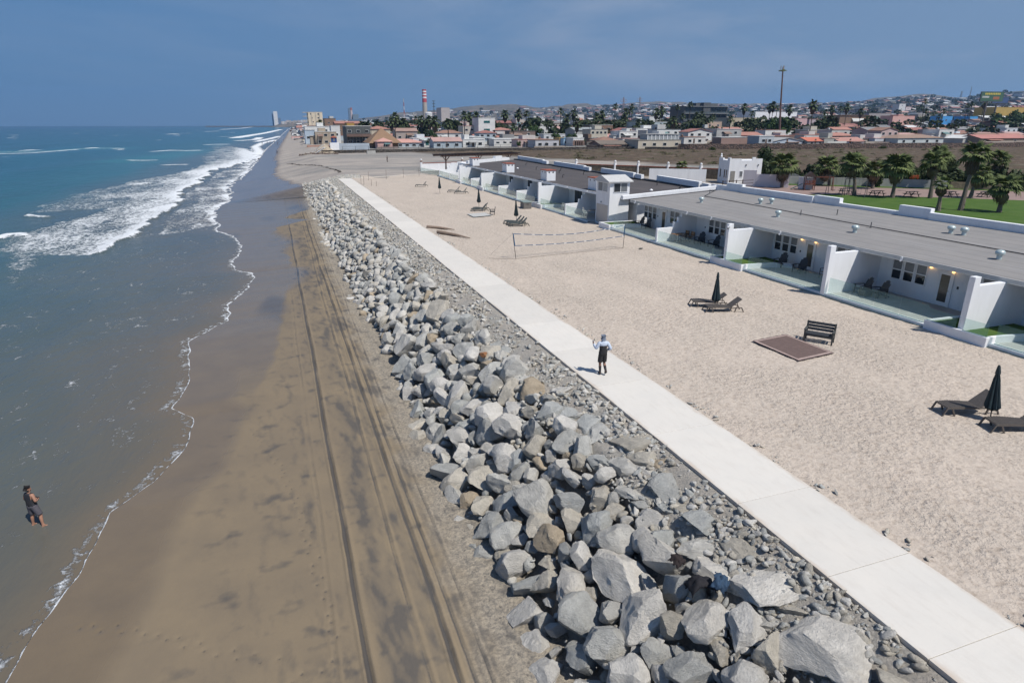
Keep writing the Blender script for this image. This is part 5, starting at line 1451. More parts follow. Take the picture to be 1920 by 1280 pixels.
def round_table(loc, label, r=0.65, chairs=4, chair_lab='', white=True, seed=0):
    t = empty('round_table', loc, 0, label, 'table', 'round terrace tables')
    MB().lathe([(r, 0.70), (r + 0.01, 0.72), (r, 0.74)], n=24).build('tabletop', simple('pale_table_top', (0.40, 0.33, 0.27), 0.5), t)
    MB().lathe([(0.3, 0), (0.3, 0.03), (0.05, 0.06), (0.05, 0.70)], n=12).build('pedestal', grey_metal if white else black_metal, t)
    return t
round_table((33.4, 64.6, .12), 'large round brown table just beyond the lookout tower', 0.85)
round_table((33.6, 71.6, .12), 'round pale table on the second terrace beyond the tower')
round_table((33.8, 90.0, .12), 'round pale table on the fourth terrace beyond the tower')
round_table((33.9, 97.6, .12), 'round pale table far along the terraces, beside the dark chair')
pale_m = simple('pale_metal_chair', (0.50, 0.51, 0.50), 0.5)
def dining_chair(loc, rz, label, m=None):
    m = m or pale_m
    t = empty('dining_chair', loc, rz, label, 'chair', 'chairs around the round terrace tables')
    for x in (-0.2, 0.2):
        for y in (-0.2, 0.2): MB().bar((x * 1.1, y * 1.1, 0), (x, y, 0.44), 0.03).build('leg', m, t)
    MB().box(-0.23, 0.23, -0.23, 0.23, 0.44, 0.47).build('seat', m, t)
    for y in (-0.2, -0.1, 0, 0.1, 0.2): MB().bar((0.21, y, 0.47), (0.28, y, 0.90), 0.025).build('back_bar', m, t)
    MB().bar((0.28, -0.22, 0.9), (0.28, 0.22, 0.9), 0.04).build('top_rail', m, t)
    for y in (-0.24, 0.24): MB().bar((-0.2, y, 0.66), (0.24, y, 0.68), 0.03).build('armrest', m, t)
    return t
d0 = dining_chair((32.3, 64.9, .12), 3.1, 'white metal chair on the sea side of the large round table')
for (x, y, rz, lb, dk) in ((32.7, 65.8, 2.2, 'white metal chair at the far left of the large round table', 0), (33.5, 66.1, 1.6, 'white metal chair behind the large round table', 0), (34.5, 64.4, -0.1, 'white metal chair between the large round table and the facade', 0),
                       (32.6, 71.2, 3.4, 'pale chair on the sea side of the second terrace table', 0), (33.1, 70.4, -2.0, 'pale chair on the near side of the second terrace table', 0), (34.5, 71.9, 0.1, 'pale chair behind the second terrace table', 0),
                       (32.8, 89.4, 3.6, 'pale chair on the sea side of the fourth terrace table', 0), (33.5, 88.9, -1.8, 'pale chair on the near side of the fourth terrace table', 0), (34.7, 90.2, 0.2, 'pale chair behind the fourth terrace table', 0), (33.2, 82.0, 2.6, 'white metal chair standing alone behind the storage box', 0), (34.6, 98.2, 0.4, 'dark chair by the farthest round table', 1)):
    c = copy_tree(d0); c.location = (x, y, .12); c.rotation_euler = (0, 0, rz); c['label'] = lb

# grey storage box on the sand, wall box
t = empty('storage_box', (29.3, 75.9, -0.02), R(-8), 'grey rattan storage box with greenish lid standing on the sand by the glass', 'storage box')
MB().box(-0.5, 0.5, -1.0, 1.0, 0, 0.78).build('body', simple('grey_box_side', (0.15, 0.14, 0.13), 0.7, 0.15, 8), t, bevel=0.02)
MB().box(-0.53, 0.53, -1.03, 1.03, 0.78, 0.84).build('lid', simple('box_lid', (0.22, 0.28, 0.26), 0.5), t)
MB().box(-0.15, 0.15, -1.02, -1.001, 0.55, 0.63).build('handle', black_metal, t)

# ------------------------------------------------------------------ loungers and closed parasols on the sand
def lounger(loc, rz, label, top=rattan_top, fr=rattan, up=38, group='loungers standing on the sand'):
    """foot towards -x"""
    t = empty('sun_lounger', loc, rz, label, 'sun lounger', group)
    prof = [(-1.0, 0.34), (-0.6, 0.36), (-0.1, 0.32), (0.28, 0.27)]
    ob = MB().prism([(x, z) for x, z in prof] + [(x, z - 0.045) for x, z in prof[::-1]], -0.31, 0.31, axis='y').build('seat', top, t)
    rib = MB().box(-0.022, 0.022, -0.30, 0.30, 0, 0.014).mesh('slat', top)
    for i in range(13):
        x = -0.95 + i * 0.098; z = float(np.interp(x, [p[0] for p in prof], [p[1] for p in prof]))
        link_mesh('slat', rib, t, (x, 0, z + 0.002), (0, -0.0, 0))
    b0 = Vector((0.28, 0, 0.27)); d = Vector((math.cos(R(up)), 0, math.sin(R(up))))
    MB().bar(b0, b0 + d * 0.78, 0.60, 0.04).build('backrest', top, t)
    for s in (-0.29, 0.29):
        MB().bar((-1.0, s, 0.30), (0.95, s, 0.25), 0.045).build('side_rail', fr, t)
        MB().bar((-0.98, s, 0.32), (-1.14, s, 0.0), 0.05).build('leg', fr, t)
        MB().bar((-0.80, s, 0.32), (-0.66, s * 1.03, 0.0), 0.05).build('leg', fr, t)
        MB().bar((0.62, s, 0.27), (0.55, s, 0.0), 0.05).build('leg', fr, t)
        MB().bar((0.92, s, 0.26), (1.06, s, 0.0), 0.05).build('leg', fr, t)
        MB().bar((0.66, s, 0.26), b0 + d * 0.5 + Vector((0, s, 0)), 0.03).build('back_strut', fr, t)
    return t
l0 = lounger((22.95, 29.55, -0.03), R(-22), 'dark brown lounger with raised back just behind the closed parasol left of the bench')
LG = [((23.05, 28.35, -0.03), -17, 'dark brown lounger with raised back in front of its twin, left of the bench', 0), ((22.95, 14.2, -0.03), -15, 'dark brown lounger behind the nearest closed parasol at the right edge', 0),
      ((23.25, 12.6, -0.03), -19, 'dark brown lounger in front of the nearest parasol, cut by the right edge', 0)]
for loc, rz, lb, k in LG:
    c = copy_tree(l0); c.location = loc; c.rotation_euler = (0, 0, R(rz)); c['label'] = lb
g0 = lounger((23.4, 76.0, -0.03), R(-12), 'grey green lounger beside the armchair and the pale mat', green_grey, green_grey, 48, 'grey green loungers far along the sand')
for loc, rz, lb in (((22.9, 75.0, -0.03), -10, 'grey green lounger, lower of two, beside the pale mat'), ((23.1, 109.5, -0.03), -8, 'farthest grey green lounger, alone on the sand'), ((25.9, 98.2, -0.03), -12, 'grey green lounger, rear one of the far pair'),
                    ((26.4, 95.9, -0.03), -12, 'grey green lounger, front one of the far pair'), ((23.3, 63.9, -0.03), -13, 'grey green lounger, rear one of three under the closed parasol by the net'), ((23.3, 63.0, -0.03), -13, 'grey green lounger, middle one of three under the closed parasol by the net'),
                    ((23.25, 62.1, -0.03), -13, 'grey green lounger, front one of three under the closed parasol by the net')):
    c = copy_tree(g0); c.location = loc; c.rotation_euler = (0, 0, R(rz)); c['label'] = lb

def parasol(loc, lean, label, H=2.15, seed=1):
    t = empty('closed_parasol', loc, 0, label, 'parasol', 'closed dark parasols on the sand')
    t.rotation_euler = (lean[1], lean[0], seed * 1.3)
    MB().tube([(0, 0, -0.1), (0, 0, H - 0.03)], 0.022, 8).build('pole', black_metal, t)
    # furled canopy: pleated cone with a sagging hem and small top valance
    n = 40; mb = MB(); rr = random.Random(seed)
    prof = [(0.03, H - 0.02), (0.055, H - 0.10), (0.085, H - 0.32), (0.065, H - 0.36), (0.10, H - 0.55), (0.13, H - 0.85), (0.165, H - 1.15), (0.21, H - 1.45), (0.225, H - 1.62), (0.19, H - 1.66)]
    for j, (r, z) in enumerate(prof):
        for k in range(n):
            a = 2 * math.pi * k / n
            pl = 1 + (0.20 * math.cos(8 * a + 0.4 * z) + 0.08 * math.sin(16 * a)) * min(1, j / 4)
            zz = z + (0.05 * math.cos(8 * a) if j >= len(prof) - 2 else 0)
            mb.v.append((r * pl * math.cos(a), r * pl * math.sin(a), zz))
    for j in range(len(prof) - 1):
        for k in range(n):
            k2 = (k + 1) % n
            mb.f.append((j * n + k, j * n + k2, (j + 1) * n + k2, (j + 1) * n + k)); mb.m.append(0)
    mb.f.append(tuple(range(n))); mb.m.append(0); mb.f.append(tuple((len(prof) - 1) * n + k for k in range(n))); mb.m.append(0)
    mb.build('canopy', navy, t, True)
    MB().tube([(-0.08, 0, H - 1.2), (0, 0.16, H - 1.2), (0.14, 0, H - 1.2)], 0.012, 5).build('tie', black_metal, t)
    return t
parasol((22.95, 28.95, -0.05), (0.045, 0.0), 'closed dark teal parasol between the two loungers left of the bench', 2.15, 1)
parasol((23.1, 13.4, -0.05), (0.08, 0.0), 'nearest closed dark teal parasol at the right edge', 2.15, 2)
parasol((23.75, 64.3, -0.05), (0.02, 0.02), 'closed dark parasol standing by three stacked loungers behind the net', 2.45, 3)
parasol((23.35, 76.8, -0.05), (0.0, 0.01), 'closed dark parasol by the armchair and pale mat', 2.55, 4)
parasol((23.2, 96.8, -0.05), (-0.02, 0.0), 'farthest closed parasol, leaning a little, between far loungers', 2.5, 5)

# ------------------------------------------------------------------ bench, mats
def bench(loc, rz, w, label, name='garden_bench', cat='bench', grp=None):
    """faces -x"""
    t = empty(name, loc, rz, label, cat, grp)
    h = w / 2
    for s in (-h + 0.04, h - 0.04):
        MB().box(-0.30, -0.22, s - 0.035, s + 0.035, 0, 0.60).build('leg', char_wood2, t)
        MB().bar((0.22, s, 0), (0.34, s, 0.92), 0.07, 0.08).build('leg', char_wood2, t)
        MB().box(-0.34, 0.30, s - 0.055, s + 0.055, 0.60, 0.63).build('armrest', char_wood2, t)
        MB().box(-0.22, 0.24, s - 0.025, s + 0.025, 0.33, 0.40).build('side_rail', char_wood2, t)
    MB().box(-0.27, -0.235, -h + 0.08, h - 0.08, 0.30, 0.40).build('front_apron', char_wood2, t)
    for i in range(5): MB().box(-0.29 + i * 0.112, -0.19 + i * 0.112, -h + 0.08, h - 0.08, 0.405, 0.43).build('seat_slat', char_wood, t)
    for z in (0.52, 0.67, 0.82):
        x = 0.22 + 0.12 * z / 0.92
        MB().obox((x + 0.02, 0, z + 0.02), (0.03, w - 0.12, 0.125), (0, R(7), 0)).build('back_slat', char_wood, t)
    return t
bench((24.0, 22.3, -0.04), R(36), 1.32, 'dark slatted bench with armrests standing at the edge of the brown mat')
bench((23.35, 71.4, -0.04), R(-20), 0.66, 'dark wooden armchair beside the pale mat and loungers', 'slatted_armchair', 'chair')

def mat_material(name, c_in, c_band, c_edge):
    m, nt, b, L = nodes_of(name)
    v = objco(nt); n = tex_noise(nt, 4, 6, 0.7, v); n2 = tex_noise(nt, 60, 3, 0.7, v)
    L(mixc(nt, rng(nt, n.outputs[0], 0.45, 0.7, 0, 0.5), c_in, tuple(x * 1.6 for x in c_in)), b.inputs['Base Color'])
    b.inputs['Roughness'].default_value = 0.95; bump(nt, b, n2.outputs[0], 0.006)
    return m
rug_d = mat_material('brown_rug', (0.125, 0.085, 0.075), None, None)
rug_l = mat_material('pale_rug_band', (0.34, 0.255, 0.225), None, None)
rug_e = mat_material('dark_rug_edge', (0.10, 0.07, 0.065), None, None)
def rug(P, label, md, ml, me_, name='beach_mat', z=0.02):
    """P: four corners; nested bands"""
    c = np.mean(P, axis=0); t = empty(name, (c[0], c[1], z), 0, label, 'mat')
    P = [np.array(p) - c for p in P]
    def ring(f0, f1, m, nm, zz, sub=14):
        mb = MB()
        for i in range(4):
            a, b_ = P[i], P[(i + 1) % 4]
            for k in range(sub):
                p0 = a + (b_ - a) * k / sub; p1 = a + (b_ - a) * (k + 1) / sub
                w0 = 0.012 * math.sin(k * 2.1 + i); w1 = 0.012 * math.sin((k + 1) * 2.1 + i)
                q = [(*(p0 * f0 * (1 + (w0 if f0 > .98 else 0))), zz), (*(p1 * f0 * (1 + (w1 if f0 > .98 else 0))), zz), (*(p1 * f1), zz + 0.004), (*(p0 * f1), zz + 0.004)]
                mb.add(q, [(0, 1, 2, 3)])
        return mb.build(nm, m, t)
    ring(1.0, 0.955, me_, 'edge_border', 0.008); ring(0.955, 0.86, ml, 'pale_border', 0.012)
    mb = MB(); mb.add([(*(p * 0.86), 0.016) for p in P], [(0, 1, 2, 3)]); mb.build('centre', md, t)
    return t
rug([(20.9, 23.35), (23.19, 23.6), (23.31, 20.63), (20.98, 20.36)], 'flat brown mat with pale pink border lying before the bench', rug_d, rug_l, rug_e, z=0.035)
pm = mat_material('pale_mat', (0.42, 0.42, 0.40), None, None); pd = mat_material('pale_mat_line', (0.16, 0.18, 0.19), None, None)
rug([(20.5, 72.4), (22.9, 72.8), (22.9, 70.2), (20.5, 69.6)], 'pale grey mat with dark outline far along the sand', pm, pm, pd, z=0.05)

# ------------------------------------------------------------------ volleyball net
vn = empty('volleyball_net', (0, 0, 0), 0, 'slack volleyball net with blue and white tapes between two leaning poles', 'net')
A, B_ = Vector((17.0, 46.1, 0)), Vector((27.2, 47.25, 0))
At, Bt = Vector((16.75, 46.2, 1.98)), Vector((27.35, 47.3, 1.98))
MB().tube([A + Vector((0, 0, -.1)), At + Vector((0, 0, .04))], 0.022, 8).build('pole', black_metal, vn)
MB().tube([B_ + Vector((0, 0, -.1)), Bt + Vector((0, 0, .04))], 0.022, 8).build('pole', black_metal, vn)
def net_pt(t, w):
    top = At.lerp(Bt, t) + Vector((0, 0, -0.02 - 0.42 * math.sin(math.pi * t) * (0.85 + 0.15 * t)))
    lo = A.lerp(At, 0.52).lerp(B_.lerp(Bt, 0.52), t) + Vector((0, 0, -0.16 * math.sin(math.pi * t)))
    return top.lerp(lo, w)
blue_t = simple('net_tape_blue', (0.03, 0.10, 0.20), 0.7); white_t = simple('net_tape_white', (0.60, 0.62, 0.64), 0.7)
cord = simple('net_cord', (0.50, 0.45, 0.39), 0.8)
for w, nm in ((0.0, 'top_tape'), (1.0, 'bottom_tape')):
    mb = MB(); N = 44
    for i in range(N):
        p, q = net_pt(i / N, w), net_pt((i + 1) / N, w)
        mb.bar(p, q, 0.012, 0.048, mi=(1 if i % 4 == 3 else 0))
    mb.build(nm, [blue_t, white_t], vn)
for t_, nm in ((0.005, 'side_tape'), (0.995, 'side_tape')):
    MB().bar(net_pt(t_, 0), net_pt(t_, 1), 0.07, 0.014).build(nm, blue_t, vn)
mb = MB()
for i in range(1, 100): mb.bar(net_pt(i / 100, 0), net_pt(i / 100, 1), 0.0035)
for j in range(1, 9):
    for i in range(20): mb.bar(net_pt(i / 20, j / 9), net_pt((i + 1) / 20, j / 9), 0.0035)
o = mb.build('mesh_cords', cord, vn); o['kind'] = 'stuff'
MB().tube([At, (15.6, 48.3, 0.0)], 0.008, 5).build('guy_line', cord, vn)
MB().tube([At, (16.2, 44.4, 0.0)], 0.008, 5).build('guy_line', cord, vn)
MB().tube([(15.0, 46.9, 0.03), (16.0, 46.3, 0.03), (17, 46.0, 0.02), (21, 46.5, 0.03), (24, 46.9, 0.02), (27.2, 47.2, 0.03)], 0.012, 5).build('ground_line', simple('court_rope', (0.13, 0.10, 0.08), 0.9), vn)

# ------------------------------------------------------------------ driftwood, posts, small stones
def log(p, q, r, label, seed):
    rr = random.Random(seed); p, q = Vector(p), Vector(q)
    pts, rad = [], []
    for i in range(9):
        t = i / 8; c = p.lerp(q, t); c += Vector((rr.uniform(-.03, .03), rr.uniform(-.05, .05), 0.05 * math.sin(t * 3))); pts.append(c)
        rad.append(r * (1.05 - 0.85 * t ** 1.6) * rr.uniform(0.88, 1.1))
    return tag(MB().tube(pts, rad, 10).build('driftwood_log', drift_wood, None, True), label, 'log', 'driftwood logs by the walkway')
log((13.9, 63.9, 0.10), (16.1, 61.4, 0.06), 0.16, 'long tapered driftwood log, the one farther from the camera', 1)
log((14.1, 60.4, 0.11), (16.2, 56.2, 0.05), 0.17, 'long tapered driftwood log, the one nearer the camera', 2)
post_m = simple('rusty_post', (0.14, 0.11, 0.09), 0.8, 0.2, 5)
PS = [(13.9, 117.9, 1.5, 'thin post, leftmost of the three by the walkway end'), (14.2, 116.3, 1.4, 'thin post, second of the three by the walkway end'), (15.2, 114.0, 1.0, 'short thin post, nearest of those by the walkway end'), (15.9, 113.0, 0.8, 'shortest thin post by the walkway end'),
      (16.2, 124.9, 1.6, 'thin post in the sand fence, first right of the walkway'), (19.9, 127.2, 1.7, 'thin post in the sand fence, second right of the walkway'), (23.7, 129.6, 1.7, 'thin post in the sand fence, third right of the walkway'), (27.3, 131.6, 1.7, 'thin post in the sand fence nearest the glass terrace')]
for x, y, h, lb in PS:
    tag(MB().tube([(x, y, -0.1), (x + 0.02, y, h)], 0.028, 7).build('fence_post', post_m), lb, 'post', 'thin posts standing in the sand')
o = link_mesh('loose_rock', np_mesh('loose_rock', *ROCKS_LO[2], M_rock, True), None, (28.4, 46.3, 0.05), None, (0.24, 0.16, 0.12)); o.color = (0.12, 0.12, 0.11, 1)
tag(o, 'dark loose rock lying alone on the sand right of the net', 'rock')

# ------------------------------------------------------------------ garments left on the boulders
def cloth(loc, size, label, c, seed, tilt=(0, 0), cat='garment', name='cloth'):
    rr = random.Random(seed); n = 22; V = []; F = []
    for i in range(n):
        for j in range(n):
            u, v = i / (n - 1) - 0.5, j / (n - 1) - 0.5
            w = mnoise.fractal(Vector((u * 3 + seed, v * 3, 0)), 0.8, 2, 4)
            ex = 1 + 0.35 * mnoise.noise(Vector((u * 4 + seed * 3, v * 4, 5)))
            V.append((u * size[0] * ex, v * size[1] * ex, 0.08 * w + 0.06 - 0.9 * (u * u + v * v) * size[2]))
    F = grid_faces(n, n)
    m = simple(name + '_fabric_' + str(seed), c, 0.85, 0.3, 12, 0.01, 30)
    o = link_mesh(name, np_mesh(name, np.array(V), F, m, True), None, loc, (tilt[0], tilt[1], rr.uniform(0, 3)))
    s = o.modifiers.new('thick', 'SOLIDIFY'); s.thickness = 0.015
    return tag(o, label, cat)
# ------------------------------------------------------------------ people
skin_m = simple('tan_skin', (0.36, 0.19, 0.125), 0.55, 0.08, 8)
skin_d = simple('brown_skin', (0.20, 0.10, 0.065), 0.55, 0.08, 8)
hair_m = simple('black_hair', (0.012, 0.010, 0.010), 0.7, 0.2, 30)

def skin_mesh(name, pts, edges, mat, parent, root, sub=2):
    """pts {key: ((x,y,z), rx, ry)}"""
    keys = list(pts)
    me = bpy.data.meshes.new(name)
    me.from_pydata([pts[k][0] for k in keys], [(keys.index(a), keys.index(b)) for a, b in edges], [])
    o = bpy.data.objects.new(name, me); col.objects.link(o)
    sk = o.modifiers.new('skin', 'SKIN'); sk.use_smooth_shade = True
    lay = me.skin_vertices[0].data if me.skin_vertices else None
    if lay is None:
        bm = bmesh.new(); bm.from_mesh(me); bm.verts.layers.skin.verify(); bm.to_mesh(me); bm.free(); lay = me.skin_vertices[0].data
    for i, k in enumerate(keys):
        p = pts[k]; lay[i].radius = (p[1], p[2] if len(p) > 2 else p[1]); lay[i].use_root = (k == root)
    s = o.modifiers.new('sub', 'SUBSURF'); s.levels = sub; s.render_levels = sub
    dg = bpy.context.evaluated_depsgraph_get()
    me2 = bpy.data.meshes.new_from_object(o.evaluated_get(dg))
    me2.materials.clear(); me2.materials.append(mat)
    me2.polygons.foreach_set('use_smooth', [True] * len(me2.polygons))
    bpy.data.objects.remove(o); me2.name = name
    n = bpy.data.objects.new(name, me2); col.objects.link(n); n.parent = parent
    return n

def hand_nodes(P, E, side, wrist, direction, palm_n, curl=0.35):
    """palm and five fingers from the wrist along direction; palm_n points out of the palm"""
    w = Vector(wrist); d = Vector(direction).normalized(); n = Vector(palm_n).normalized()
    n = (n - d * n.dot(d)).normalized(); a = d.cross(n)
    P[side + 'palm'] = (tuple(w + d * 0.055), 0.030, 0.018)
    E.append((side + 'wrist', side + 'palm'))
    for i, (off, ln) in enumerate(((-0.030, 0.062), (-0.011, 0.075), (0.009, 0.070), (0.028, 0.055))):
        k0 = w + d * 0.092 + a * off; k1 = k0 + (d * math.cos(curl) + n * math.sin(curl)) * ln * 0.5; k2 = k1 + (d * math.cos(curl * 2.6) + n * math.sin(curl * 2.6)) * ln * 0.5
        for j, (k, r) in enumerate(((k0, 0.010), (k1, 0.0088), (k2, 0.0075))): P['%sf%d%d' % (side, i, j)] = (tuple(k), r, r)
        E += [(side + 'palm', '%sf%d0' % (side, i)), ('%sf%d0' % (side, i), '%sf%d1' % (side, i)), ('%sf%d1' % (side, i), '%sf%d2' % (side, i))]
    t0 = w + d * 0.035 - a * 0.034; t1 = t0 + (d * 0.7 - a * 0.55 + n * 0.3).normalized() * 0.034; t2 = t1 + (d * 0.9 + n * 0.4).normalized() * 0.028
    for j, (k, r) in enumerate(((t0, 0.012), (t1, 0.0105), (t2, 0.009))): P['%st%d' % (side, j)] = (tuple(k), r, r)
    E += [(side + 'palm', side + 't0'), (side + 't0', side + 't1'), (side + 't1', side + 't2')]

def person(loc, rz, label, pose, mats, stout=1.0, group=None, scale=1.0, head_turn=0.0, cap=None, beard=False, hood=False):
    """faces +y before turning; pose gives joint positions"""
    t = empty('person', loc, rz, label, 'person', group); t.scale = (scale,) * 3
    J = dict(pel=(0, 0, .95), sp=(0, 0, 1.10), ch=(0, 0.0, 1.29), nb=(0, -0.01, 1.45), nk=(0, 0.015, 1.52),
             shL=(-.17, 0, 1.415), shR=(.17, 0, 1.415)); J.update(pose)
    s = stout
    P = {k: (J[k], *r) for k, r in dict(pel=(.135 * s, .10 * s), sp=(.128 * s, .10 * s), ch=(.150 * s, .105 * s), nb=(.075, .07), nk=(.052, .052), shL=(.062 * s, .06 * s), shR=(.062 * s, .06 * s),
         elL=(.042 * s, .042 * s), elR=(.042 * s, .042 * s), wrL=(.028, .028), wrR=(.028, .028), hipL=(.095 * s, .095 * s), hipR=(.095 * s, .095 * s), knL=(.060 * s, .062 * s), knR=(.060 * s, .062 * s),
         caL=(.055 * s, .058 * s), caR=(.055 * s, .058 * s), anL=(.036, .038), anR=(.036, .038), heL=(.036, .03), heR=(.036, .03), toL=(.036, .022), toR=(.036, .022)).items()}
    P['Lwrist'] = P.pop('wrL'); P['Rwrist'] = P.pop('wrR')
    E = [('pel', 'sp'), ('sp', 'ch'), ('ch', 'nb'), ('nb', 'nk'), ('ch', 'shL'), ('ch', 'shR'), ('shL', 'elL'), ('shR', 'elR'), ('elL', 'Lwrist'), ('elR', 'Rwrist'), ('pel', 'hipL'), ('pel', 'hipR'),
         ('hipL', 'knL'), ('hipR', 'knR'), ('knL', 'caL'), ('knR', 'caR'), ('caL', 'anL'), ('caR', 'anR'), ('anL', 'toL'), ('anR', 'toR'), ('anL', 'heL'), ('anR', 'heR')]
    hd = Vector(J['nk']); turn = head_turn
    c, sn = math.cos(turn), math.sin(turn)
    def H(x, y, z): return (hd.x + x * c - y * sn, hd.y + x * sn + y * c, hd.z + z)
    P['jaw'] = (H(0, 0.025, .065), .062, .072); P['skull'] = (H(0, 0.005, .14), .077, .094); P['crown'] = (H(0, 0, .20), .055, .065); P['nose'] = (H(0, 0.105, .105), .012, .014); P['nosb'] = (H(0, 0.07, .115), .018, .018)
    P['earL'] = (H(-.078, 0, .105), .013, .018); P['earR'] = (H(.078, 0, .105), .013, .018)
    E += [('nk', 'jaw'), ('jaw', 'skull'), ('skull', 'crown'), ('jaw', 'nosb'), ('nosb', 'nose'), ('skull', 'earL'), ('skull', 'earR')]
    for sd, el, wr in (('L', 'elL', 'Lwrist'), ('R', 'elR', 'Rwrist')):
        d = Vector(P[wr][0]) - Vector(P[el][0]); hand_nodes(P, E, sd, P[wr][0], d, pose.get('palm' + sd, (0, 0, -1)))
    body = skin_mesh('body', P, E, mats['skin'], t, 'pel', 2)
    for x in (-0.03, 0.03):
        MB().lathe([(0.004, -0.009), (0.011, -0.004), (0.011, 0.004), (0.004, 0.009)], H(x, 0.088, .13), 8).build('eye', hair_m, t)
    MB().obox(H(0, 0.10, .055), (0.045, 0.012, 0.010), (0, 0, turn)).build('mouth', simple('lips', (0.22, 0.08, 0.07), 0.5), t)
    # clothes follow the body: faces picked by the limb they belong to, lifted off the skin
    bone = {'torso': [('pel', 'sp'), ('sp', 'ch'), ('ch', 'nb')], 'sho': [('ch', 'shL'), ('ch', 'shR')], 'neck': [('nb', 'nk')], 'head': [('jaw', 'skull'), ('skull', 'crown')], 'arm': [('shL', 'elL'), ('shR', 'elR')], 'fore': [('elL', 'Lwrist'), ('elR', 'Rwrist')],
            'hand': [('Lwrist', 'Lpalm'), ('Rwrist', 'Rpalm')], 'hip': [('pel', 'hipL'), ('pel', 'hipR')], 'thigh': [('hipL', 'knL'), ('hipR', 'knR')], 'shin': [('knL', 'caL'), ('knR', 'caR'), ('caL', 'anL'), ('caR', 'anR')], 'foot': [('anL', 'toL'), ('anR', 'toR'), ('anL', 'heL'), ('anR', 'heR')]}
    me = body.data; nv = len(me.vertices)
    co = np.empty(nv * 3); me.vertices.foreach_get('co', co); co = co.reshape(-1, 3)
    no = np.empty(nv * 3); me.vertices.foreach_get('normal', no); no = no.reshape(-1, 3)
    names = list(bone); dist = np.full((nv, len(names)), 9.0); par = np.zeros((nv, len(names)))
    for j, nm in enumerate(names):
        for p, q in bone[nm]:
            A_, B_2 = np.array(P[p][0]), np.array(P[q][0]); e = B_2 - A_; tt = np.clip(((co - A_) @ e) / (e @ e), 0, 1)
            rad = P[p][1] * (1 - tt) + P[q][1] * tt
            d = np.linalg.norm(co - A_ - tt[:, None] * e, axis=1) / rad
            m_ = d < dist[:, j]; dist[:, j] = np.where(m_, d, dist[:, j]); par[:, j] = np.where(m_, tt, par[:, j])
    reg = np.array([names[k] for k in dist.argmin(1)]); tpar = par[np.arange(nv), dist.argmin(1)]
    def garment(name, sel, off, mat):
        fs = [tuple(f.vertices) for f in me.polygons if all(sel[v] for v in f.vertices)]
        if not fs: return
        used = sorted({v for f in fs for v in f}); ix = {v: i for i, v in enumerate(used)}
        V = co[used] + no[used] * off[used][:, None]
        m2 = bpy.data.meshes.new(name); m2.from_pydata(V.tolist(), [], [tuple(ix[v] for v in f) for f in fs]); m2.materials.append(mat)
        m2.polygons.foreach_set('use_smooth', [True] * len(m2.polygons))
        o = bpy.data.objects.new(name, m2); col.objects.link(o); o.parent = t
        sf = o.modifiers.new('thick', 'SOLIDIFY'); sf.thickness = 0.006; sf.offset = -1
    z = co[:, 2]; zs = P['sp'][0][2]
    torso = np.isin(reg, ['torso', 'sho', 'hip']) & (z > 0.86)
    if mats.get('sleeve'):
        garment('shirt', torso & (z < 1.30), np.full(nv, 0.030), mats['shirt'])
        garment('jacket_top', (np.isin(reg, ['torso', 'sho', 'arm', 'fore']) & (z > 1.25)) | np.isin(reg, ['arm', 'fore']) | ((reg == 'neck') & (tpar < .6)), np.full(nv, 0.027), mats['sleeve'])
    else:
        garment('shirt', np.isin(reg, ['torso', 'hip']) & (z > 0.90) | ((reg == 'sho') & (np.abs(co[:, 0]) < 0.155)), np.full(nv, 0.016), mats['shirt'])
    low = np.isin(reg, ['hip', 'thigh']) | ((reg == 'torso') & (z < 1.03))
    garment('shorts', low & ~((reg == 'thigh') & (tpar > 0.88)) & (z < 1.0), 0.022 + 0.022 * np.clip((0.9 - z) / 0.35, 0, 1), mats['shorts'])
    if 'sock' in mats:
        garment('socks', (reg == 'shin') & (z < 0.30 + 0.1), np.full(nv, 0.008), mats['sock']); garment('shoes', reg == 'foot', np.full(nv, 0.014), mats['shoe'])
    if hood:
        Q = {'a': (H(0, -0.005, .03), .080, .08), 'b': (H(0, -0.008, .12), .092, .105), 'c': (H(0, -0.008, .20), .070, .082)}
        skin_mesh('hood', Q, [('a', 'b'), ('b', 'c')], mats['hood'], t, 'b', 2)
    else:
        Q = {'a': (H(0, -0.055, .10), .062, .055), 'b': (H(0, -0.024, .155), .086, .094), 'c': (H(0, -0.010, .215), .066, .078)}
        skin_mesh('hair', Q, [('a', 'b'), ('b', 'c')], hair_m, t, 'b', 2)
    if beard:
        Q = {'a': (H(0, 0.045, .045), .048, .045), 'b': (H(0, 0.055, .065), .050, .045)}
        skin_mesh('beard', Q, [('a', 'b')], hair_m, t, 'a', 2)
    return t

black_c = simple('black_sportswear', (0.020, 0.020, 0.022), 0.75, 0.2, 10, 0.004, 30)
walk = dict(elL=(-.30, -.03, 1.18), wrL=(-.36, .16, 1.30), elR=(.30, -.10, 1.17), wrR=(.24, .10, 1.06), palmL=(1, 0, 0), palmR=(-1, 0, 0),
            hipL=(-.085, 0, .90), hipR=(.085, 0, .90), knL=(-.09, .06, .50), knR=(.10, .10, .50), caL=(-.09, .02, .36), caR=(.11, .00, .37), anL=(-.09, -.02, .09), anR=(.12, -.16, .17), heL=(-.09, -.07, .04), heR=(.12, -.22, .15), toL=(-.10, .13, .035), toR=(.13, -.04, .06))
person((12.0, 22.0, 0.012), R(-12), 'person in grey hood, white and black jacket, black shorts walking away on the path', walk,
       dict(skin=skin_d, shirt=black_c, sleeve=simple('pale_blue_white_jacket', (0.50, 0.56, 0.66), 0.7, 0.06, 4), hood=simple('grey_blue_hood', (0.17, 0.20, 0.26), 0.8, 0.12, 8), shorts=black_c, sock=black_c, shoe=black_c), 1.0, hood=True)
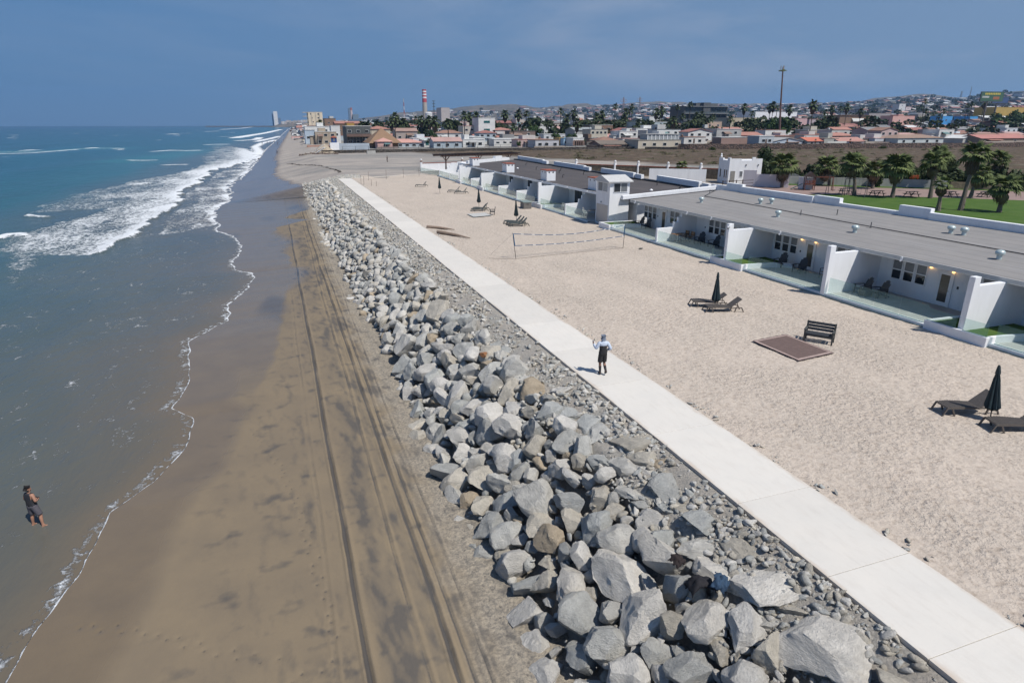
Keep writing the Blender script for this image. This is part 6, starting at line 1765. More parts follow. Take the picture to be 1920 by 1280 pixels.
stand = dict(elL=(-.27, -.02, 1.16), wrL=(-.10, .20, 1.10), elR=(.28, -.03, 1.16), wrR=(.10, .20, 1.10), palmL=(1, 0, 0.2), palmR=(-1, 0, 0.2),
             hipL=(-.10, 0, .90), hipR=(.10, 0, .90), knL=(-.13, .03, .50), knR=(.21, .06, .50), caL=(-.14, -.02, .36), caR=(.24, .02, .36), anL=(-.16, -.03, .09), anR=(.29, 0, .09), heL=(-.16, -.08, .035), heR=(.28, -.05, .035), toL=(-.13, .14, .03), toR=(.37, .14, .03))
person((-9.78, 24.6, -4.05), R(-34), 'person in dark tank top and grey shorts standing ankle deep in the sea', stand,
       dict(skin=skin_m, shirt=simple('dark_tank_top', (0.028, 0.028, 0.034), 0.8, 0.2, 6), shorts=simple('grey_shorts', (0.085, 0.080, 0.095), 0.8, 0.2, 6)), 1.15, scale=0.96, head_turn=R(-38), beard=True)
wf = dict(walk); 
pf = person((30.3, 189.8, -0.2), R(60), 'person in dark clothes walking alone on the open sand beyond the walkway head', wf, dict(skin=skin_d, shirt=black_c, shorts=black_c, sock=black_c, shoe=black_c), 1.05)
pf.location.z = float(north_z(np.array(30.3), np.array(189.8))) + 0.02
PB = [(-8.0, 520, 'tiny far bather at the surf edge, leftmost of the row on the distant beach'), (-4.5, 530, 'tiny far bather, second in the row on the distant beach'), (-2.5, 545, 'tiny far bather, third in the row on the distant beach'), (0.5, 560, 'tiny far bather in the middle of the distant beach'),
      (8, 600, 'tiny far walker nearer the houses on the distant beach'), (2.5, 505, 'tiny far walker on the wet sand of the distant beach'), (1.0, 330, 'small dark figure walking on the wet sand below the seaside huts')]
for i, (x, y, lb) in enumerate(PB):
    c = copy_tree(pf); c.location = (x, y, -3.6 + max(0, (x - float(np.interp(y, _sy, _sx))) * 0.10 - 0.3)); c.rotation_euler = (0, 0, i * 1.1); c['label'] = lb; c['group'] = 'people on the distant beach'

cloth((8.35, 10.9, -0.22), (0.34, 0.30, 0.5), 'small black and brown rag lying on top of a pale boulder', (0.022, 0.014, 0.013), 1, (0.3, 0.1), 'rag', 'rag')
cloth((8.65, 10.45, -0.55), (0.62, 0.62, 0.9), 'black jacket draped between two boulders', (0.012, 0.011, 0.014), 2, (0.5, 0.2), 'jacket', 'black_jacket')
cloth((8.95, 9.95, -0.35), (0.42, 0.36, 0.4), 'dark blue denim cloth lying on a big pale boulder', (0.025, 0.055, 0.10), 3, (0.5, -0.3), 'garment', 'denim_cloth')
# town survey: name, label, x0, x1, y, top, depth, wall colour, roof kind, roof colour, windows, storeys
TOWN = [
 ('seaside_villa', 'white villa with green glazed front and flat pale green roof behind the sea wall', 66.86, 78.48, 307.1, 3.3, 12, (0.62, 0.62, 0.6), 'shed', (0.5, 0.55, 0.52), 4, 1),
 ('house', 'white bungalow with pink hipped tile roof standing behind the dark sea wall', 47.77, 67.4, 309.5, 3.6, 12, (0.42, 0.48, 0.52), 'hip', (0.52, 0.29, 0.24), 6, 1),
 ('house', 'small white house with pink tile roof tucked left behind the pink hipped bungalow', 42.61, 49.1, 290.7, 4.6, 8, (0.55, 0.34, 0.31), 'hip', (0.52, 0.29, 0.24), 1, 1),
 ('pool_house', 'pale blue block beside the dark sea wall left of the pink roofed bungalow', 42.07, 47.9, 322.0, 3.2, 8, (0.42, 0.5, 0.58), 'flat', (0.62, 0.62, 0.6), 1, 1),
 ('restaurant', 'two storey dark fronted restaurant with white flat roof and balcony rails', 33.65, 45.37, 330, 9.26, 16, (0.09, 0.1, 0.1), 'flat', (0.62, 0.62, 0.6), 6, 2),
 ('thatched_hall', 'large hall with steep brown thatched pyramid roof', 41.43, 53.33, 300, 8.64, 18, (0.2, 0.13, 0.09), 'pyr', (0.24, 0.15, 0.09), 0, 1),
 ('house', 'house with salmon tiled hip roof behind the thatched hall', 47.59, 58.36, 350, 9.47, 14, (0.52, 0.45, 0.35), 'hip', (0.36, 0.18, 0.14), 3, 1),
 ('beach_house', 'long white two storey beach house with grey upper gallery at the left end of town', 18.65, 33.91, 420, 8.93, 16, (0.62, 0.62, 0.6), 'flat', (0.62, 0.62, 0.6), 5, 2),
 ('beach_house', 'small grey house with two windows in front of the long white beach house', 16.67, 21.99, 380, 7.1, 9, (0.42, 0.5, 0.58), 'flat', (0.36, 0.36, 0.35), 2, 1),
 ('apartment_block', 'tall cream apartment block with side balconies above the left end of town', 35.53, 49.44, 700, 21.91, 26, (0.62, 0.55, 0.42), 'flat', (0.52, 0.45, 0.35), 10, 6),
 ('house', 'low ochre building with orange wall behind the restaurant', 49.87, 55.01, 480, 11.24, 14, (0.4, 0.25, 0.07), 'flat', (0.38, 0.13, 0.1), 1, 1),
 ('house', 'long low building with rusty orange roof below the power plant', 45.46, 66.1, 520, 12.5, 18, (0.2, 0.13, 0.09), 'gable', (0.36, 0.18, 0.14), 3, 1),
 ('house', 'brown block with flat roof right of the cream apartment block', 46.58, 56.64, 640, 15.38, 20, (0.2, 0.13, 0.09), 'flat', (0.1, 0.1, 0.1), 2, 2),
 ('house', 'white cube house with dark window left of the white restaurant roof', 31.53, 36.53, 390, 9.43, 10, (0.62, 0.62, 0.6), 'flat', (0.62, 0.62, 0.6), 1, 1),
 ('house', 'white house with stepped parapet and small pergola left of the vine covered wall', 82.92, 93.3, 296.5, 3.4, 9, (0.62, 0.62, 0.6), 'flat', (0.62, 0.62, 0.6), 2, 1),
 ('house', 'white cube house with one square window right of the vine', 94.54, 100.72, 319.1, 3.9, 10, (0.62, 0.62, 0.6), 'flat', (0.62, 0.62, 0.6), 1, 1),
 ('white_annex', 'long low white roofed annex above the green glazed villa', 96.38, 117.41, 419.6, 3.6, 12, (0.62, 0.62, 0.6), 'flat', (0.62, 0.62, 0.6), 0, 1),
 ('modern_house', 'stepped white modernist house with few small windows', 108.81, 120.53, 430, 11.17, 14, (0.62, 0.62, 0.6), 'step', (0.62, 0.62, 0.6), 3, 2),
 ('modern_house', 'pale two storey house with four upright windows beside the stepped white house', 114.87, 123.03, 410, 9.19, 12, (0.48, 0.45, 0.4), 'flat', (0.55, 0.34, 0.31), 4, 2),
 ('glass_villa', 'white villa with large green glass windows and dark roof terrace', 122.21, 133.11, 400, 13.96, 14, (0.62, 0.62, 0.6), 'flat', (0.62, 0.62, 0.6), 3, 3),
 ('house', 'white house with grey roof and wide blank wall right of the green glass villa', 131.99, 146.02, 400, 8.39, 14, (0.55, 0.5, 0.46), 'hip', (0.36, 0.18, 0.14), 2, 2),
 ('long_house', 'long low house under a bright red tile roof in the second row', 118.4, 139.54, 396.0, 4.2, 10, (0.52, 0.45, 0.35), 'gable', (0.42, 0.19, 0.15), 3, 1),
 ('house', 'dark pergola fronted house with white flat roofs behind the sea wall', 106.0, 123.02, 323.1, 3.2, 9, (0.2, 0.2, 0.2), 'flat', (0.62, 0.62, 0.6), 6, 1),
 ('house', 'cream house with one wide window and shallow hipped roof', 115.6, 121.51, 302.9, 3.3, 10, (0.52, 0.45, 0.35), 'hip', (0.52, 0.5, 0.44), 1, 1),
 ('house', 'white house with three wide dark windows and brown roof deck', 112.22, 123.88, 279.1, 3.3, 10, (0.5, 0.5, 0.52), 'flat', (0.2, 0.13, 0.09), 3, 1),
 ('gate_house', 'narrow yellow ochre gatehouse with arched opening', 136.58, 138.95, 307.1, 3.6, 6, (0.48, 0.33, 0.16), 'flat', (0.4, 0.25, 0.07), 1, 1),
 ('house', 'pale blue house with deep blue awning', 137.21, 142.51, 303.2, 3.4, 9, (0.35, 0.5, 0.62), 'flat', (0.12, 0.28, 0.42), 2, 1),
 ('arcade_house', 'white house with a row of tall brown arches', 138.46, 144.25, 294.6, 3.8, 9, (0.62, 0.62, 0.6), 'flat', (0.62, 0.62, 0.6), 5, 1),
 ('house', 'house with vivid orange tile roof above the white arcade', 211.47, 224.02, 458.8, 4.0, 11, (0.62, 0.62, 0.6), 'gable', (0.46, 0.2, 0.11), 2, 1),
 ('workshop', 'long shed with blue and white striped metal roof', 186.56, 215.01, 468.5, 4.0, 12, (0.42, 0.5, 0.58), 'gable', (0.3, 0.42, 0.55), 2, 1),
 ('house', 'dark brown house with low porch right of the parked white van', 151.67, 158.96, 303.0, 3.3, 10, (0.2, 0.13, 0.09), 'flat', (0.1, 0.1, 0.1), 2, 1),
 ('long_house', 'very long brown bungalow with a row of many small windows', 138.53, 157.16, 266.0, 3.12, 11, (0.26, 0.16, 0.13), 'gable', (0.17, 0.14, 0.115), 14, 1),
 ('glass_front_house', 'beige house with glazed white roof terrace behind the sea wall', 152.98, 175.26, 257.6, 3.4, 12, (0.48, 0.43, 0.35), 'flat', (0.24, 0.23, 0.2), 4, 1),
 ('house', 'house with pale pink tiled roofs in the second row', 201.8, 226.0, 377.7, 4.3, 13, (0.55, 0.34, 0.31), 'gable', (0.52, 0.27, 0.23), 3, 1),
 ('house', 'grey shingled gabled house with wide eaves among the palms', 174.73, 187.1, 370, 8.45, 14, (0.36, 0.36, 0.35), 'gable', (0.28, 0.3, 0.3), 2, 1),
 ('house', 'brown balcony house with white band across its front', 196.37, 212.01, 390, 9.67, 14, (0.2, 0.13, 0.09), 'flat', (0.62, 0.62, 0.6), 5, 2),
 ('modern_house', 'pale blue grey house with flat white roof left of the dark hotel', 248.05, 272.55, 420, 11.83, 16, (0.36, 0.42, 0.44), 'flat', (0.62, 0.62, 0.6), 4, 2),
 ('upper_house', 'small white house with covered roof terrace above the pale blue grey house', 294.21, 305.92, 480, 16.47, 12, (0.62, 0.62, 0.6), 'flat', (0.36, 0.36, 0.35), 3, 2),
 ('house', 'long white flat roof running in front of the pale blue grey house', 217.65, 232.11, 370, 7.74, 10, (0.62, 0.62, 0.6), 'flat', (0.62, 0.62, 0.6), 0, 1),
 ('hotel', 'dark grey four storey hotel with glass balconies', 381.41, 432.83, 560, 27.23, 24, (0.075, 0.08, 0.085), 'flat', (0.1, 0.1, 0.1), 0, 4),
 ('house', 'salmon two storey house below the dark hotel', 314.14, 328.37, 430, 12.33, 14, (0.48, 0.36, 0.28), 'flat', (0.36, 0.36, 0.35), 3, 2),
 ('house', 'white flat roofed house left of the salmon house, below the hotel', 306.22, 317.52, 440, 11.97, 12, (0.45, 0.42, 0.38), 'flat', (0.62, 0.62, 0.6), 2, 2),
 ('warehouse', 'long blank beige warehouse wall', 375.59, 410.32, 480, 15.74, 30, (0.45, 0.39, 0.29), 'flat', (0.4, 0.35, 0.28), 0, 1),
 ('convention_building', 'big plain white building behind the round ficus tree', 417.6, 465.4, 500, 21.21, 26, (0.66, 0.68, 0.7), 'flat', (0.62, 0.62, 0.6), 5, 2),
 ('house', 'pink house with balcony right of the round ficus tree', 389.69, 401.96, 420, 14.8, 12, (0.55, 0.36, 0.36), 'flat', (0.36, 0.18, 0.14), 2, 2),
 ('house', 'mauve house with four small windows and parapet', 413.9, 432.33, 430, 14.14, 12, (0.44, 0.36, 0.38), 'flat', (0.55, 0.34, 0.31), 5, 2),
 ('red_shed', 'low building under a wide brick red roof just behind the brown wall', 202.76, 225.88, 266.0, 2.6, 8, (0.38, 0.13, 0.1), 'gable', (0.36, 0.1, 0.075), 0, 1),
 ('carport', 'long carport with thin white roof above the brick red roof', 197.4, 212.32, 257.7, 4.29, 7, (0.3, 0.2, 0.17), 'flat', (0.62, 0.62, 0.6), 0, 1),
 ('white_gable_house', 'small white gabled chapel like house near the red awning', 291.24, 301.49, 382.8, 6.5, 10, (0.62, 0.62, 0.6), 'gablefront', (0.62, 0.62, 0.6), 1, 1),
 ('house', 'long pink tile roofed house right of the small white gabled house', 238.24, 256.95, 300.0, 6.1, 11, (0.55, 0.34, 0.31), 'gable', (0.36, 0.18, 0.14), 3, 1),
 ('house', 'pale blue bungalow with three framed windows behind the brown wall', 218.78, 235.99, 247.2, 4.21, 9, (0.42, 0.48, 0.55), 'gablefront', (0.36, 0.36, 0.35), 3, 1),
 ('porch_house', 'white open porch with square posts left of the pale blue bungalow', 210.21, 218.73, 247.2, 5.0, 8, (0.4, 0.43, 0.46), 'flat', (0.62, 0.62, 0.6), 2, 1),
 ('house', 'red roofed house with green awning right of the pale blue bungalow', 236.44, 246.72, 245.0, 4.28, 9, (0.36, 0.36, 0.35), 'gable', (0.5, 0.16, 0.1), 2, 1),
 ('house', 'beige blank walled house between two red roofs', 246.04, 254.88, 244.5, 3.75, 9, (0.36, 0.36, 0.33), 'flat', (0.4, 0.35, 0.28), 0, 1),
 ('house', 'white fronted house with coral roof and wide dark window', 252.62, 268.27, 242.2, 4.21, 9, (0.42, 0.44, 0.5), 'gable', (0.42, 0.22, 0.18), 1, 1),
 ('house', 'grey porch house with two windows next to the coral roof', 271.25, 279.57, 245.9, 3.06, 9, (0.4, 0.35, 0.28), 'flat', (0.2, 0.13, 0.09), 2, 1),
 ('house', 'white walled house with pink parapet left of the long brown roof', 275.37, 289.69, 242.3, 3.7, 9, (0.5, 0.52, 0.55), 'flat', (0.55, 0.34, 0.31), 1, 1),
 ('long_house', 'long house with wide brown hipped roof and glazed veranda', 281.87, 312.05, 235.0, 5.47, 14, (0.48, 0.52, 0.52), 'hip', (0.29, 0.2, 0.15), 4, 1),
 ('house', 'white gabled house right of the long brown roof', 324.45, 336.23, 234.0, 5.06, 10, (0.45, 0.45, 0.43), 'gablefront', (0.62, 0.62, 0.6), 1, 1),
 ('long_house', 'long house with low rose red tiled roof at the right end of the brown wall', 327.33, 359.84, 227.3, 5.22, 12, (0.25, 0.2, 0.16), 'gable', (0.42, 0.19, 0.16), 2, 1),
 ('house', 'coral roofed house in the second row above the beige blank wall', 379.63, 395.73, 375.6, 6.5, 11, (0.62, 0.62, 0.6), 'gable', (0.42, 0.22, 0.17), 2, 1),
 ('house', 'pink tiled cottage in the second row above the coral roof', 348.14, 358.86, 322.4, 6.3, 11, (0.62, 0.62, 0.6), 'gable', (0.52, 0.24, 0.19), 1, 1),
 ('house', 'pink two storey block with square windows and overhanging roof', 551.77, 579.78, 470, 17.9, 14, (0.55, 0.33, 0.29), 'flat', (0.36, 0.18, 0.14), 4, 2),
 ('house', 'bright blue house with stepped walls left of the dark bush', 589.68, 603.58, 450, 17.56, 12, (0.06, 0.28, 0.6), 'flat', (0.1, 0.3, 0.5), 2, 2),
 ('house', 'bright blue lower house right of the dark bush', 621.33, 637.17, 450, 17.45, 12, (0.06, 0.3, 0.62), 'flat', (0.1, 0.3, 0.5), 1, 2),
 ('house', 'long red roofed house with row of white framed windows', 570.11, 603.43, 430, 8.63, 12, (0.52, 0.45, 0.35), 'gable', (0.36, 0.18, 0.14), 7, 1),
 ('store', 'yellow building with orange stripe far right under the billboards', 761.76, 820.56, 520, 28.51, 24, (0.42, 0.29, 0.08), 'flat', (0.4, 0.25, 0.07), 2, 2),
 ('apartment_tower', 'narrow white apartment tower on the slope', 1066.63, 1082.16, 900, 45.44, 14, (0.55, 0.55, 0.55), 'flat', (0.62, 0.62, 0.6), 4, 4),
 ('apartment_block', 'low pinkish apartment block beside the narrow white tower', 1083.53, 1096.6, 900, 40.62, 14, (0.5, 0.42, 0.42), 'flat', (0.55, 0.34, 0.31), 2, 3),
 ('house', 'grey garden wall house at the top of the road, blank and sloping', 620.85, 653.96, 500, 19.84, 10, (0.26, 0.25, 0.23), 'flat', (0.36, 0.36, 0.35), 0, 1),
 ('house', 'dark balcony house with overhanging slab roof', 576.88, 607.55, 520, 21.18, 16, (0.3, 0.28, 0.28), 'flat', (0.1, 0.1, 0.1), 3, 2),
 ('house', 'low brown shed with long sloping roof', 528.11, 567.63, 510, 19.04, 16, (0.2, 0.13, 0.09), 'shed', (0.22, 0.15, 0.11), 1, 1),
 ('far_tower', 'slim pale twin tower standing alone on the distant headland', 18.21, 42.1, 4500, 89.85, 24, (0.72, 0.72, 0.7), 'flat', (0.62, 0.62, 0.6), 0, 1),
 ('far_tower', 'darker slab tower attached to the pale tower on the distant headland', 7.87, 16.49, 4520, 77.34, 20, (0.13, 0.18, 0.26), 'flat', (0.1, 0.1, 0.1), 0, 1),
 ('far_building', 'small dark blue building right of the distant twin tower', 42.97, 59.0, 4500, 50.12, 20, (0.13, 0.18, 0.26), 'flat', (0.1, 0.1, 0.1), 0, 1),
 ('industrial_block', 'pale industrial block with dark band right of the tall striped chimney', 320.19, 337.61, 1300, 42.09, 40, (0.42, 0.38, 0.36), 'flat', (0.36, 0.36, 0.35), 0, 1),
 ('storage_tank', 'white storage tank beside the striped chimney', 300.87, 315.36, 1350, 34.84, 18, (0.6, 0.6, 0.6), 'flat', (0.62, 0.62, 0.6), 0, 1),
 ('house', 'low beige house with brown roof between sea wall houses and trees', 66.63, 78.96, 380, 8.11, 12, (0.36, 0.3, 0.27), 'gable', (0.33, 0.22, 0.18), 3, 1),
 ('house', 'white house with flat roof behind the palms, centre of the town', 207.9, 217.58, 520, 15.09, 14, (0.62, 0.62, 0.6), 'flat', (0.62, 0.62, 0.6), 2, 2),
 ('house', 'white roofed house with wide eaves right of the tall palms', 265.14, 273.31, 560, 18.86, 14, (0.62, 0.62, 0.6), 'flat', (0.62, 0.62, 0.6), 3, 2),
 ('house', 'white cube with balcony in the middle distance between palms', 199.07, 206.46, 540, 14.36, 12, (0.5, 0.47, 0.42), 'flat', (0.62, 0.62, 0.6), 2, 2),
]
TALL_PALMS = [(140.43, 440, 13.14, 'a'), (185.18, 440, 13.24, 'a'), (226.87, 415.5, 24.02, 't'), (254.16, 440, 24.62, 't'), (267.5, 440, 9.23, 'a'), (305.15, 440, 26.65, 't'), (244.06, 346.6, 14.01, 't'), (351.82, 440, 10.4, 'f'), (364.43, 440, 20.51, 'a'), (358.31, 440, 14.85, 'a'), (206.52, 440, 20.55, 'f'), (356.02, 440, 25.64, 'f'), (293.11, 303.1, 23.2, 'f'), (437.11, 440, 10.85, 'a'), (455.26, 440, 24.9, 't'), (462.3, 440, 26.65, 'f'), (460.72, 422, 13.34, 'a'), (493.91, 394, 29.26, 't'), (496.87, 394, 22.13, 't'), (494.37, 380, 17.9, 't'), (498.46, 380, 21.84, 't'), (581.61, 422, 27.76, 't'), (547.71, 394, 27.86, 't'), (690.26, 440, 26.47, 't'), (169.88, 440, 19.58, 'a'), (196.19, 440, 21.19, 'a'), (229.38, 440, 19.62, 'f'), (225.05, 440, 18.12, 'f'), (248.91, 440, 21.61, 'f'), (252.48, 440, 21.64, 'a'), (280.18, 440, 22.99, 'f'), (275.49, 440, 21.82, 'f'), (293.87, 440, 24.25, 't'), (279.22, 394, 18.4, 'a'), (283.21, 394, 19.12, 'a'), (299.21, 440, 18.15, 'a'), (446.26, 440, 25.68, 'f'), (439.67, 440, 21.85, 'a'), (478.21, 440, 23.41, 'f'), (381.4, 440, 26.69, 'f'), (384.61, 440, 27.53, 'f'), (388.52, 440, 25.15, 'a'), (401.43, 440, 24.86, 'f'), (628.06, 440, 31.98, 'f'), (94.33, 440, 16.05, 'f'), (99.22, 436, 15.36, 'f'), (74.69, 440, 14.64, 'f'), (78.22, 440, 14.99, 'f'), (82.51, 440, 14.34, 'f'), (127.87, 440, 18.27, 'f'), (132.83, 440, 17.95, 'f'), (153.86, 440, 19.82, 'f'), (163.82, 440, 19.89, 'f'), (201.37, 440, 17.27, 'f'), (225.3, 422, 10.72, 'f'), (130.36, 440, 11.73, 'a'), (55.36, 440, 12.29, 'f'), (59.09, 440, 11.97, 'f'), (57.72, 440, 11.64, 'f'), (29.12, 440, 13.2, 'a'), (327.43, 440, 17.91, 'a'), (497.24, 440, 13.52, 'a')]
NEAR_PALMS = [(79.49, 86.53, 79.33, 3.46, 3.03), (90.09, 86.87, 89.08, 3.07, 2.83), (81.18, 73.31, 79.94, 4.5, 2.47), (92.24, 79.94, 91.98, 2.9, 2.36), (83.33, 68.65, 83.25, 4.18, 2.87), (87.84, 66.28, 87.19, 4.96, 2.4), (75.57, 55.65, 75.24, 3.13, 1.44), (78.64, 55.08, 79.14, 6.49, 2.32), (93.24, 64.33, 93.99, 3.25, 2.28), (81.55, 52.43, 81.41, 2.9, 2.35), (76.98, 111.71, 76.76, 2.09, 1.64)]
# ------------------------------------------------------------------ palms round the lawn
def frond_mesh(name, seed, mat, L=1.0, droop=0.25, fan=9, spread=1.15, petiole=0.45):
    """fan palm leaf along +x: petiole then radiating pleated blades"""
    rr = random.Random(seed); mb = MB()
    mb.bar((0, 0, 0), (petiole * L, 0, 0.02), 0.035 * L, 0.02 * L)
    o = Vector((petiole * L, 0, 0.02))
    for i in range(fan):
        a = (i / (fan - 1) - 0.5) * 2 * spread
        ln = L * (0.62 - 0.16 * abs(a) / spread) * rr.uniform(0.88, 1.08)
        d = Vector((math.cos(a), math.sin(a), 0)); w = 0.070 * L
        n = Vector((-d.y, d.x, 0))
        p1 = o + d * ln * 0.55 + Vector((0, 0, -droop * ln * 0.18)); p2 = o + d * ln + Vector((0, 0, -droop * ln * (0.9 + 0.5 * rr.random())))
        vs = [o, p1 + n * w + Vector((0, 0, 0.015)), p1 - n * w, p2, p1 + Vector((0, 0, 0.04 * L))]
        mb.add([tuple(v) for v in vs], [(0, 1, 4), (0, 4, 2), (1, 3, 4), (4, 3, 2)])
    return mb.mesh(name, mat)
FR_G = [frond_mesh('frond', i, G_palm, droop=0.2 + 0.12 * i) for i in range(4)]
FR_D = [frond_mesh('dead_frond', 10 + i, G_dry, droop=0.9, spread=0.7) for i in range(2)]

def near_palm(x, y, cx, cz, r, label, nf=34, nd=16, skirt=0.0, z0=0.0):
    r = r * 0.84
    t = empty('palm_tree', (x, y, z0), 0, label, 'palm tree', 'fan palms around the lawn')
    rr = random.Random(int(x * 91 + y * 7))
    dx = cx - x
    pts = [(0, 0, -0.1), (dx * 0.25, 0, cz * 0.4), (dx * 0.65, 0, cz * 0.75), (dx, 0, cz)]
    tr = 0.16 + 0.03 * cz ** 0.5
    MB().tube(pts, [tr * 1.5, tr, tr * 0.95, tr * 0.9], 9).build('trunk', bark, t)
    if skirt:
        n = 22; mb = MB()
        prof = [(tr * 1.1, -0.1), (tr * 2.2, -0.25 * skirt), (tr * 2.4, -0.7 * skirt), (tr * 1.3, -1.0 * skirt)]
        for j, (q, z) in enumerate(prof):
            for k in range(n):
                a = 2 * math.pi * k / n; m = 1 + 0.18 * (k % 2) + rr.uniform(-.08, .08)
                zz = cz + z + rr.uniform(-.1, .1)
                mb.v.append((dx * min(1, zz / cz) + q * m * math.cos(a), q * m * math.sin(a), zz))
        for j in range(3):
            for k in range(n):
                mb.f.append((j * n + k, j * n + (k + 1) % n, (j + 1) * n + (k + 1) % n, (j + 1) * n + k)); mb.m.append(0)
        mb.build('leaf_skirt', simple('dead_leaf_thatch', (0.085, 0.062, 0.042), 0.9, 0.4, 6, 0.04, 12, stretch=(3, 3, 0.6)), t)
    for i in range(nf):
        el = R(75 - 100 * (i / nf) ** 0.85 + rr.uniform(-9, 9)); az = i * 2.399 + rr.uniform(-.2, .2)
        s = r * rr.uniform(0.85, 1.1)
        link_mesh('frond', FR_G[i % 4], t, (dx, 0, cz + 0.05), (rr.uniform(-.4, .4), -el, az), (s, s, s))
    for i in range(nd):
        el = R(-42 - 40 * rr.random()); az = i * 2.399 + 1
        s = r * rr.uniform(0.7, 0.95)
        link_mesh('dead_frond', FR_D[i % 2], t, (dx, 0, cz - 0.05), (0, -el, az), (s, s, s))
    return t
NPL = [('bushy fan palm with thick shaggy trunk behind the pinkish garden walls', 34, 24, 1.2), ('fan palm left of the lawn row, rising over the wooden play set', 32, 14, 0), ('fan palm with pale dry leaves standing by the road, left end of the picnic tables', 32, 18, 0),
       ('fan palm behind the tall thin swing frame', 30, 16, 0), ('broad fan palm with thick trunk between two picnic tables', 42, 18, 0.5), ('fan palm with slim trunk beside the orange blossom', 28, 14, 0.4), ('small fan palm with brown bag shaped skirt on the lawn', 14, 4, 1.3),
       ('tall leaning fan palm with long dark skirt on the lawn', 30, 18, 2.2), ('fan palm half hidden behind the tall leaning one', 26, 14, 0.3), ('low wide fan palm with drooping dry leaves at the right of the lawn', 26, 18, 0.8), ('short fan palm in front of the white wall, left of the white gatehouse', 26, 6, 0)]
for p, (lb, nf, nd, sk) in zip(NEAR_PALMS, NPL): near_palm(*p, lb, nf, nd, sk)
near_palm(62.5, 139.0, 62.5, 1.2, 1.0, 'small fan palm tuft peeping over the dark roof parapet', 14, 0, 0)
near_palm(101.5, 76.5, 101.5, 4.9, 2.5, 'large dark fan palm behind the lawn near the right edge', 40, 20, 1.0)
near_palm(112, 74, 112, 4.4, 2.4, 'dark fan palm at the extreme right behind the lawn', 36, 20, 0.8)

# ------------------------------------------------------------------ leafy shrubs
def leaf_cloud(name, n, mat, seed, size=0.13, flat=1.0, core=True):
    rr = random.Random(seed); V, F = [], []
    cl = [Vector((rr.gauss(0, .42), rr.gauss(0, .42), abs(rr.gauss(0.30, .28)))) for _ in range(9)]
    for i in range(n):
        c = rr.choice(cl); d = Vector((rr.gauss(0, 1), rr.gauss(0, 1), rr.gauss(0, 1))).normalized()
        p = c + d * (0.36 * rr.random() ** 0.45); p.z = max(0.01, p.z)
        u = Vector((rr.gauss(0, 1), rr.gauss(0, 1), rr.gauss(0, 1))).normalized(); v = u.cross(d).normalized(); s = size * rr.uniform(0.6, 1.3)
        b = len(V); V += [tuple(p - u * s - v * s * .5), tuple(p + u * s - v * s * .5), tuple(p + u * s * .6 + v * s * .6), tuple(p - u * s * .6 + v * s * .6)]; F.append((b, b + 1, b + 2, b + 3))
    return np_mesh(name, np.array(V), np.array(F), mat)
HB = [leaf_cloud('foliage', 3400, G_hedge, i, 0.07) for i in range(4)]
stem_me = MB().tube([(0, 0, -0.1), (0.02, 0, 0.5)], [0.06, 0.03], 6).mesh('stem', bark_dark)
def shrub(x, y, z, sx, sy, sz, label, me=None, i=0, group='hedge shrubs behind the lawn', name='hedge_shrub', cat='shrub'):
    t = empty(name, (x, y, z), i * 1.7, label, cat, group); t.scale = (sx, sy, sz)
    link_mesh('foliage', me or HB[i % 4], t); link_mesh('stem', stem_me, t)
    return t
hp = [(82.5, 99), (85.5, 96.8), (88.5, 94.8), (91.5, 92.4), (94.5, 90.2), (97.3, 88.0), (99.8, 85.2), (102.3, 82.6), (104.8, 80.4), (107.3, 78.0), (109.8, 75.8), (112.4, 73.4), (115, 71), (117.6, 68.8), (120.2, 66.6)]
HL = ['just right of the white gatehouse', 'second right of the white gatehouse', 'behind the wooden play set', 'behind the second lawn palm', 'behind the swing frame', 'behind the broad fan palm', 'right behind the white boundary wall', 'tall round one left of the orange blossom', 'below the orange blossom', 'right of the orange blossom', 'behind the tall leaning palm', 'behind the low wide palm', 'right of the low wide palm', 'near the right edge', 'at the extreme right']
for i, (x, y) in enumerate(hp):
    s = 1.0 + 0.25 * math.sin(i * 2.3)
    shrub(x, y, -0.2, 4.0 * s, 3.0, 4.4 + 0.5 * math.sin(i * 1.9) + (0.9 if i == 7 else 0) - (1.2 if i == 0 else 0), 'dark green hedge shrub ' + HL[i], None, i)
fl = leaf_cloud('blossom', 700, G_flower, 51, 0.07)
t = shrub(102.0, 77.6, 3.4, 1.5, 1.2, 1.0, 'orange flowering bougainvillea on top of the hedge', fl, 1, None, 'bougainvillea', 'flowering shrub')
t = shrub(94.8, 75.0, 1.9, 0.7, 0.7, 0.6, 'small orange blossom cluster beside the slim palm', fl, 2, None, 'bougainvillea', 'flowering shrub')

# ------------------------------------------------------------------ white gatehouse and garden walls
gh = empty('gatehouse', (75.6, 95.7, 0), R(-17), 'small white gatehouse with stepped mission style parapets and narrow windows', 'building')
MB().box(0, 5.9, 0, 5.2, -0.1, 4.0).build('wall', white_wall, gh)
for a, b_, z in ((0, 1.1, 4.45), (3.3, 5.2, 4.3)): MB().box(0, 0.28, a + 0.002, b_ - 0.002, 4.001, z).build('parapet', white_wall, gh)
for a, b_, z in ((0.285, 2.1, 4.3), (4.1, 4.7, 4.55), (4.702, 5.9, 4.3)): MB().box(a, b_, 0.002, 0.28, 4.001, z).build('parapet', white_wall, gh)
for y in (0.9, 1.9, 3.9): win_rect(gh, 'x', 0, y - 0.28, y + 0.28, 0.95, 2.35, dark_glass, mull=0)
win_rect(gh, 'y', 0, 2.0, 2.5, 1.2, 2.15, curtain_m, mull=0); win_rect(gh, 'y', 0, 4.4, 4.85, 1.4, 2.1, dark_glass, mull=0)
MB().box(0.35, 1.15, -0.06, -0.003, 0.05, 2.2).build('door', simple('faded_door', (0.25, 0.24, 0.22), 0.6), gh)
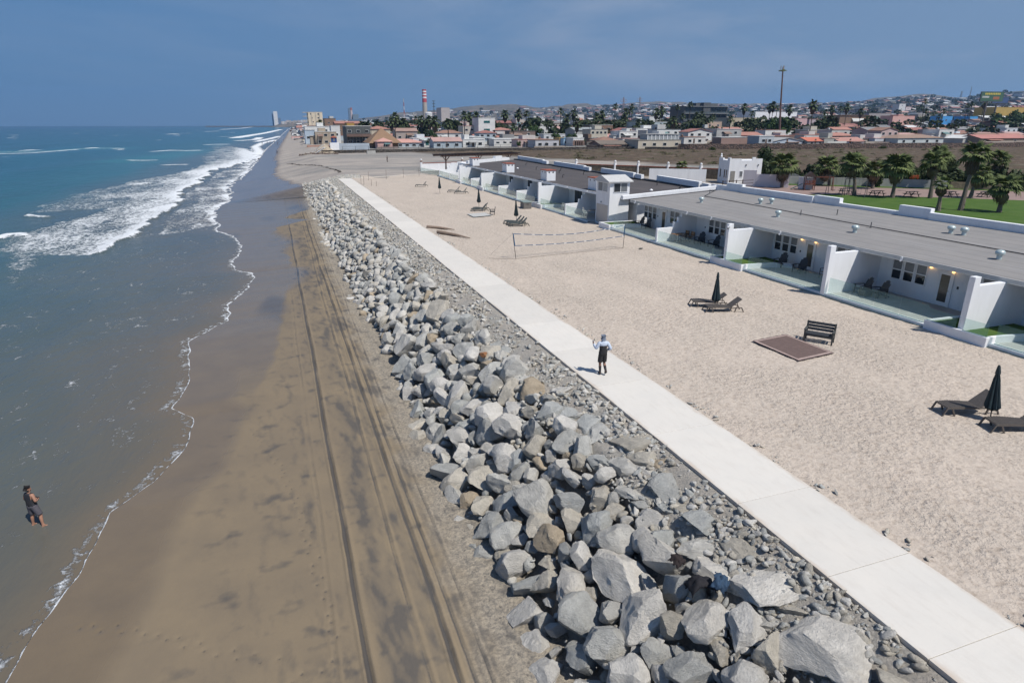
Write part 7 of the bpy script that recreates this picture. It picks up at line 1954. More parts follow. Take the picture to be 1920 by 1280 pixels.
for x in (3.0, 5.2): MB().box(x - 0.06, x + 0.06, -0.14, -0.002, 3.1, 3.35).build('wall_light', black_metal, gh)
MB().lathe([(0.22, 4.45), (0.1, 4.7), (0.16, 4.85), (0.03, 5.1)], (0.25, 4.9, 0), 10).build('finial', white_wall, gh)
def garden_wall(pts, zs, label, m=white_wall, name='garden_wall', t=0.25):
    root = empty(name, (0, 0, 0), 0, label, 'wall')
    for (p, q), z in zip(zip(pts[:-1], pts[1:]), zs):
        p, q = Vector((*p, 0)), Vector((*q, 0)); c = (p + q) / 2; d = q - p
        o = MB().box(-d.length / 2 + 0.004, d.length / 2 - 0.004, -t / 2, t / 2, -0.1, z).build('wall_panel', m, root); o.location = (c.x, c.y, 0); o.rotation_euler = (0, 0, math.atan2(d.y, d.x))
    return root
pinkish = simple('pinkish_white_wall', (0.62, 0.58, 0.60), 0.8, 0.04, 1)
garden_wall([(75.2, 91.2), (76.6, 89.6), (79.2, 87.0), (80.2, 85.9)], [2.7, 2.1, 2.55], 'stepped pinkish white garden wall right of the gatehouse', pinkish)
garden_wall([(80.9, 84.4), (81.6, 82.0)], [1.9], 'short white garden wall end right of the bushy palm')
garden_wall([(66.0, 106.5), (74.8, 101.0)], [2.2], 'plain white garden wall behind the short palm, left of the gatehouse')
bw = empty('boundary_wall', (0, 0, 0), 0, 'brown stone garden wall with rust coping and white ball topped pillars beyond the dark roof', 'wall')
bp = [(62.0, 130), (67.5, 122.5), (70.8, 118.6), (74.6, 113.4), (78.6, 108.0), (82.5, 101.5)]
stone_b = simple('brown_rubble_stone', (0.20, 0.16, 0.11), 0.9, 0.4, 2.2, 0.05, 6)
for p, q in zip(bp[:-1], bp[1:]):
    p, q = Vector((*p, 0)), Vector((*q, 0)); c = (p + q) / 2; d = q - p
    o = MB().box(-d.length / 2 + 0.26, d.length / 2 - 0.26, -0.15, 0.15, -0.1, 1.8).build('wall_panel', stone_b, bw); o.location = (c.x, c.y, 0); o.rotation_euler = (0, 0, math.atan2(d.y, d.x))
    o = MB().box(-d.length / 2 + 0.26, d.length / 2 - 0.26, -0.2, 0.2, 1.802, 1.95).build('coping', tile_red, bw); o.location = (c.x, c.y, 0); o.rotation_euler = (0, 0, math.atan2(d.y, d.x))
for x, y in bp:
    MB().box(x - 0.25, x + 0.25, y - 0.25, y + 0.25, -0.1, 2.4).build('pillar', white_wall, bw)
    MB().lathe([(0.1, 2.4), (0.24, 2.5), (0.28, 2.66), (0.2, 2.84), (0.03, 2.92)], (x, y, 0), 12).build('lamp_ball', ball_m, bw, True)
garden_wall([(84, 93.6), (97.5, 82.0), (104, 76)], [1.3, 1.3], 'low whitish boundary wall behind the lawn palms', simple('greyish_wall', (0.40, 0.40, 0.38), 0.85, 0.1, 1))
garden_wall([(104.3, 75.7), (116, 66)], [1.1], 'low rough stone wall behind the lawn, right part', stone_b)

# ------------------------------------------------------------------ picnic tables, swings, play set
pic_m = simple('picnic_dark_green', (0.025, 0.035, 0.028), 0.6, 0.2, 4)
pt = empty('picnic_table', (0, 0, 0))
for i in range(5): MB().box(-0.9, 0.9, -0.36 + i * 0.146, -0.23 + i * 0.146, 0.72, 0.76).build('top_plank', pic_m, pt)
for y in (-0.72, 0.72): MB().box(-0.9, 0.9, y - 0.14, y + 0.14, 0.42, 0.46).build('bench_plank', pic_m, pt)
for x in (-0.65, 0.65):
    MB().bar((x, -0.75, 0), (x, -0.22, 0.72), 0.06, 0.09).build('leg', pic_m, pt); MB().bar((x, 0.75, 0), (x, 0.22, 0.72), 0.06, 0.09).build('leg', pic_m, pt)
    MB().box(x - 0.03, x + 0.03, -0.82, 0.82, 0.35, 0.42).build('cross_beam', pic_m, pt)
PT = [(81.4, 75.2, 'dark picnic table, leftmost, beside the thin swing frame'), (83.2, 71.2, 'dark picnic table between the pale palm and the broad palm'), (87.0, 68.6, 'dark picnic table right of the broad fan palm'), (92.2, 66.6, 'dark picnic table behind the small skirted palm'), (96.9, 64.8, 'dark picnic table right of the tall leaning palm')]
for i, (x, y, lb) in enumerate(PT):
    c = pt if i == 0 else copy_tree(pt); c.location = (x, y, 0.02); c.rotation_euler = (0, 0, R(-25 + 9 * i)); tag(c, lb, 'picnic table', 'picnic tables along the lawn')
def swing(x, y, rz, label, h=2.6, m=None):
    m = m or simple('swing_metal', (0.06, 0.06, 0.065), 0.5)
    t = empty('swing_frame', (x, y, 0), rz, label, 'swing', 'swing frames on the lawn edge')
    for s in (-1.5, 1.5):
        for d in (-0.8, 0.8): MB().tube([(s, d, 0), (s * 0.95, 0, h)], 0.04, 6).build('leg', m, t)
    MB().tube([(-1.5, 0, h), (1.5, 0, h)], 0.045, 6).build('top_bar', m, t)
    for s in (-0.6, 0.6):
        for d in (-0.2, 0.2): MB().tube([(s + d, 0, h), (s + d, 0, 0.55)], 0.010, 4).build('chain', m, t)
        MB().box(s - 0.24, s + 0.24, -0.1, 0.1, 0.5, 0.55).build('seat', m, t)
swing(80.2, 75.6, R(-60), 'thin dark swing frame beside the leftmost picnic table'); swing(78.6, 71.0, R(-60), 'thin dark swing frame at the near corner of the lawn')
ps = empty('play_set', (79.6, 81.6, 0), R(-35), 'reddish brown wooden play set with small roofed tower and swing beam', 'play set')
red_w = simple('red_brown_wood', (0.16, 0.055, 0.035), 0.7, 0.2, 4)
for x in (0, 1.4):
    for y in (0, 1.4): MB().box(x - 0.06, x + 0.06, y - 0.06, y + 0.06, 0, 2.1).build('post', red_w, ps)
MB().box(-0.1, 1.5, -0.1, 1.5, 0.9, 1.0).build('deck', red_w, ps)
MB().prism([(-0.2, 2.1), (1.6, 2.1), (0.7, 2.9)], -0.2, 1.6, axis='y').build('roof', simple('dark_roof', (0.07, 0.045, 0.04), 0.8), ps)
for i in range(6): MB().box(-0.02 + i * 0.24, 0.12 + i * 0.24, -0.09, -0.06, 1.0, 1.6).build('panel_board', red_w, ps)
MB().box(1.47, 4.2, 0.6, 0.75, 2.0, 2.15).build('swing_beam', red_w, ps)
for y in (0.0, 1.35): MB().bar((4.2, y, 0), (4.1, 0.68, 2.05), 0.1).build('leg', red_w, ps)
MB().bar((-0.3, 0.7, 1.0), (-2.0, 0.7, 0.1), 0.6, 0.05).build('slide', simple('green_slide', (0.03, 0.12, 0.11), 0.4), ps)
tag(MB().prism([(0, 0), (4.2, 0), (4.2, 1.3), (2.1, 2.0), (0, 1.3)], 0, 2.4, axis='y').build('garden_shed', simple('shed_grey', (0.12, 0.13, 0.14), 0.7), loc=(84.6, 92.5, 0)), 'low grey garden shed in the shade behind the play set', 'shed')

# ------------------------------------------------------------------ stone sea wall in front of the town
def stone_wall_mat(name, a, b_, sc):
    m, nt, b, L = nodes_of(name)
    v = worldco(nt); vo = nt.nodes.new('ShaderNodeTexVoronoi'); vo.inputs['Scale'].default_value = sc; L(mapv(nt, v, (1, 1, 1.3)), vo.inputs['Vector'])
    s = nt.nodes.new('ShaderNodeSeparateColor'); L(vo.outputs['Color'], s.inputs[0])
    c = mixc(nt, s.outputs['Red'], a, b_); c = mixc(nt, rng(nt, vo.outputs['Distance'], 0.35, 0.6, 0, 0.8), c, (0.04, 0.035, 0.03))
    L(c, b.inputs['Base Color']); b.inputs['Roughness'].default_value = 0.9
    bump(nt, b, mth(nt, 'SUBTRACT', 1.0, vo.outputs['Distance']), 0.2)
    return m
wm1 = stone_wall_mat('dark_basalt_wall', (0.065, 0.058, 0.052), (0.12, 0.10, 0.085), 1.4)
wm2 = stone_wall_mat('brown_stone_wall', (0.12, 0.078, 0.062), (0.20, 0.135, 0.11), 1.4)
def long_wall(pts, z0, zt, m, label, jag=0.0):
    root = empty('stone_wall', (0, 0, 0), 0, label, 'wall')
    for i, (p, q) in enumerate(zip(pts[:-1], pts[1:])):
        p, q = Vector((*p, 0)), Vector((*q, 0)); c = (p + q) / 2; d = q - p
        o = MB().box(-d.length / 2, d.length / 2 - 0.01, -0.4, 0.4, z0, zt + jag * math.sin(i * 2.7)).build('wall_section', m, root); o.location = (c.x, c.y, 0); o.rotation_euler = (0, 0, math.atan2(d.y, d.x))
    return root
long_wall([(17 + i * 12.1, 263.3) for i in range(12)] + [(168, 249)], -1.2, 0.7, wm1, 'long dark basalt sea wall below the bungalows at the edge of town', 0.08)
long_wall([(168.2, 249)] + [(172 + i * 15, float(wall_y(172 + i * 15)) + 0.8 * math.sin(i)) for i in range(21)], -1.0, 2.0, wm2, 'long high brown stone wall below the houses, right half of the view', 0.12)
# low dark wooden posts and rails on the basalt wall
fence = empty('rail_fence', (0, 0, 0), 0, 'thin dark rail fence on top of the basalt wall before the bungalows', 'fence')
for i in range(26): MB().box(24.9 + i * 5, 25.0 + i * 5, 263.2, 263.3, 0.7, 2.1).build('post', black_metal, fence)
for z in (1.2, 2.0): MB().box(25, 150, 263.22, 263.28, z - 0.03, z + 0.03).build('rail', black_metal, fence)

# scrub on the vacant ground
sc = [leaf_cloud('foliage', 420, G_scrub, 70 + i, 0.11) for i in range(3)]
V_, F_ = [], []
rr = random.Random(3)
def scatter_scrub():
    base = 0; Vs, Fs = [], []
    src = []
    for me in sc:
        v = np.empty(len(me.vertices) * 3, dtype=np.float32); me.vertices.foreach_get('co', v); v = v.reshape(-1, 3)
        src.append(v[:480])
    for i in range(620):
        x = rr.uniform(80, 420); y = rr.uniform(100, 258)
        if x < 46 + 0.45 * (262 - y) + 5 or (y < 131 and x < 95 + (131 - y) * .5): continue
        if x > 1.5 * y or y > float(wall_y(x)) - 3: continue
        if mnoise.noise(Vector((x * 0.04, y * 0.07, 0))) < -0.12: continue
        s = rr.uniform(0.6, 1.8); V = src[i % 3] * np.array([s * 1.6, s, s * 0.5]); V = V + np.array([x, y, float(north_z(np.array(x), np.array(y))) if y > 131 else 0.05])
        Vs.append(V); n = len(V) // 4; Fs.append(np.arange(n * 4).reshape(n, 4) + base); base += len(V)
    o = link_mesh('scrub', np_mesh('scrub', np.concatenate(Vs), np.concatenate(Fs), G_scrub)); o['kind'] = 'stuff'
scatter_scrub()
sb = leaf_cloud('foliage', 900, foliage('wall_vine_leaf', (0.06, 0.085, 0.02), (0.10, 0.12, 0.03)), 90, 0.08)
for x, y, s, lb in ((258, 223.5, 2.4, 'yellowish green bush against the brown stone wall'), (352, 214, 3.6, 'dark green bush against the brown wall near the right edge'), (178, 239, 2.4, 'green creeper patch where the basalt wall meets the brown wall')):
    shrub(x, y, -0.6, s, s * 0.7, s * 0.9, lb, sb, 1, None, 'wall_bush', 'shrub')
# ------------------------------------------------------------------ town buildings
_cm = {}
def paint(c, r=0.8):
    k = tuple(round(x, 2) for x in c) + (r,)
    if k not in _cm: _cm[k] = simple('paint_%02d_%02d_%02d' % tuple(int(x * 99) for x in c), c, r, 0.10, 0.25, dirt=0.15, dirtc=tuple(x * 0.6 for x in c))
    return _cm[k]
win_unit = {}
def window_mesh(w, h, kind):
    k = (round(w, 1), round(h, 1), kind)
    if k not in win_unit:
        win_unit[k] = (MB().box(-w / 2 - .07, w / 2 + .07, -0.10, 0.02, -h / 2 - .07, h / 2 + .07).mesh('window', white_trim if kind else paint((.25, .22, .2))),
                       MB().box(-w / 2, w / 2, -0.112, -0.102, -h / 2, h / 2).mesh('pane', [dark_glass, simple('teal_glazing', (0.02, 0.10, 0.10), 0.12, 0.2, 1)][kind == 2]))
    return win_unit[k]

def house(name, label, x0, x1, y, zt, dp, wall, kind, roof, nw, st, zb=None, rz=0.0, detail=True, group=None, cat=None):
    w = x1 - x0; cx = (x0 + x1) / 2; cy = y + dp / 2
    zb = (max(-0.6, terrain_z(cx, cy + 3) - 0.3)) if zb is None else zb
    zb = min(zb, zt - 2.2)
    c_ = {'apartment_tower': 'tower block', 'far_tower': 'tower block', 'far_building': 'building', 'hotel': 'hotel', 'warehouse': 'warehouse', 'storage_tank': 'tank', 'convention_building': 'building', 'apartment_block': 'apartment block', 'industrial_block': 'industrial building'}.get(name, 'house')
    t = empty(name, (cx, y, zb), rz, label, cat or c_, group)
    H = zt - zb; wm, rm = paint(wall), paint(roof)
    hw = w / 2
    rh = {'flat': 0, 'step': 0, 'shed': 0, 'gable': min(1.6, 0.22 * dp), 'hip': min(1.6, 0.2 * dp), 'pyr': H * 0.72, 'gablefront': min(1.5, 0.2 * w)}[kind]
    eh = H - rh
    if name == 'storage_tank':
        MB().lathe([(hw, 0), (hw, H - 2), (hw * .6, H), (0.2, H)], (0, dp / 2, 0), 20).build('tank_wall', wm, t, True); return t
    MB().box(-hw, hw, 0, dp, 0, eh).build('wall', wm, t)
    ov = 0.45
    if kind in ('flat', 'step'):
        MB().box(-hw - 0.15, hw + 0.15, -0.15, dp + 0.15, eh + 0.002, eh + 0.22).build('roof', rm, t)
        if kind == 'step': 
            MB().box(-hw * 0.35, hw, dp * 0.2, dp, eh + 0.22, eh + 0.25).build('roof_slab', rm, t)
    elif kind == 'shed':
        MB().prism([(-0.8, eh - 0.35), (dp, eh + 0.25), (dp, eh + 0.37), (-0.8, eh - 0.23)], -hw - .3, hw + .3, axis='x').build('roof', rm, t)
    elif kind == 'gable':
        MB().prism([(-ov, eh - 0.12), (-ov, eh + 0.03), (dp / 2, H + 0.1), (dp + ov, eh + 0.03), (dp + ov, eh - 0.12), (dp / 2, H - 0.06)], -hw - .4, hw + .4, axis='x').build('roof', rm, t)
        MB().prism([(0, eh), (dp, eh), (dp / 2, H - 0.08)], -hw + 0.01, hw - 0.01, axis='x').build('gable_wall', wm, t)
    elif kind == 'gablefront':
        MB().prism([(-hw - ov, eh - 0.12), (-hw - ov, eh + 0.03), (0, H + 0.1), (hw + ov, eh + 0.03), (hw + ov, eh - 0.12), (0, H - 0.06)], -0.4, dp + .3, axis='y').build('roof', rm, t)
        MB().prism([(-hw, eh), (hw, eh), (0, H - 0.08)], 0.01, dp - 0.01, axis='y').build('gable_wall', wm, t)
    elif kind in ('hip', 'pyr'):
        rl = 0.0 if kind == 'pyr' else max(0, hw - dp / 2)
        o_ = 1.5 if kind == 'pyr' else ov
        vs = [(-hw - o_, -o_, eh), (hw + o_, -o_, eh), (hw + o_, dp + o_, eh), (-hw - o_, dp + o_, eh), (-rl - 0.01, dp / 2, H), (rl + 0.01, dp / 2, H)]
        mb = MB(); mb.add(vs, [(0, 1, 5, 4), (1, 2, 5), (2, 3, 4, 5), (3, 0, 4), (3, 2, 1, 0)]); mb.build('roof', rm, t)
    if nw and detail:
        fh = eh / st; per = max(1, math.ceil(nw / st)); k = 2 if name in ('seaside_villa', 'glass_villa') else 1
        ww = min(w / per * 0.55, 1.7 if k == 1 else 4.0); wh = min(1.15, fh * 0.38) * (1.25 if k == 2 else 1)
        if 'long_house' in name and nw > 8: k, ww = 0, w / per * 0.5
        a, b_ = window_mesh(ww, wh, k)
        jit = random.Random(int(cx * 13 + y * 7))
        for s in range(st):
            for i in range(per):
                x = -hw + w * (i + 0.5) / per + (jit.uniform(-.12, .12) * w / per if k == 1 and per < 6 else 0)
                f = link_mesh('window', a, t, (x, 0, fh * (s + 0.52)))
                link_mesh('pane', b_, f)
    if detail and st == 1 and w > 8 and nw in (1, 2, 3) and kind != 'pyr':
        MB().box(-hw * 0.15, -hw * 0.15 + 0.95, -0.05, 0.01, 0.6, 2.7).build('door', paint((.12, .09, .07)), t)
    if detail and name in ('house', 'long_house', 'modern_house', 'beach_house') and w > 6:
        ex = random.Random(int(cx * 31 + y * 3))
        if ex.random() < .5 and kind in ('flat', 'step'):
            MB().lathe([(.55, 0), (.58, .7), (.3, .95), (.1, 1.0)], (ex.uniform(-hw * .7, hw * .7), dp * ex.uniform(.3, .8), eh + .22), 10).build('water_tank', paint(ex.choice([(.05, .05, .05), (.5, .5, .5), (.16, .10, .07)])), t)
        if ex.random() < .5 and kind in ('flat', 'step'):
            a_ = ex.uniform(-hw * .8, hw * .2); b_ = a_ + w * ex.uniform(.2, .4); MB().box(a_, min(b_, hw - .1), dp * .35, dp - .2, eh + .22, eh + .22 + ex.uniform(1.2, 2.4)).build('roof_room', wm if ex.random() < .6 else paint((.5, .5, .48)), t)
        if ex.random() < .55:
            a_ = ex.uniform(-hw, 0); b_ = a_ + w * ex.uniform(.25, .5); aw = MB().prism([(-2.3, eh * .66), (0, eh * .80), (0, eh * .83), (-2.3, eh * .69)], a_, min(b_, hw), axis='x').build('awning', paint(ex.choice([(.5, .5, .48), (.22, .15, .12), (.34, .17, .13), (.12, .2, .2), (.3, .3, .3)])), t)
            for q in (a_ + .1, min(b_, hw) - .1): MB().box(q - .06, q + .06, -2.25, -2.13, 0, eh * .67).build('post', paint((.4, .4, .38)), t)
        if ex.random() < .45:
            MB().box(-hw - ex.uniform(.3, 2), hw + ex.uniform(.3, 2), -3.6, -3.45, 0, ex.uniform(1.0, 1.7)).build('yard_wall', paint(ex.choice([(.55, .55, .52), (.38, .33, .28), (.25, .2, .18)])), t)
        if ex.random() < .35:
            s_ = ex.choice([-1, 1]); MB().box(min(s_ * hw, s_ * (hw + 2.6)) + .005, max(s_ * hw, s_ * (hw + 2.6)) - .005, dp * .2, dp * .8, 0, eh * .7).build('annex', wm, t); MB().box(min(s_ * hw, s_ * (hw + 2.8)) + .01, max(s_ * hw, s_ * (hw + 2.8)) - .01, dp * .15, dp * .85, eh * .7 + .003, eh * .7 + .15).build('annex_roof', rm, t)
    return t

used_boxes = []
for rec in TOWN:
    name, label, x0, x1, y, zt, dp, wall, kind, roof, nw, st = rec
    t = house(name, label, x0, x1, y, zt, dp, wall, kind, roof, nw, st)
    used_boxes.append((x0 - 1, x1 + 1, y - 1, y + dp + 1))
    w = x1 - x0; H = zt - t.location.z
    if name == 'hotel':
        for i in range(4):
            fh = H / 4
            MB().box(-w / 2 - .3, w / 2 + .3, -2.2, -0.01, fh * i + fh * 0.98 - .3, fh * i + fh * 0.98).build('balcony_slab', paint((.28, .29, .30)), t)
            for s in (-1, 1):
                b_ = MB().box(s * w * 0.29 - w * 0.18, s * w * 0.29 + w * 0.18, -0.06, -0.005, fh * i + 0.3, fh * i + fh * 0.9).build('glazing', dark_glass, t)
                for k in range(4): MB().box(s * w * 0.29 - w * 0.18 + k * w * 0.12 - .15, s * w * 0.29 - w * 0.18 + k * w * 0.12 + .15, -0.3, -0.07, fh * i + 0.3, fh * i + fh * 0.9).build('mullion', paint((.10, .105, .11)), b_)
            MB().box(-w / 2, w / 2, -2.2, -2.1, fh * i + 0.2, fh * i + 1.2).build('balcony_glass', simple('smoky_glass', (.10, .12, .13), 0.15), t)
        MB().box(-w * .08, w * .08, -1.5, 18, 0, H + 3.4).build('stair_tower', paint((.085, .09, .095)), t)
        MB().box(-w * .18, w * .32, 4, 18, H + .25, H + 2.9).build('penthouse', paint((.11, .115, .12)), t)
    if name == 'apartment_block' and 'cream' in label:
        for i in range(6):
            MB().box(-w / 2 - 5, -w / 2 - 0.01, 0, 10, H / 6 * i + H / 6 - .5, H / 6 * i + H / 6).build('balcony', paint((.5, .46, .38)), t)
        for k in (-0.25, 0.05, 0.3): MB().box(w * k - .4, w * k + .4, -0.6, -0.01, 0, H).build('pilaster', paint((.56, .50, .40)), t)
    if name == 'restaurant':
        for s in range(2):
            MB().box(-w / 2, w / 2, -2.5, -0.01, H / 2 * s + 0.05, H / 2 * s + .3).build('deck', paint((.20, .12, .09)), t)
            for k in range(9): MB().box(-w / 2 + w * k / 8 - .08, -w / 2 + w * k / 8 + .08, -2.5, -2.35, H / 2 * s + .3, H / 2 * (s + 1) - .02).build('post', paint((.06, .06, .06)), t)
            MB().box(-w / 2, w / 2, -2.52, -2.5, H / 2 * s + .3, H / 2 * s + 1.3).build('railing', paint((.14, .09, .075)), t)
    if 'arcade' in name:
        for k in range(5):
            x = -w / 2 + w * (k + .5) / 5
            MB().prism([(x - .9, 0.6), (x + .9, 0.6), (x + .9, 2.4), (x + .5, 3.0), (x, 3.2), (x - .5, 3.0), (x - .9, 2.4)], -0.15, -0.12, axis='y').build('arch', paint((.18, .12, .10)), t)
    if 'glass_front' in name:
        MB().box(-w * .28, w * .45, 0.5, 7, H + .22, H + 2.3).build('glazed_roof_terrace', simple('hazy_window', (0.33, 0.35, 0.36), 0.25, 0.1, 1), t)
        for k in range(9): MB().box(-w * .28 + w * .73 * k / 8 - .15, -w * .28 + w * .73 * k / 8 + .15, 0.3, 0.5, H + .22, H + 2.5).build('mullion', white_trim, t)
        MB().box(-w * .30, w * .47, 0.1, 7.4, H + 2.5, H + 2.7).build('terrace_roof', paint((.4, .4, .38)), t)

# street of smaller houses behind, individually placed where the rows leave room
rr = random.Random(21)
WALLS = [('white', (.62, .62, .60)), ('white', (.60, .58, .55)), ('cream', (.50, .46, .38)), ('beige', (.40, .36, .30)), ('pale grey', (.38, .38, .37)), ('pink', (.48, .36, .34)), ('pale blue', (.38, .44, .48)), ('sandy', (.36, .30, .23)), ('brown', (.18, .13, .11)), ('white', (.58, .57, .55)), ('white', (.56, .58, .60)), ('off white', (.52, .51, .48))]
ROOFS = [('coral tiled', (.38, .19, .15)), ('brick red', (.29, .13, .11)), ('rust brown', (.26, .15, .11)), ('grey', (.22, .22, .22)), ('white', (.60, .60, .58)), ('dark', (.11, .105, .10)), ('pale tin', (.44, .46, .46)), ('pink tiled', (.42, .27, .24)), ('white', (.58, .58, .58))]
LAND = [(0.10, 'beside the thatched hall'), (0.17, 'right of the power plant'), (0.23, 'below the striped chimney'), (0.30, 'near the stepped white house'), (0.37, 'near the green glass villa'), (0.45, 'behind the pergola house'), (0.52, 'behind the white arcade'), (0.58, 'behind the brown bungalow'), (0.64, 'left of the dark hotel'), (0.70, 'before the dark hotel'),
        (0.75, 'below the plain white hall'), (0.80, 'near the round ficus tree'), (0.85, 'near the mauve house'), (0.90, 'near the white tower block'), (0.95, 'near the blue houses'), (1.2, 'below the billboards')]
def box_free(x0, x1, y0, y1):
    for a, b_, c, d in used_boxes:
        if x0 < b_ and x1 > a and y0 < d and y1 > c: return False
    return True
seen_labels = {}
nh = 0
ROWS = [238, 254, 271, 290, 306, 324, 344, 366, 392, 420, 450, 484, 520]
RN = ['nearest', 'front', 'next', 'first', 'second', 'third', 'fourth', 'fifth', 'sixth', 'seventh', 'eighth', 'ninth', 'last']
for ri, y in enumerate(ROWS):
    x = float(np.interp(y, _sy, _sx)) + (34 if y < 320 else 20) + rr.uniform(0, 8)
    if y < 290: x = 165
    while x < 1.56 * y and nh < 215:
        w = rr.uniform(9, 17); d = rr.uniform(8, 11); gap = rr.uniform(1.5, 9) + (6 if ri > 3 else 0)
        yy = y + rr.uniform(-2, 2)
        if yy > wall_y(x + w / 2) + 3.5 and box_free(x, x + w, yy, yy + d) and rr.random() < (0.95 if ri < 6 else 0.66):
            (wn, wc), (rn, rc) = rr.choice(WALLS), rr.choice(ROOFS)
            kind = rr.choice(['flat', 'flat', 'gable', 'gable', 'hip', 'gablefront']) if rn not in ('white', 'dark') else 'flat'
            st = 2 if rr.random() < (0.1 if ri < 3 else 0.35) else 1
            az = math.atan2(x + w / 2, yy); near = next(l for a, l in LAND if az < a)
            kn = {'flat': 'flat', 'gable': 'gabled', 'hip': 'hipped', 'gablefront': 'front gabled'}[kind]
            nw = rr.choice([1, 2, 2, 3, 3, 4]) * st
            lb = '%s%s house, %s %s roof, %s row, %s' % (wn, ' two storey' if st == 2 else '', rn, kn, RN[ri], near)
            seen_labels[lb] = seen_labels.get(lb, 0) + 1
            if seen_labels[lb] > 1: lb = lb.replace(' house', [' narrow', ' wide', ' corner'][min(seen_labels[lb] - 2, 2)] + ' house', 1)
            g = terrain_z(x + w / 2, yy)
            zt = g + (3.3 if st == 1 else 6.0) + rr.uniform(-.3, .5) + (1.0 if kind != 'flat' else 0)
            house('house', lb, x, x + w, yy, zt, d, wc, kind, rc, nw, st, group='houses in the rows of the town', detail=ri < 10)
            used_boxes.append((x - .5, x + w + .5, yy, yy + d)); nh += 1
        x += w + gap

# ------------------------------------------------------------------ distant town as one mass of small buildings and tree clumps
def far_town():
    rs = np.random.RandomState(4)
    V, F, C = [], [], []; base = 0
    wc = np.array([w[1] for w in WALLS]); rc = np.array([r[1] for r in ROOFS])
    n = 0; out = []
    az_all = rs.uniform(0.03, 1.02, 30000); u = rs.uniform(0, 1, 30000)
    for az, uu in zip(az_all, u):
        D = 470 + (4600 - 470) * uu ** 1.6
        x, y = D * math.sin(az), D * math.cos(az)
        if y < 300 or (y < 530 and D < 640): continue
        if x < float(np.interp(y, _sy, _sx)) + 22: continue
        dens = 0.70 + 0.9 * mnoise.noise(Vector((x * 0.0022, y * 0.0022, 3.3)))
        if D > 1700: dens *= float(np.interp(az, [0.0, 0.2, 0.36, 0.45, 1.0], [0.35, 0.12, 0.16, 0.9, 0.9]))
        if rs.rand() > dens: continue
        s = 1 + D / 2600
        w, d, h = rs.uniform(8, 16) * s, rs.uniform(8, 13) * s, rs.uniform(3, 6.5) * (1.0 + 0.35 * D / 2600) * (1.5 if rs.rand() < .12 else 1)
        z = terrain_z(x, y)
        r = rs.uniform(-.3, .3) if D > 900 else 0
        cr, sr = math.cos(r), math.sin(r)
        hw, hd = w / 2, d / 2
        pitch = rs.rand() < 0.35
        P = [(-hw, -hd, -3), (hw, -hd, -3), (hw, hd, -3), (-hw, hd, -3), (-hw, -hd, h), (hw, -hd, h), (hw, hd, h), (-hw, hd, h)]
        P2 = [(-hw * 1.05, -hd * 1.08, h + .02), (hw * 1.05, -hd * 1.08, h + .02), (hw * 1.05, 0, h + (1.6 * s if pitch else .3)), (-hw * 1.05, 0, h + (1.6 * s if pitch else .3)), (hw * 1.05, hd * 1.08, h + .02), (-hw * 1.05, hd * 1.08, h + .02)]
        # two window bands on the side seen from the shore
        P3 = [(-hw * .75, -hd - .05, h * .35), (-hw * .1, -hd - .05, h * .35), (-hw * .1, -hd - .05, h * .72), (-hw * .75, -hd - .05, h * .72), (hw * .2, -hd - .05, h * .35), (hw * .75, -hd - .05, h * .35), (hw * .75, -hd - .05, h * .72), (hw * .2, -hd - .05, h * .72)]
        for k, (px, py, pz) in enumerate(P + P2 + P3): V.append((x + px * cr - py * sr, y + px * sr + py * cr, z + pz))
        F += [(base, base + 1, base + 5, base + 4), (base + 1, base + 2, base + 6, base + 5), (base + 3, base, base + 4, base + 7), (base + 8, base + 9, base + 10, base + 11), (base + 11, base + 10, base + 12, base + 13), (base + 14, base + 15, base + 16, base + 17), (base + 18, base + 19, base + 20, base + 21)]
        cw = wc[rs.randint(len(wc))] * rs.uniform(.8, 1.05); cr_ = rc[rs.randint(len(rc))] * rs.uniform(.85, 1.05)
        C += [cw] * 8 + [cr_] * 6 + [np.array((.05, .055, .06))] * 8
        base += 22; n += 1
        if n >= 7500: break
    m, nt, b, L = nodes_of('distant_walls'); a = nt.nodes.new('ShaderNodeVertexColor'); a.layer_name = 'Col'; L(a.outputs['Color'], b.inputs['Base Color']); b.inputs['Roughness'].default_value = 0.85
    o = link_mesh('distant_town', np_mesh('distant_town', np.array(V), np.array(F), m, False, {'Col': np.array(C)})); o['kind'] = 'stuff'
far_town()

def crown_pts(kind, seed):
    """unit tree crowns as leaf clumps: (verts, quads)"""
    rs = np.random.RandomState(seed)
    if kind == 'round':
        n = 70; d = rs.normal(size=(n, 3)); d /= np.linalg.norm(d, axis=1)[:, None]; p = d * (rs.uniform(.35, 1, (n, 1)) ** .5); p[:, 2] = p[:, 2] * .75 + .2; s = 0.34
    else:
        n = 46; a = rs.uniform(0, 6.28, n); r = rs.uniform(0.1, 1, n); p = np.stack([np.cos(a) * r, np.sin(a) * r, rs.uniform(-.75, .6, n) * (1.05 - r * .6)], 1); s = 0.36
    V = []; F = []
    for i, c in enumerate(p):
        u = rs.normal(size=3); u /= np.linalg.norm(u); v = np.cross(u, rs.normal(size=3)); v /= np.linalg.norm(v)
        k = s * rs.uniform(.6, 1.2)
        V += [c - u * k, c + v * k * .6, c + u * k, c - v * k * .6]; F.append((4 * i, 4 * i + 1, 4 * i + 2, 4 * i + 3))
    return np.array(V), np.array(F)
CR_ = [crown_pts('round', i) for i in range(5)]; CP_ = [crown_pts('palm', 20 + i) for i in range(5)]
tg = foliage('town_tree_leaf', (0.022, 0.036, 0.014), (0.050, 0.066, 0.026))
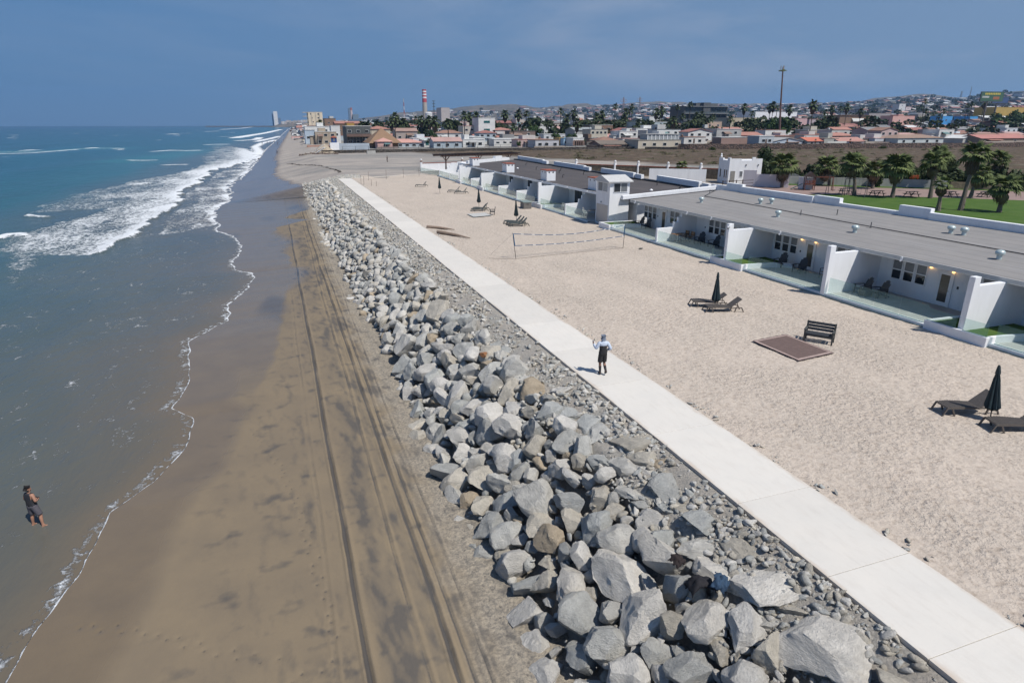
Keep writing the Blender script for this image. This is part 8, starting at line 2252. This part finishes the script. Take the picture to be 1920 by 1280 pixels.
def far_trees():
    rs = np.random.RandomState(9); Vs, Fs = [], []; base = 0
    for i in range(3300):
        az = rs.uniform(0.05, 1.02); D = 440 + 3600 * rs.uniform() ** 1.8
        x, y = D * math.sin(az), D * math.cos(az)
        if y < 300 or x < float(np.interp(y, _sy, _sx)) + 70: continue
        if D > 1600 and az < 0.42 and rs.rand() < .6: continue
        V, F = (CR_ if rs.rand() < .72 else CP_)[i % 5]
        s = rs.uniform(2.0, 4.2) * (1 + D / 2200)
        z = terrain_z(x, y) + (s * 0.6 if rs.rand() < .7 else s * 2.0)
        Vs.append(V * np.array([s, s, s * .9]) + np.array([x, y, z])); Fs.append(F + base); base += len(V)
    o = link_mesh('distant_trees', np_mesh('distant_trees', np.concatenate(Vs), np.concatenate(Fs), tg)); o['kind'] = 'stuff'
far_trees()

# ------------------------------------------------------------------ trees one can tell apart in town
fan_v = [crown_pts('palm', 40 + i) for i in range(4)]
def palm_crown(seed, green=28):
    mb = MB(); rr2 = random.Random(seed)
    for i in range(green):
        el = R(70 - 115 * (i / green)); az = i * 2.4
        d = Vector((math.cos(az) * math.cos(el), math.sin(az) * math.cos(el), math.sin(el))); n = Vector((-math.sin(az), math.cos(az), 0))
        L_ = rr2.uniform(.8, 1.1); p0 = d * .2; p1 = d * .75 * L_ + Vector((0, 0, 0.05)); p2 = d * 1.15 * L_ + Vector((0, 0, -.22))
        mb.add([tuple(p0), tuple(p1 + n * .26), tuple(p2 + n * .12), tuple(p2 - n * .14), tuple(p1 - n * .26)], [(0, 1, 2, 3, 4)])
    return mb.mesh('crown', G_palm_far)
def skirt_mesh(seed):
    mb = MB(); n = 9; rr2 = random.Random(seed)
    prof = [(.22, .1), (.42, -.35), (.36, -1.1), (.16, -1.5)]
    for r, z in prof:
        for k in range(n):
            a = 2 * math.pi * k / n; m = rr2.uniform(.8, 1.2); mb.v.append((r * m * math.cos(a), r * m * math.sin(a), z))
    for j in range(3):
        for k in range(n): mb.f.append((j * n + k, j * n + (k + 1) % n, (j + 1) * n + (k + 1) % n, (j + 1) * n + k)); mb.m.append(0)
    return mb.mesh('dead_leaf_skirt', simple('dead_leaf_thatch', (0.085, 0.062, 0.042), 0.9, 0.4, 6, 0.04, 12, stretch=(3, 3, 0.6)))
PC = [palm_crown(i) for i in range(5)]; PS_ = [skirt_mesh(i) for i in range(3)]
pl_seen = {}
def tall_palm(x, y, zt, k, label, i):
    zb = terrain_z(x, y) - 0.3; H = zt - zb
    cr = {'t': 2.0, 'a': 2.2, 'f': 2.9}[k] * (1 + y / 1600)
    t = empty('palm_tree', (x, y, zb), i * 1.3, label, 'palm tree', 'tall palms over the town')
    zc = H - cr * 0.75
    MB().tube([(0, 0, 0), (0.3 * math.sin(i), 0, zc * .5), (0.1, 0, zc)], [0.34, 0.24, 0.2], 6).build('trunk', bark_dark, t)
    link_mesh('crown', PC[i % 5], t, (0.1, 0, zc), None, (cr, cr, cr))
    if k == 'f': link_mesh('dead_leaf_skirt', PS_[i % 3], t, (0.1, 0, zc), None, (cr, cr, cr))
def near_of(x, y):
    az = math.atan2(x, y); return next(l for a, l in LAND if az < a)
for i, (x, y, zt, k) in enumerate(TALL_PALMS):
    d = {'t': 'very tall thin palm with small crown', 'a': 'slender palm with small round crown', 'f': 'tall palm with full shaggy crown'}[k]
    lb = d + ' ' + near_of(x, y); pl_seen[lb] = pl_seen.get(lb, 0) + 1
    if pl_seen[lb] > 1: lb += [', second from the left', ', third from the left', ', fourth from the left', ', fifth from the left', ', sixth from the left', ', seventh'][min(pl_seen[lb] - 2, 5)]
    tall_palm(x, y, zt, k, lb, i)
rr = random.Random(77)
for i in range(56):
    y = rr.uniform(300, 620); az = rr.choice([rr.uniform(0.2, 0.75), rr.uniform(0.12, 1.0)]); x = y * math.tan(az)
    if not box_free(x - 1, x + 1, y - 1, y + 1): continue
    k = rr.choice('aaff'); zt = terrain_z(x, y) + rr.uniform(9, 17)
    d = {'a': 'slender small crowned palm', 'f': 'full crowned palm'}[k]
    sz = 'low ' if zt < 12 else 'medium '
    row = next((RN[j] for j, q in enumerate(ROWS) if y < q + 10), 'last')
    lb = sz + d + ' in the ' + row + ' row, ' + near_of(x, y)
    pl_seen[lb] = pl_seen.get(lb, 0) + 1
    if pl_seen[lb] > 1: continue
    tall_palm(x, y, zt, k, lb, i + 100)
tree_me = [leaf_cloud('crown', 1100, G_tree, 120 + i, 0.085) for i in range(4)]
trunk_me = MB().tube([(0, 0, -1.0), (0.02, 0.01, 0.1), (0.1, 0, 0.45)], [0.07, 0.05, 0.03], 7).tube([(0, 0, -0.1), (-0.2, 0.1, 0.4)], [0.04, 0.02], 6).mesh('trunk', bark_dark)
TR_ = [(294, 332, 4.6, 13.5, 11.5, 'big round topped ficus tree in front of the plain white building'), (584, 433, 12.5, 11, 7.5, 'round dark bush tree between the two bright blue houses'), (95, 403, 6.0, 6.4, 6.5, 'broad umbrella shaped dark tree left of the stepped white house'),
       (71, 303, 2.8, 4.0, 5.0, 'dense green tree behind the white annex roof'), (569, 384, 14, 16, 15, 'large dark tree mass near the billboards at the right edge'), (596, 386, 17, 15, 17, 'second large dark tree mass at the extreme right edge'),
       (147, 305, 2.5, 3.0, 3.5, 'dark bush tree right of the broad palm behind the coral roofs'), (228, 330, 3.0, 5, 5, 'dark rounded tree below the salmon house'), (250, 326, 3, 5, 6, 'dark rounded tree left of the ficus, below the beige warehouse'),
       (166, 415, 5, 10, 9, 'leafy tree between the pale blue house and the dark hotel'), (195, 420, 5, 8, 8, 'leafy tree hugging the left foot of the dark hotel'), (100, 268.5, 1.6, 1.9, 2.6, 'green vine covered bush beside the white house on the sea wall')]
for i, (x, y, z, w, h, lb) in enumerate(TR_):
    t = empty('broadleaf_tree', (x, y, min(z, terrain_z(x, y) + h * 0.3 + 0.6)), i, lb, 'tree', 'broadleaf trees in the town'); t.scale = (w * .78, w * .78, h * .8)
    if i < 1: t.location.z = 5.0
    link_mesh('crown', tree_me[i % 4], t); link_mesh('trunk', trunk_me, t)
for i in range(60):
    y = rr.uniform(296, 560); az = rr.uniform(0.15, 1.0); x = y * math.tan(az)
    if not box_free(x - 2, x + 2, y - 2, y + 2): continue
    w = rr.uniform(2.2, 4.6)
    row = next((RN[j] for j, q in enumerate(ROWS) if y < q + 10), 'last')
    lb = ('small ' if w < 3.2 else 'spreading ') + 'dark green tree in the ' + row + ' row, ' + near_of(x, y)
    pl_seen[lb] = pl_seen.get(lb, 0) + 1
    if pl_seen[lb] > 1: continue
    t = empty('broadleaf_tree', (x, y, terrain_z(x, y) + w * .5), i, lb, 'tree', 'broadleaf trees in the town'); t.scale = (w, w, w * .9)
    link_mesh('crown', tree_me[i % 4], t); link_mesh('trunk', trunk_me, t)

# ------------------------------------------------------------------ chimney, masts, billboards, plant, cars
ch = empty('chimney_stack', (309.5, 1400, 0), 0, 'tall grey power plant chimney with red and white bands at the top', 'chimney')
zz = [(0, 54.6, (.40, .36, .31)), (54.6, 62.5, (.45, .06, .07)), (62.5, 65.5, (.75, .75, .75)), (65.5, 68.5, (.45, .06, .07)), (68.5, 71.3, (.75, .75, .75)), (71.3, 74.2, (.45, .06, .07)), (74.2, 77.0, (.75, .75, .75)), (77.0, 80, (.40, .07, .08))]
for a, b_, c in zz:
    r = lambda z: 5.4 - z * 0.012
    MB().lathe([(r(a), a + .01), (r(b_), b_ - .01)], n=24).build('band', paint(c), ch, True)
def mast(x, y, h, label, c1, c2, w=2.4, arms=0, name='lattice_mast'):
    t = empty(name, (x, y, terrain_z(x, y)), 0.3, label, 'mast')
    mb = MB(); n = 8
    for k in range(4):
        a = k * math.pi / 2 + .78
        for j in range(n):
            f0, f1 = j / n, (j + 1) / n; r0, r1 = w * (1 - .8 * f0), w * (1 - .8 * f1)
            mb.bar((r0 * math.cos(a), r0 * math.sin(a), h * f0), (r1 * math.cos(a), r1 * math.sin(a), h * f1), w * .14, mi=j % 2)
            a2 = a + math.pi / 2; mb.bar((r0 * math.cos(a), r0 * math.sin(a), h * f0), (r1 * math.cos(a2), r1 * math.sin(a2), h * f1), w * .08, mi=j % 2)
    mb.build('lattice', [paint(c1), paint(c2)], t)
    for k in range(arms): MB().box(-w * 2.2, w * 2.2, -w * .15, w * .15, h * (.8 + .09 * k), h * (.82 + .09 * k)).build('cross_arm', paint(c1), t)
    return t
mast(284, 1500, 64, 'thin red and white lattice mast left of the striped chimney', (.4, .12, .12), (.6, .6, .6), 2.2)
mast(235, 1000, 43, 'dark slim antenna mast right of the striped chimney', (.05, .06, .07), (.05, .06, .07), 1.1, 3)
mast(3380, 2500, 46, 'distant power pylon on the right hand hill crest', (.25, .25, .27), (.25, .25, .27), 7, 3)
mast(2067, 1500, 60, 'slim lattice antenna on the right hand slope', (.3, .3, .32), (.3, .3, .32), 2.5)
mast(1290, 2300, 80, 'faint distant pylon above the left hills', (.3, .22, .22), (.3, .22, .22), 7, 2)
mast(1480, 2500, 75, 'second faint distant pylon above the left hills', (.3, .25, .25), (.3, .25, .25), 7, 2)
pp = empty('power_plant', (256, 2200, 0), 0, 'blue grey power plant block with short red topped stack behind the beach houses', 'power plant')
MB().box(-14, 20, 0, 40, 0, 26).build('hall', paint((.10, .15, .22)), pp); MB().box(-6, 12, 4, 30, 26, 42).build('boiler_house', paint((.16, .22, .28)), pp)
MB().box(-19, -13, 2, 12, 0, 60).build('duct_tower', paint((.14, .20, .28)), pp); MB().lathe([(4.5, 0), (3.8, 54)], (-9, 14, 0), 14).build('stack', paint((.50, .42, .42)), pp); MB().lathe([(3.8, 54), (3.7, 62)], (-9, 14, 0), 14).build('stack_top', paint((.35, .14, .14)), pp)
tp = empty('monopole_palm', (277.3, 308.8, 0), 0, 'very tall bare pole topped with artificial palm leaves and antennas, leaning right of the ficus', 'antenna pole')
MB().tube([(0, 0, 0), (-6, -4, 20), (-12.0, -8.8, 39.5)], [0.62, 0.5, 0.34], 10).build('pole', paint((.20, .13, .11)), tp)
for k in range(9): link_mesh('leaf', FR_G[k % 4], tp, (-11.8, -8.6, 37.0 + 0.25 * k), (0, R(-35 + 8 * k), k * 2.4), (2.4, 2.4, 2.4))
for k in range(3): MB().box(-12.2 + math.cos(k * 2.1) * .9 - .15, -12.2 + math.cos(k * 2.1) * .9 + .15, -8.8 + math.sin(k * 2.1) * .9 - .15, -8.8 + math.sin(k * 2.1) * .9 + .15, 38.5, 40.3).build('antenna', paint((.3, .3, .3)), tp)
def billboard(x0, x1, y, z0, z1, label, cols, ads=True):
    w, h = x1 - x0, z1 - z0; t = empty('billboard', ((x0 + x1) / 2, y, 0), R(-12), label, 'billboard')
    MB().box(-w / 2, w / 2, 0, 0.9, z0, z1).build('board', paint((.06, .07, .08)), t)
    # printed poster: blocks of colour with a yellow headline and white smaller print
    MB().box(-w / 2 + .5, w / 2 - .4, -0.03, -0.005, z0 + .5, z1 - .4).build('poster', paint(cols[0]), t)
    if ads:
        rr2 = random.Random(5)
        for k in range(9): 
            cx = -w * .3 + k * w * .075; MB().prism([(cx - w * .028, z1 - h * .30), (cx + w * .028, z1 - h * .32), (cx + w * .030, z1 - h * .14), (cx - w * .02, z1 - h * .12)], -0.06, -0.035, axis='y').build('letter', paint((.62, .50, .10)), t)
        for k in range(6): MB().box(-w * .42 + k * w * .05, -w * .385 + k * w * .05, -0.06, -0.035, z0 + h * .38, z0 + h * .56).build('letter', paint((.6, .6, .58)), t)
        MB().box(w * .05, w * .32, -0.06, -0.035, z0 + h * .22, z0 + h * .5).build('picture_patch', paint((.34, .14, .07)), t)
    for x in (-w * .15,): MB().box(x - .5, x + .5, .2, 1.2, 0, z0).build('pillar', paint((.10, .09, .085)), t)
billboard(595.5, 618.5, 420, 29.4, 37.8, 'large dark green billboard on a pillar with yellow and white lettering', [(.05, .12, .08)])
billboard(628, 645, 432, 28.5, 34.2, 'second billboard with blue panel half hidden by dark trees', [(.05, .09, .20)], False)
gt = empty('guard_cabin', (22.5, 268, 0.6), 0, 'white block with small blue cabin and red pyramid roof at the wall end', 'guard cabin')
MB().box(-1.7, 1.7, 0, 3.4, -1.5, 2.7).build('base_block', white_wall, gt); MB().box(-1.0, 1.0, .6, 2.6, 2.7, 4.6).build('cabin', paint((.03, .07, .20)), gt)
MB().box(-.35, .3, .53, .59, 3.2, 4.3).build('window', curtain_m, gt)
mb = MB(); mb.add([(-1.3, .3, 4.6), (1.3, .3, 4.6), (1.3, 2.9, 4.6), (-1.3, 2.9, 4.6), (0, 1.6, 5.3)], [(0, 1, 4), (1, 2, 4), (2, 3, 4), (3, 0, 4), (3, 2, 1, 0)]); mb.build('roof', tile_red, gt)
tag(MB().box(0, 12.5, 0, .5, 0, 2.6).build('pale_blue_wall', paint((.42, .48, .54)), loc=(24.6, 276, 0.2)), 'long pale blue garden wall right of the blue guard cabin', 'wall')
tag(MB().box(-1.6, 1.6, -.8, .8, 0, 1.2).build('concrete_block', patio, loc=(34.4, 252.5, -0.55), bevel=0.05), 'pale concrete block lying on the sand below the sea wall', 'block')
# sandstone mound with white stair at the seaward end
def mound():
    xs = np.linspace(8, 24, 46); ys = np.linspace(255, 292, 46); X, Y = np.meshgrid(xs, ys)
    h = 3.9 * np.exp(-((X - 18.5) / 4.6) ** 2 - ((Y - 272) / 10) ** 2) + 0.5 * fbm(X * .4, Y * .4, 4)
    Z = -1.9 + h + 0.6 * sstep(14, 20, X)
    o = link_mesh('sandstone_mound', np_mesh('sandstone_mound', np.stack([X, Y, Z], -1).reshape(-1, 3), grid_faces(*X.shape), simple('sandstone', (0.36, 0.30, 0.22), 0.95, 0.3, 0.5, 0.2, 1.5), True))
    o['kind'] = 'structure'
mound()
sw = empty('white_stairway', (12.6, 262, -1.6), R(-30), 'white railed stairway climbing the sandstone mound at the end of the wall', 'stairway')
for i in range(14): MB().box(i * .42, i * .42 + .42, 0, 1.4, i * .25, i * .25 + .2).build('step', white_trim, sw)
for y in (0, 1.4): MB().bar((0, y, 1.0), (5.8, y, 4.6), .09).build('handrail', white_trim, sw)
# dark stones at the mound foot and the eroded kelp line
rk = []
rr = random.Random(8)
for _ in range(130):
    x = rr.uniform(9, 22); y = 254.5 + rr.uniform(-2.5, 2.5) + (22 - x) * .5; r = rr.uniform(.25, .75)
    rk.append(((x, y, float(north_z(np.array(x), np.array(min(y, 262)))) + .1), (r * 1.3, r, r * .8), rot3(rr), (.11, .075, .06) if rr.random() < .6 else (.2, .17, .14)))
join_rocks('mound_foot_stones', rk, ROCKS_XLO, M_rock_a, None)
kl = []
KP = [(13.0, 148), (13.2, 156), (11.8, 166), (10.6, 178), (8.6, 190), (6.6, 202), (5.2, 214), (4.0, 222)]
for a, b_ in zip(KP[:-1], KP[1:]):
    for _ in range(26):
        t_ = rr.random(); x = a[0] + (b_[0] - a[0]) * t_ + rr.gauss(0, .28); y = a[1] + (b_[1] - a[1]) * t_; r = rr.uniform(.08, .24)
        kl.append(((x, y, float(north_z(np.array(x), np.array(y))) + .10), (r, r * 1.8, r * .5), rot3(rr, .3), (.045, .04, .035)))
join_rocks('kelp_line', kl, ROCKS_XLO, M_rock_a, None)
# seaside huts at the far left end of town
HU = [(14, 17.5, 352, 2.8, (.42, .36, .26), 'flat', (.5, .48, .44), 'low sand coloured seaside hut with long pale wall'), (9, 12.6, 372, 2.6, (.30, .22, .12), 'pyr', (.62, .55, .42), 'small beach stall under a cream pyramid canopy'), (20, 27, 400, 3.6, (.40, .42, .44), 'flat', (.3, .3, .3), 'grey seaside hut with dark doorway behind the pale wall'),
      (14, 21, 455, 4.0, (.32, .28, .25), 'flat', (.15, .25, .22), 'seaside shack with greenish flat canopy'), (22, 30, 500, 4.4, (.45, .40, .36), 'flat', (.38, .36, .33), 'far seaside shack among others below the cream apartment block')]
for x0, x1, y, h, wc_, k, rc_, lb in HU: house('beach_hut', lb, x0, x1, y, terrain_z(x0, y) + h, 6, wc_, k, rc_, 2, 1, cat='hut')
def car(x, y, rz, c, label, name='parked_car', van=False, z=1.3):
    t = empty(name, (x, y, z), rz, label, 'car' if not van else 'van')
    m = simple('car_paint_%s' % name, c, 0.3, 0.03, 1)
    hh = 1.9 if van else 1.42
    prof = [(-2.2, .3), (2.2, .3), (2.25, .75), (1.3, .9), (.75, hh), (-1.5 if not van else -2.1, hh), (-2.1, .95), (-2.25, .7)]
    MB().prism(prof, -.85, .85, axis='y').build('body', m, t, bevel=0.06)
    for s in (-.86, .855): MB().prism([(-1.4, .98), (1.05, .98), (.68, hh - .1), (-1.2, hh - .1)], s - .004, s + .01, axis='y').build('window', dark_glass, t)
    for x_ in (-1.35, 1.35):
        for y_ in (-.8, .8): MB().tube([(x_, y_ - .1, .32), (x_, y_ + .1, .32)], .33, 14).build('wheel', black_metal, t)
car(186, 274, 0.05, (.60, .60, .60), 'white pickup parked behind the wall below the dark hotel', 'parked_pickup', z=2.0)
car(193, 273, 0.0, (.62, .62, .62), 'white car parked beside the white pickup', z=2.0); car(140, 300, 1.3, (.62, .62, .62), 'white van parked between the arcade and the brown porch house', 'parked_van', True)
# low headland and rock jetty far up the coast
def headland():
    xs = np.linspace(-60, 900, 90); ys = np.linspace(4050, 5200, 40); X, Y = np.meshgrid(xs, ys)
    Z = -6 + 30 * sstep(-40, 120, X) * sstep(4050, 4300, Y) + 5 * fbm(X * .01, Y * .01, 4) * sstep(-20, 60, X)
    tag(link_mesh('headland', np_mesh('headland', np.stack([X, Y, Z], -1).reshape(-1, 3), grid_faces(*X.shape), M_hill, True)), kind='structure')
    xs = np.linspace(-400, 20, 120); u = np.linspace(-1, 1, 9); X, U = np.meshgrid(xs, u)
    Yc = 4700 - 0.35 * (X + 400); Z = -5 + (7.5 + 2.5 * fbm(X * .05, U * 2, 3)) * (1 - U ** 2)
    tag(link_mesh('rock_jetty', np_mesh('rock_jetty', np.stack([X, Yc + U * 26, Z], -1).reshape(-1, 3), grid_faces(*X.shape), simple('dark_jetty_rock', (0.07, 0.065, 0.06), 0.9, 0.3, 0.05), True)), 'low dark rock jetty reaching into the sea on the far horizon', 'jetty')
    r3 = random.Random(31); mb = MB()
    for i in range(150):
        x = r3.uniform(60, 700); y = r3.uniform(4200, 4700); z = -6 + 30 * float(sstep(-40, 120, x) * sstep(4050, 4300, y)); w = r3.uniform(8, 22); h = r3.uniform(6, 15)
        mb.box(x - w / 2, x + w / 2, y, y + 15, z - 5, z + h, mi=r3.randrange(3))
    o = mb.build('headland_houses', [paint((.6, .6, .58)), paint((.42, .38, .33)), paint((.5, .42, .38))]); o['kind'] = 'stuff'
headland()
# ------------------------------------------------------------------ sea air: one closed box of even haze round the whole scene
def haze():
    o = MB().box(-9600, 9600, -2500, 9600, -25, 420).build('haze', [])
    m = bpy.data.materials.new('sea_haze'); m.use_nodes = True; nt = m.node_tree; nt.nodes.clear()
    out = nt.nodes.new('ShaderNodeOutputMaterial'); v = nt.nodes.new('ShaderNodeVolumePrincipled')
    v.inputs['Color'].default_value = (0.34, 0.62, 1.0, 1); v.inputs['Density'].default_value = 0.00008; v.inputs['Anisotropy'].default_value = 0.2
    nt.links.new(v.outputs[0], out.inputs['Volume']); o.data.materials.append(m); o['kind'] = 'stuff'
haze()
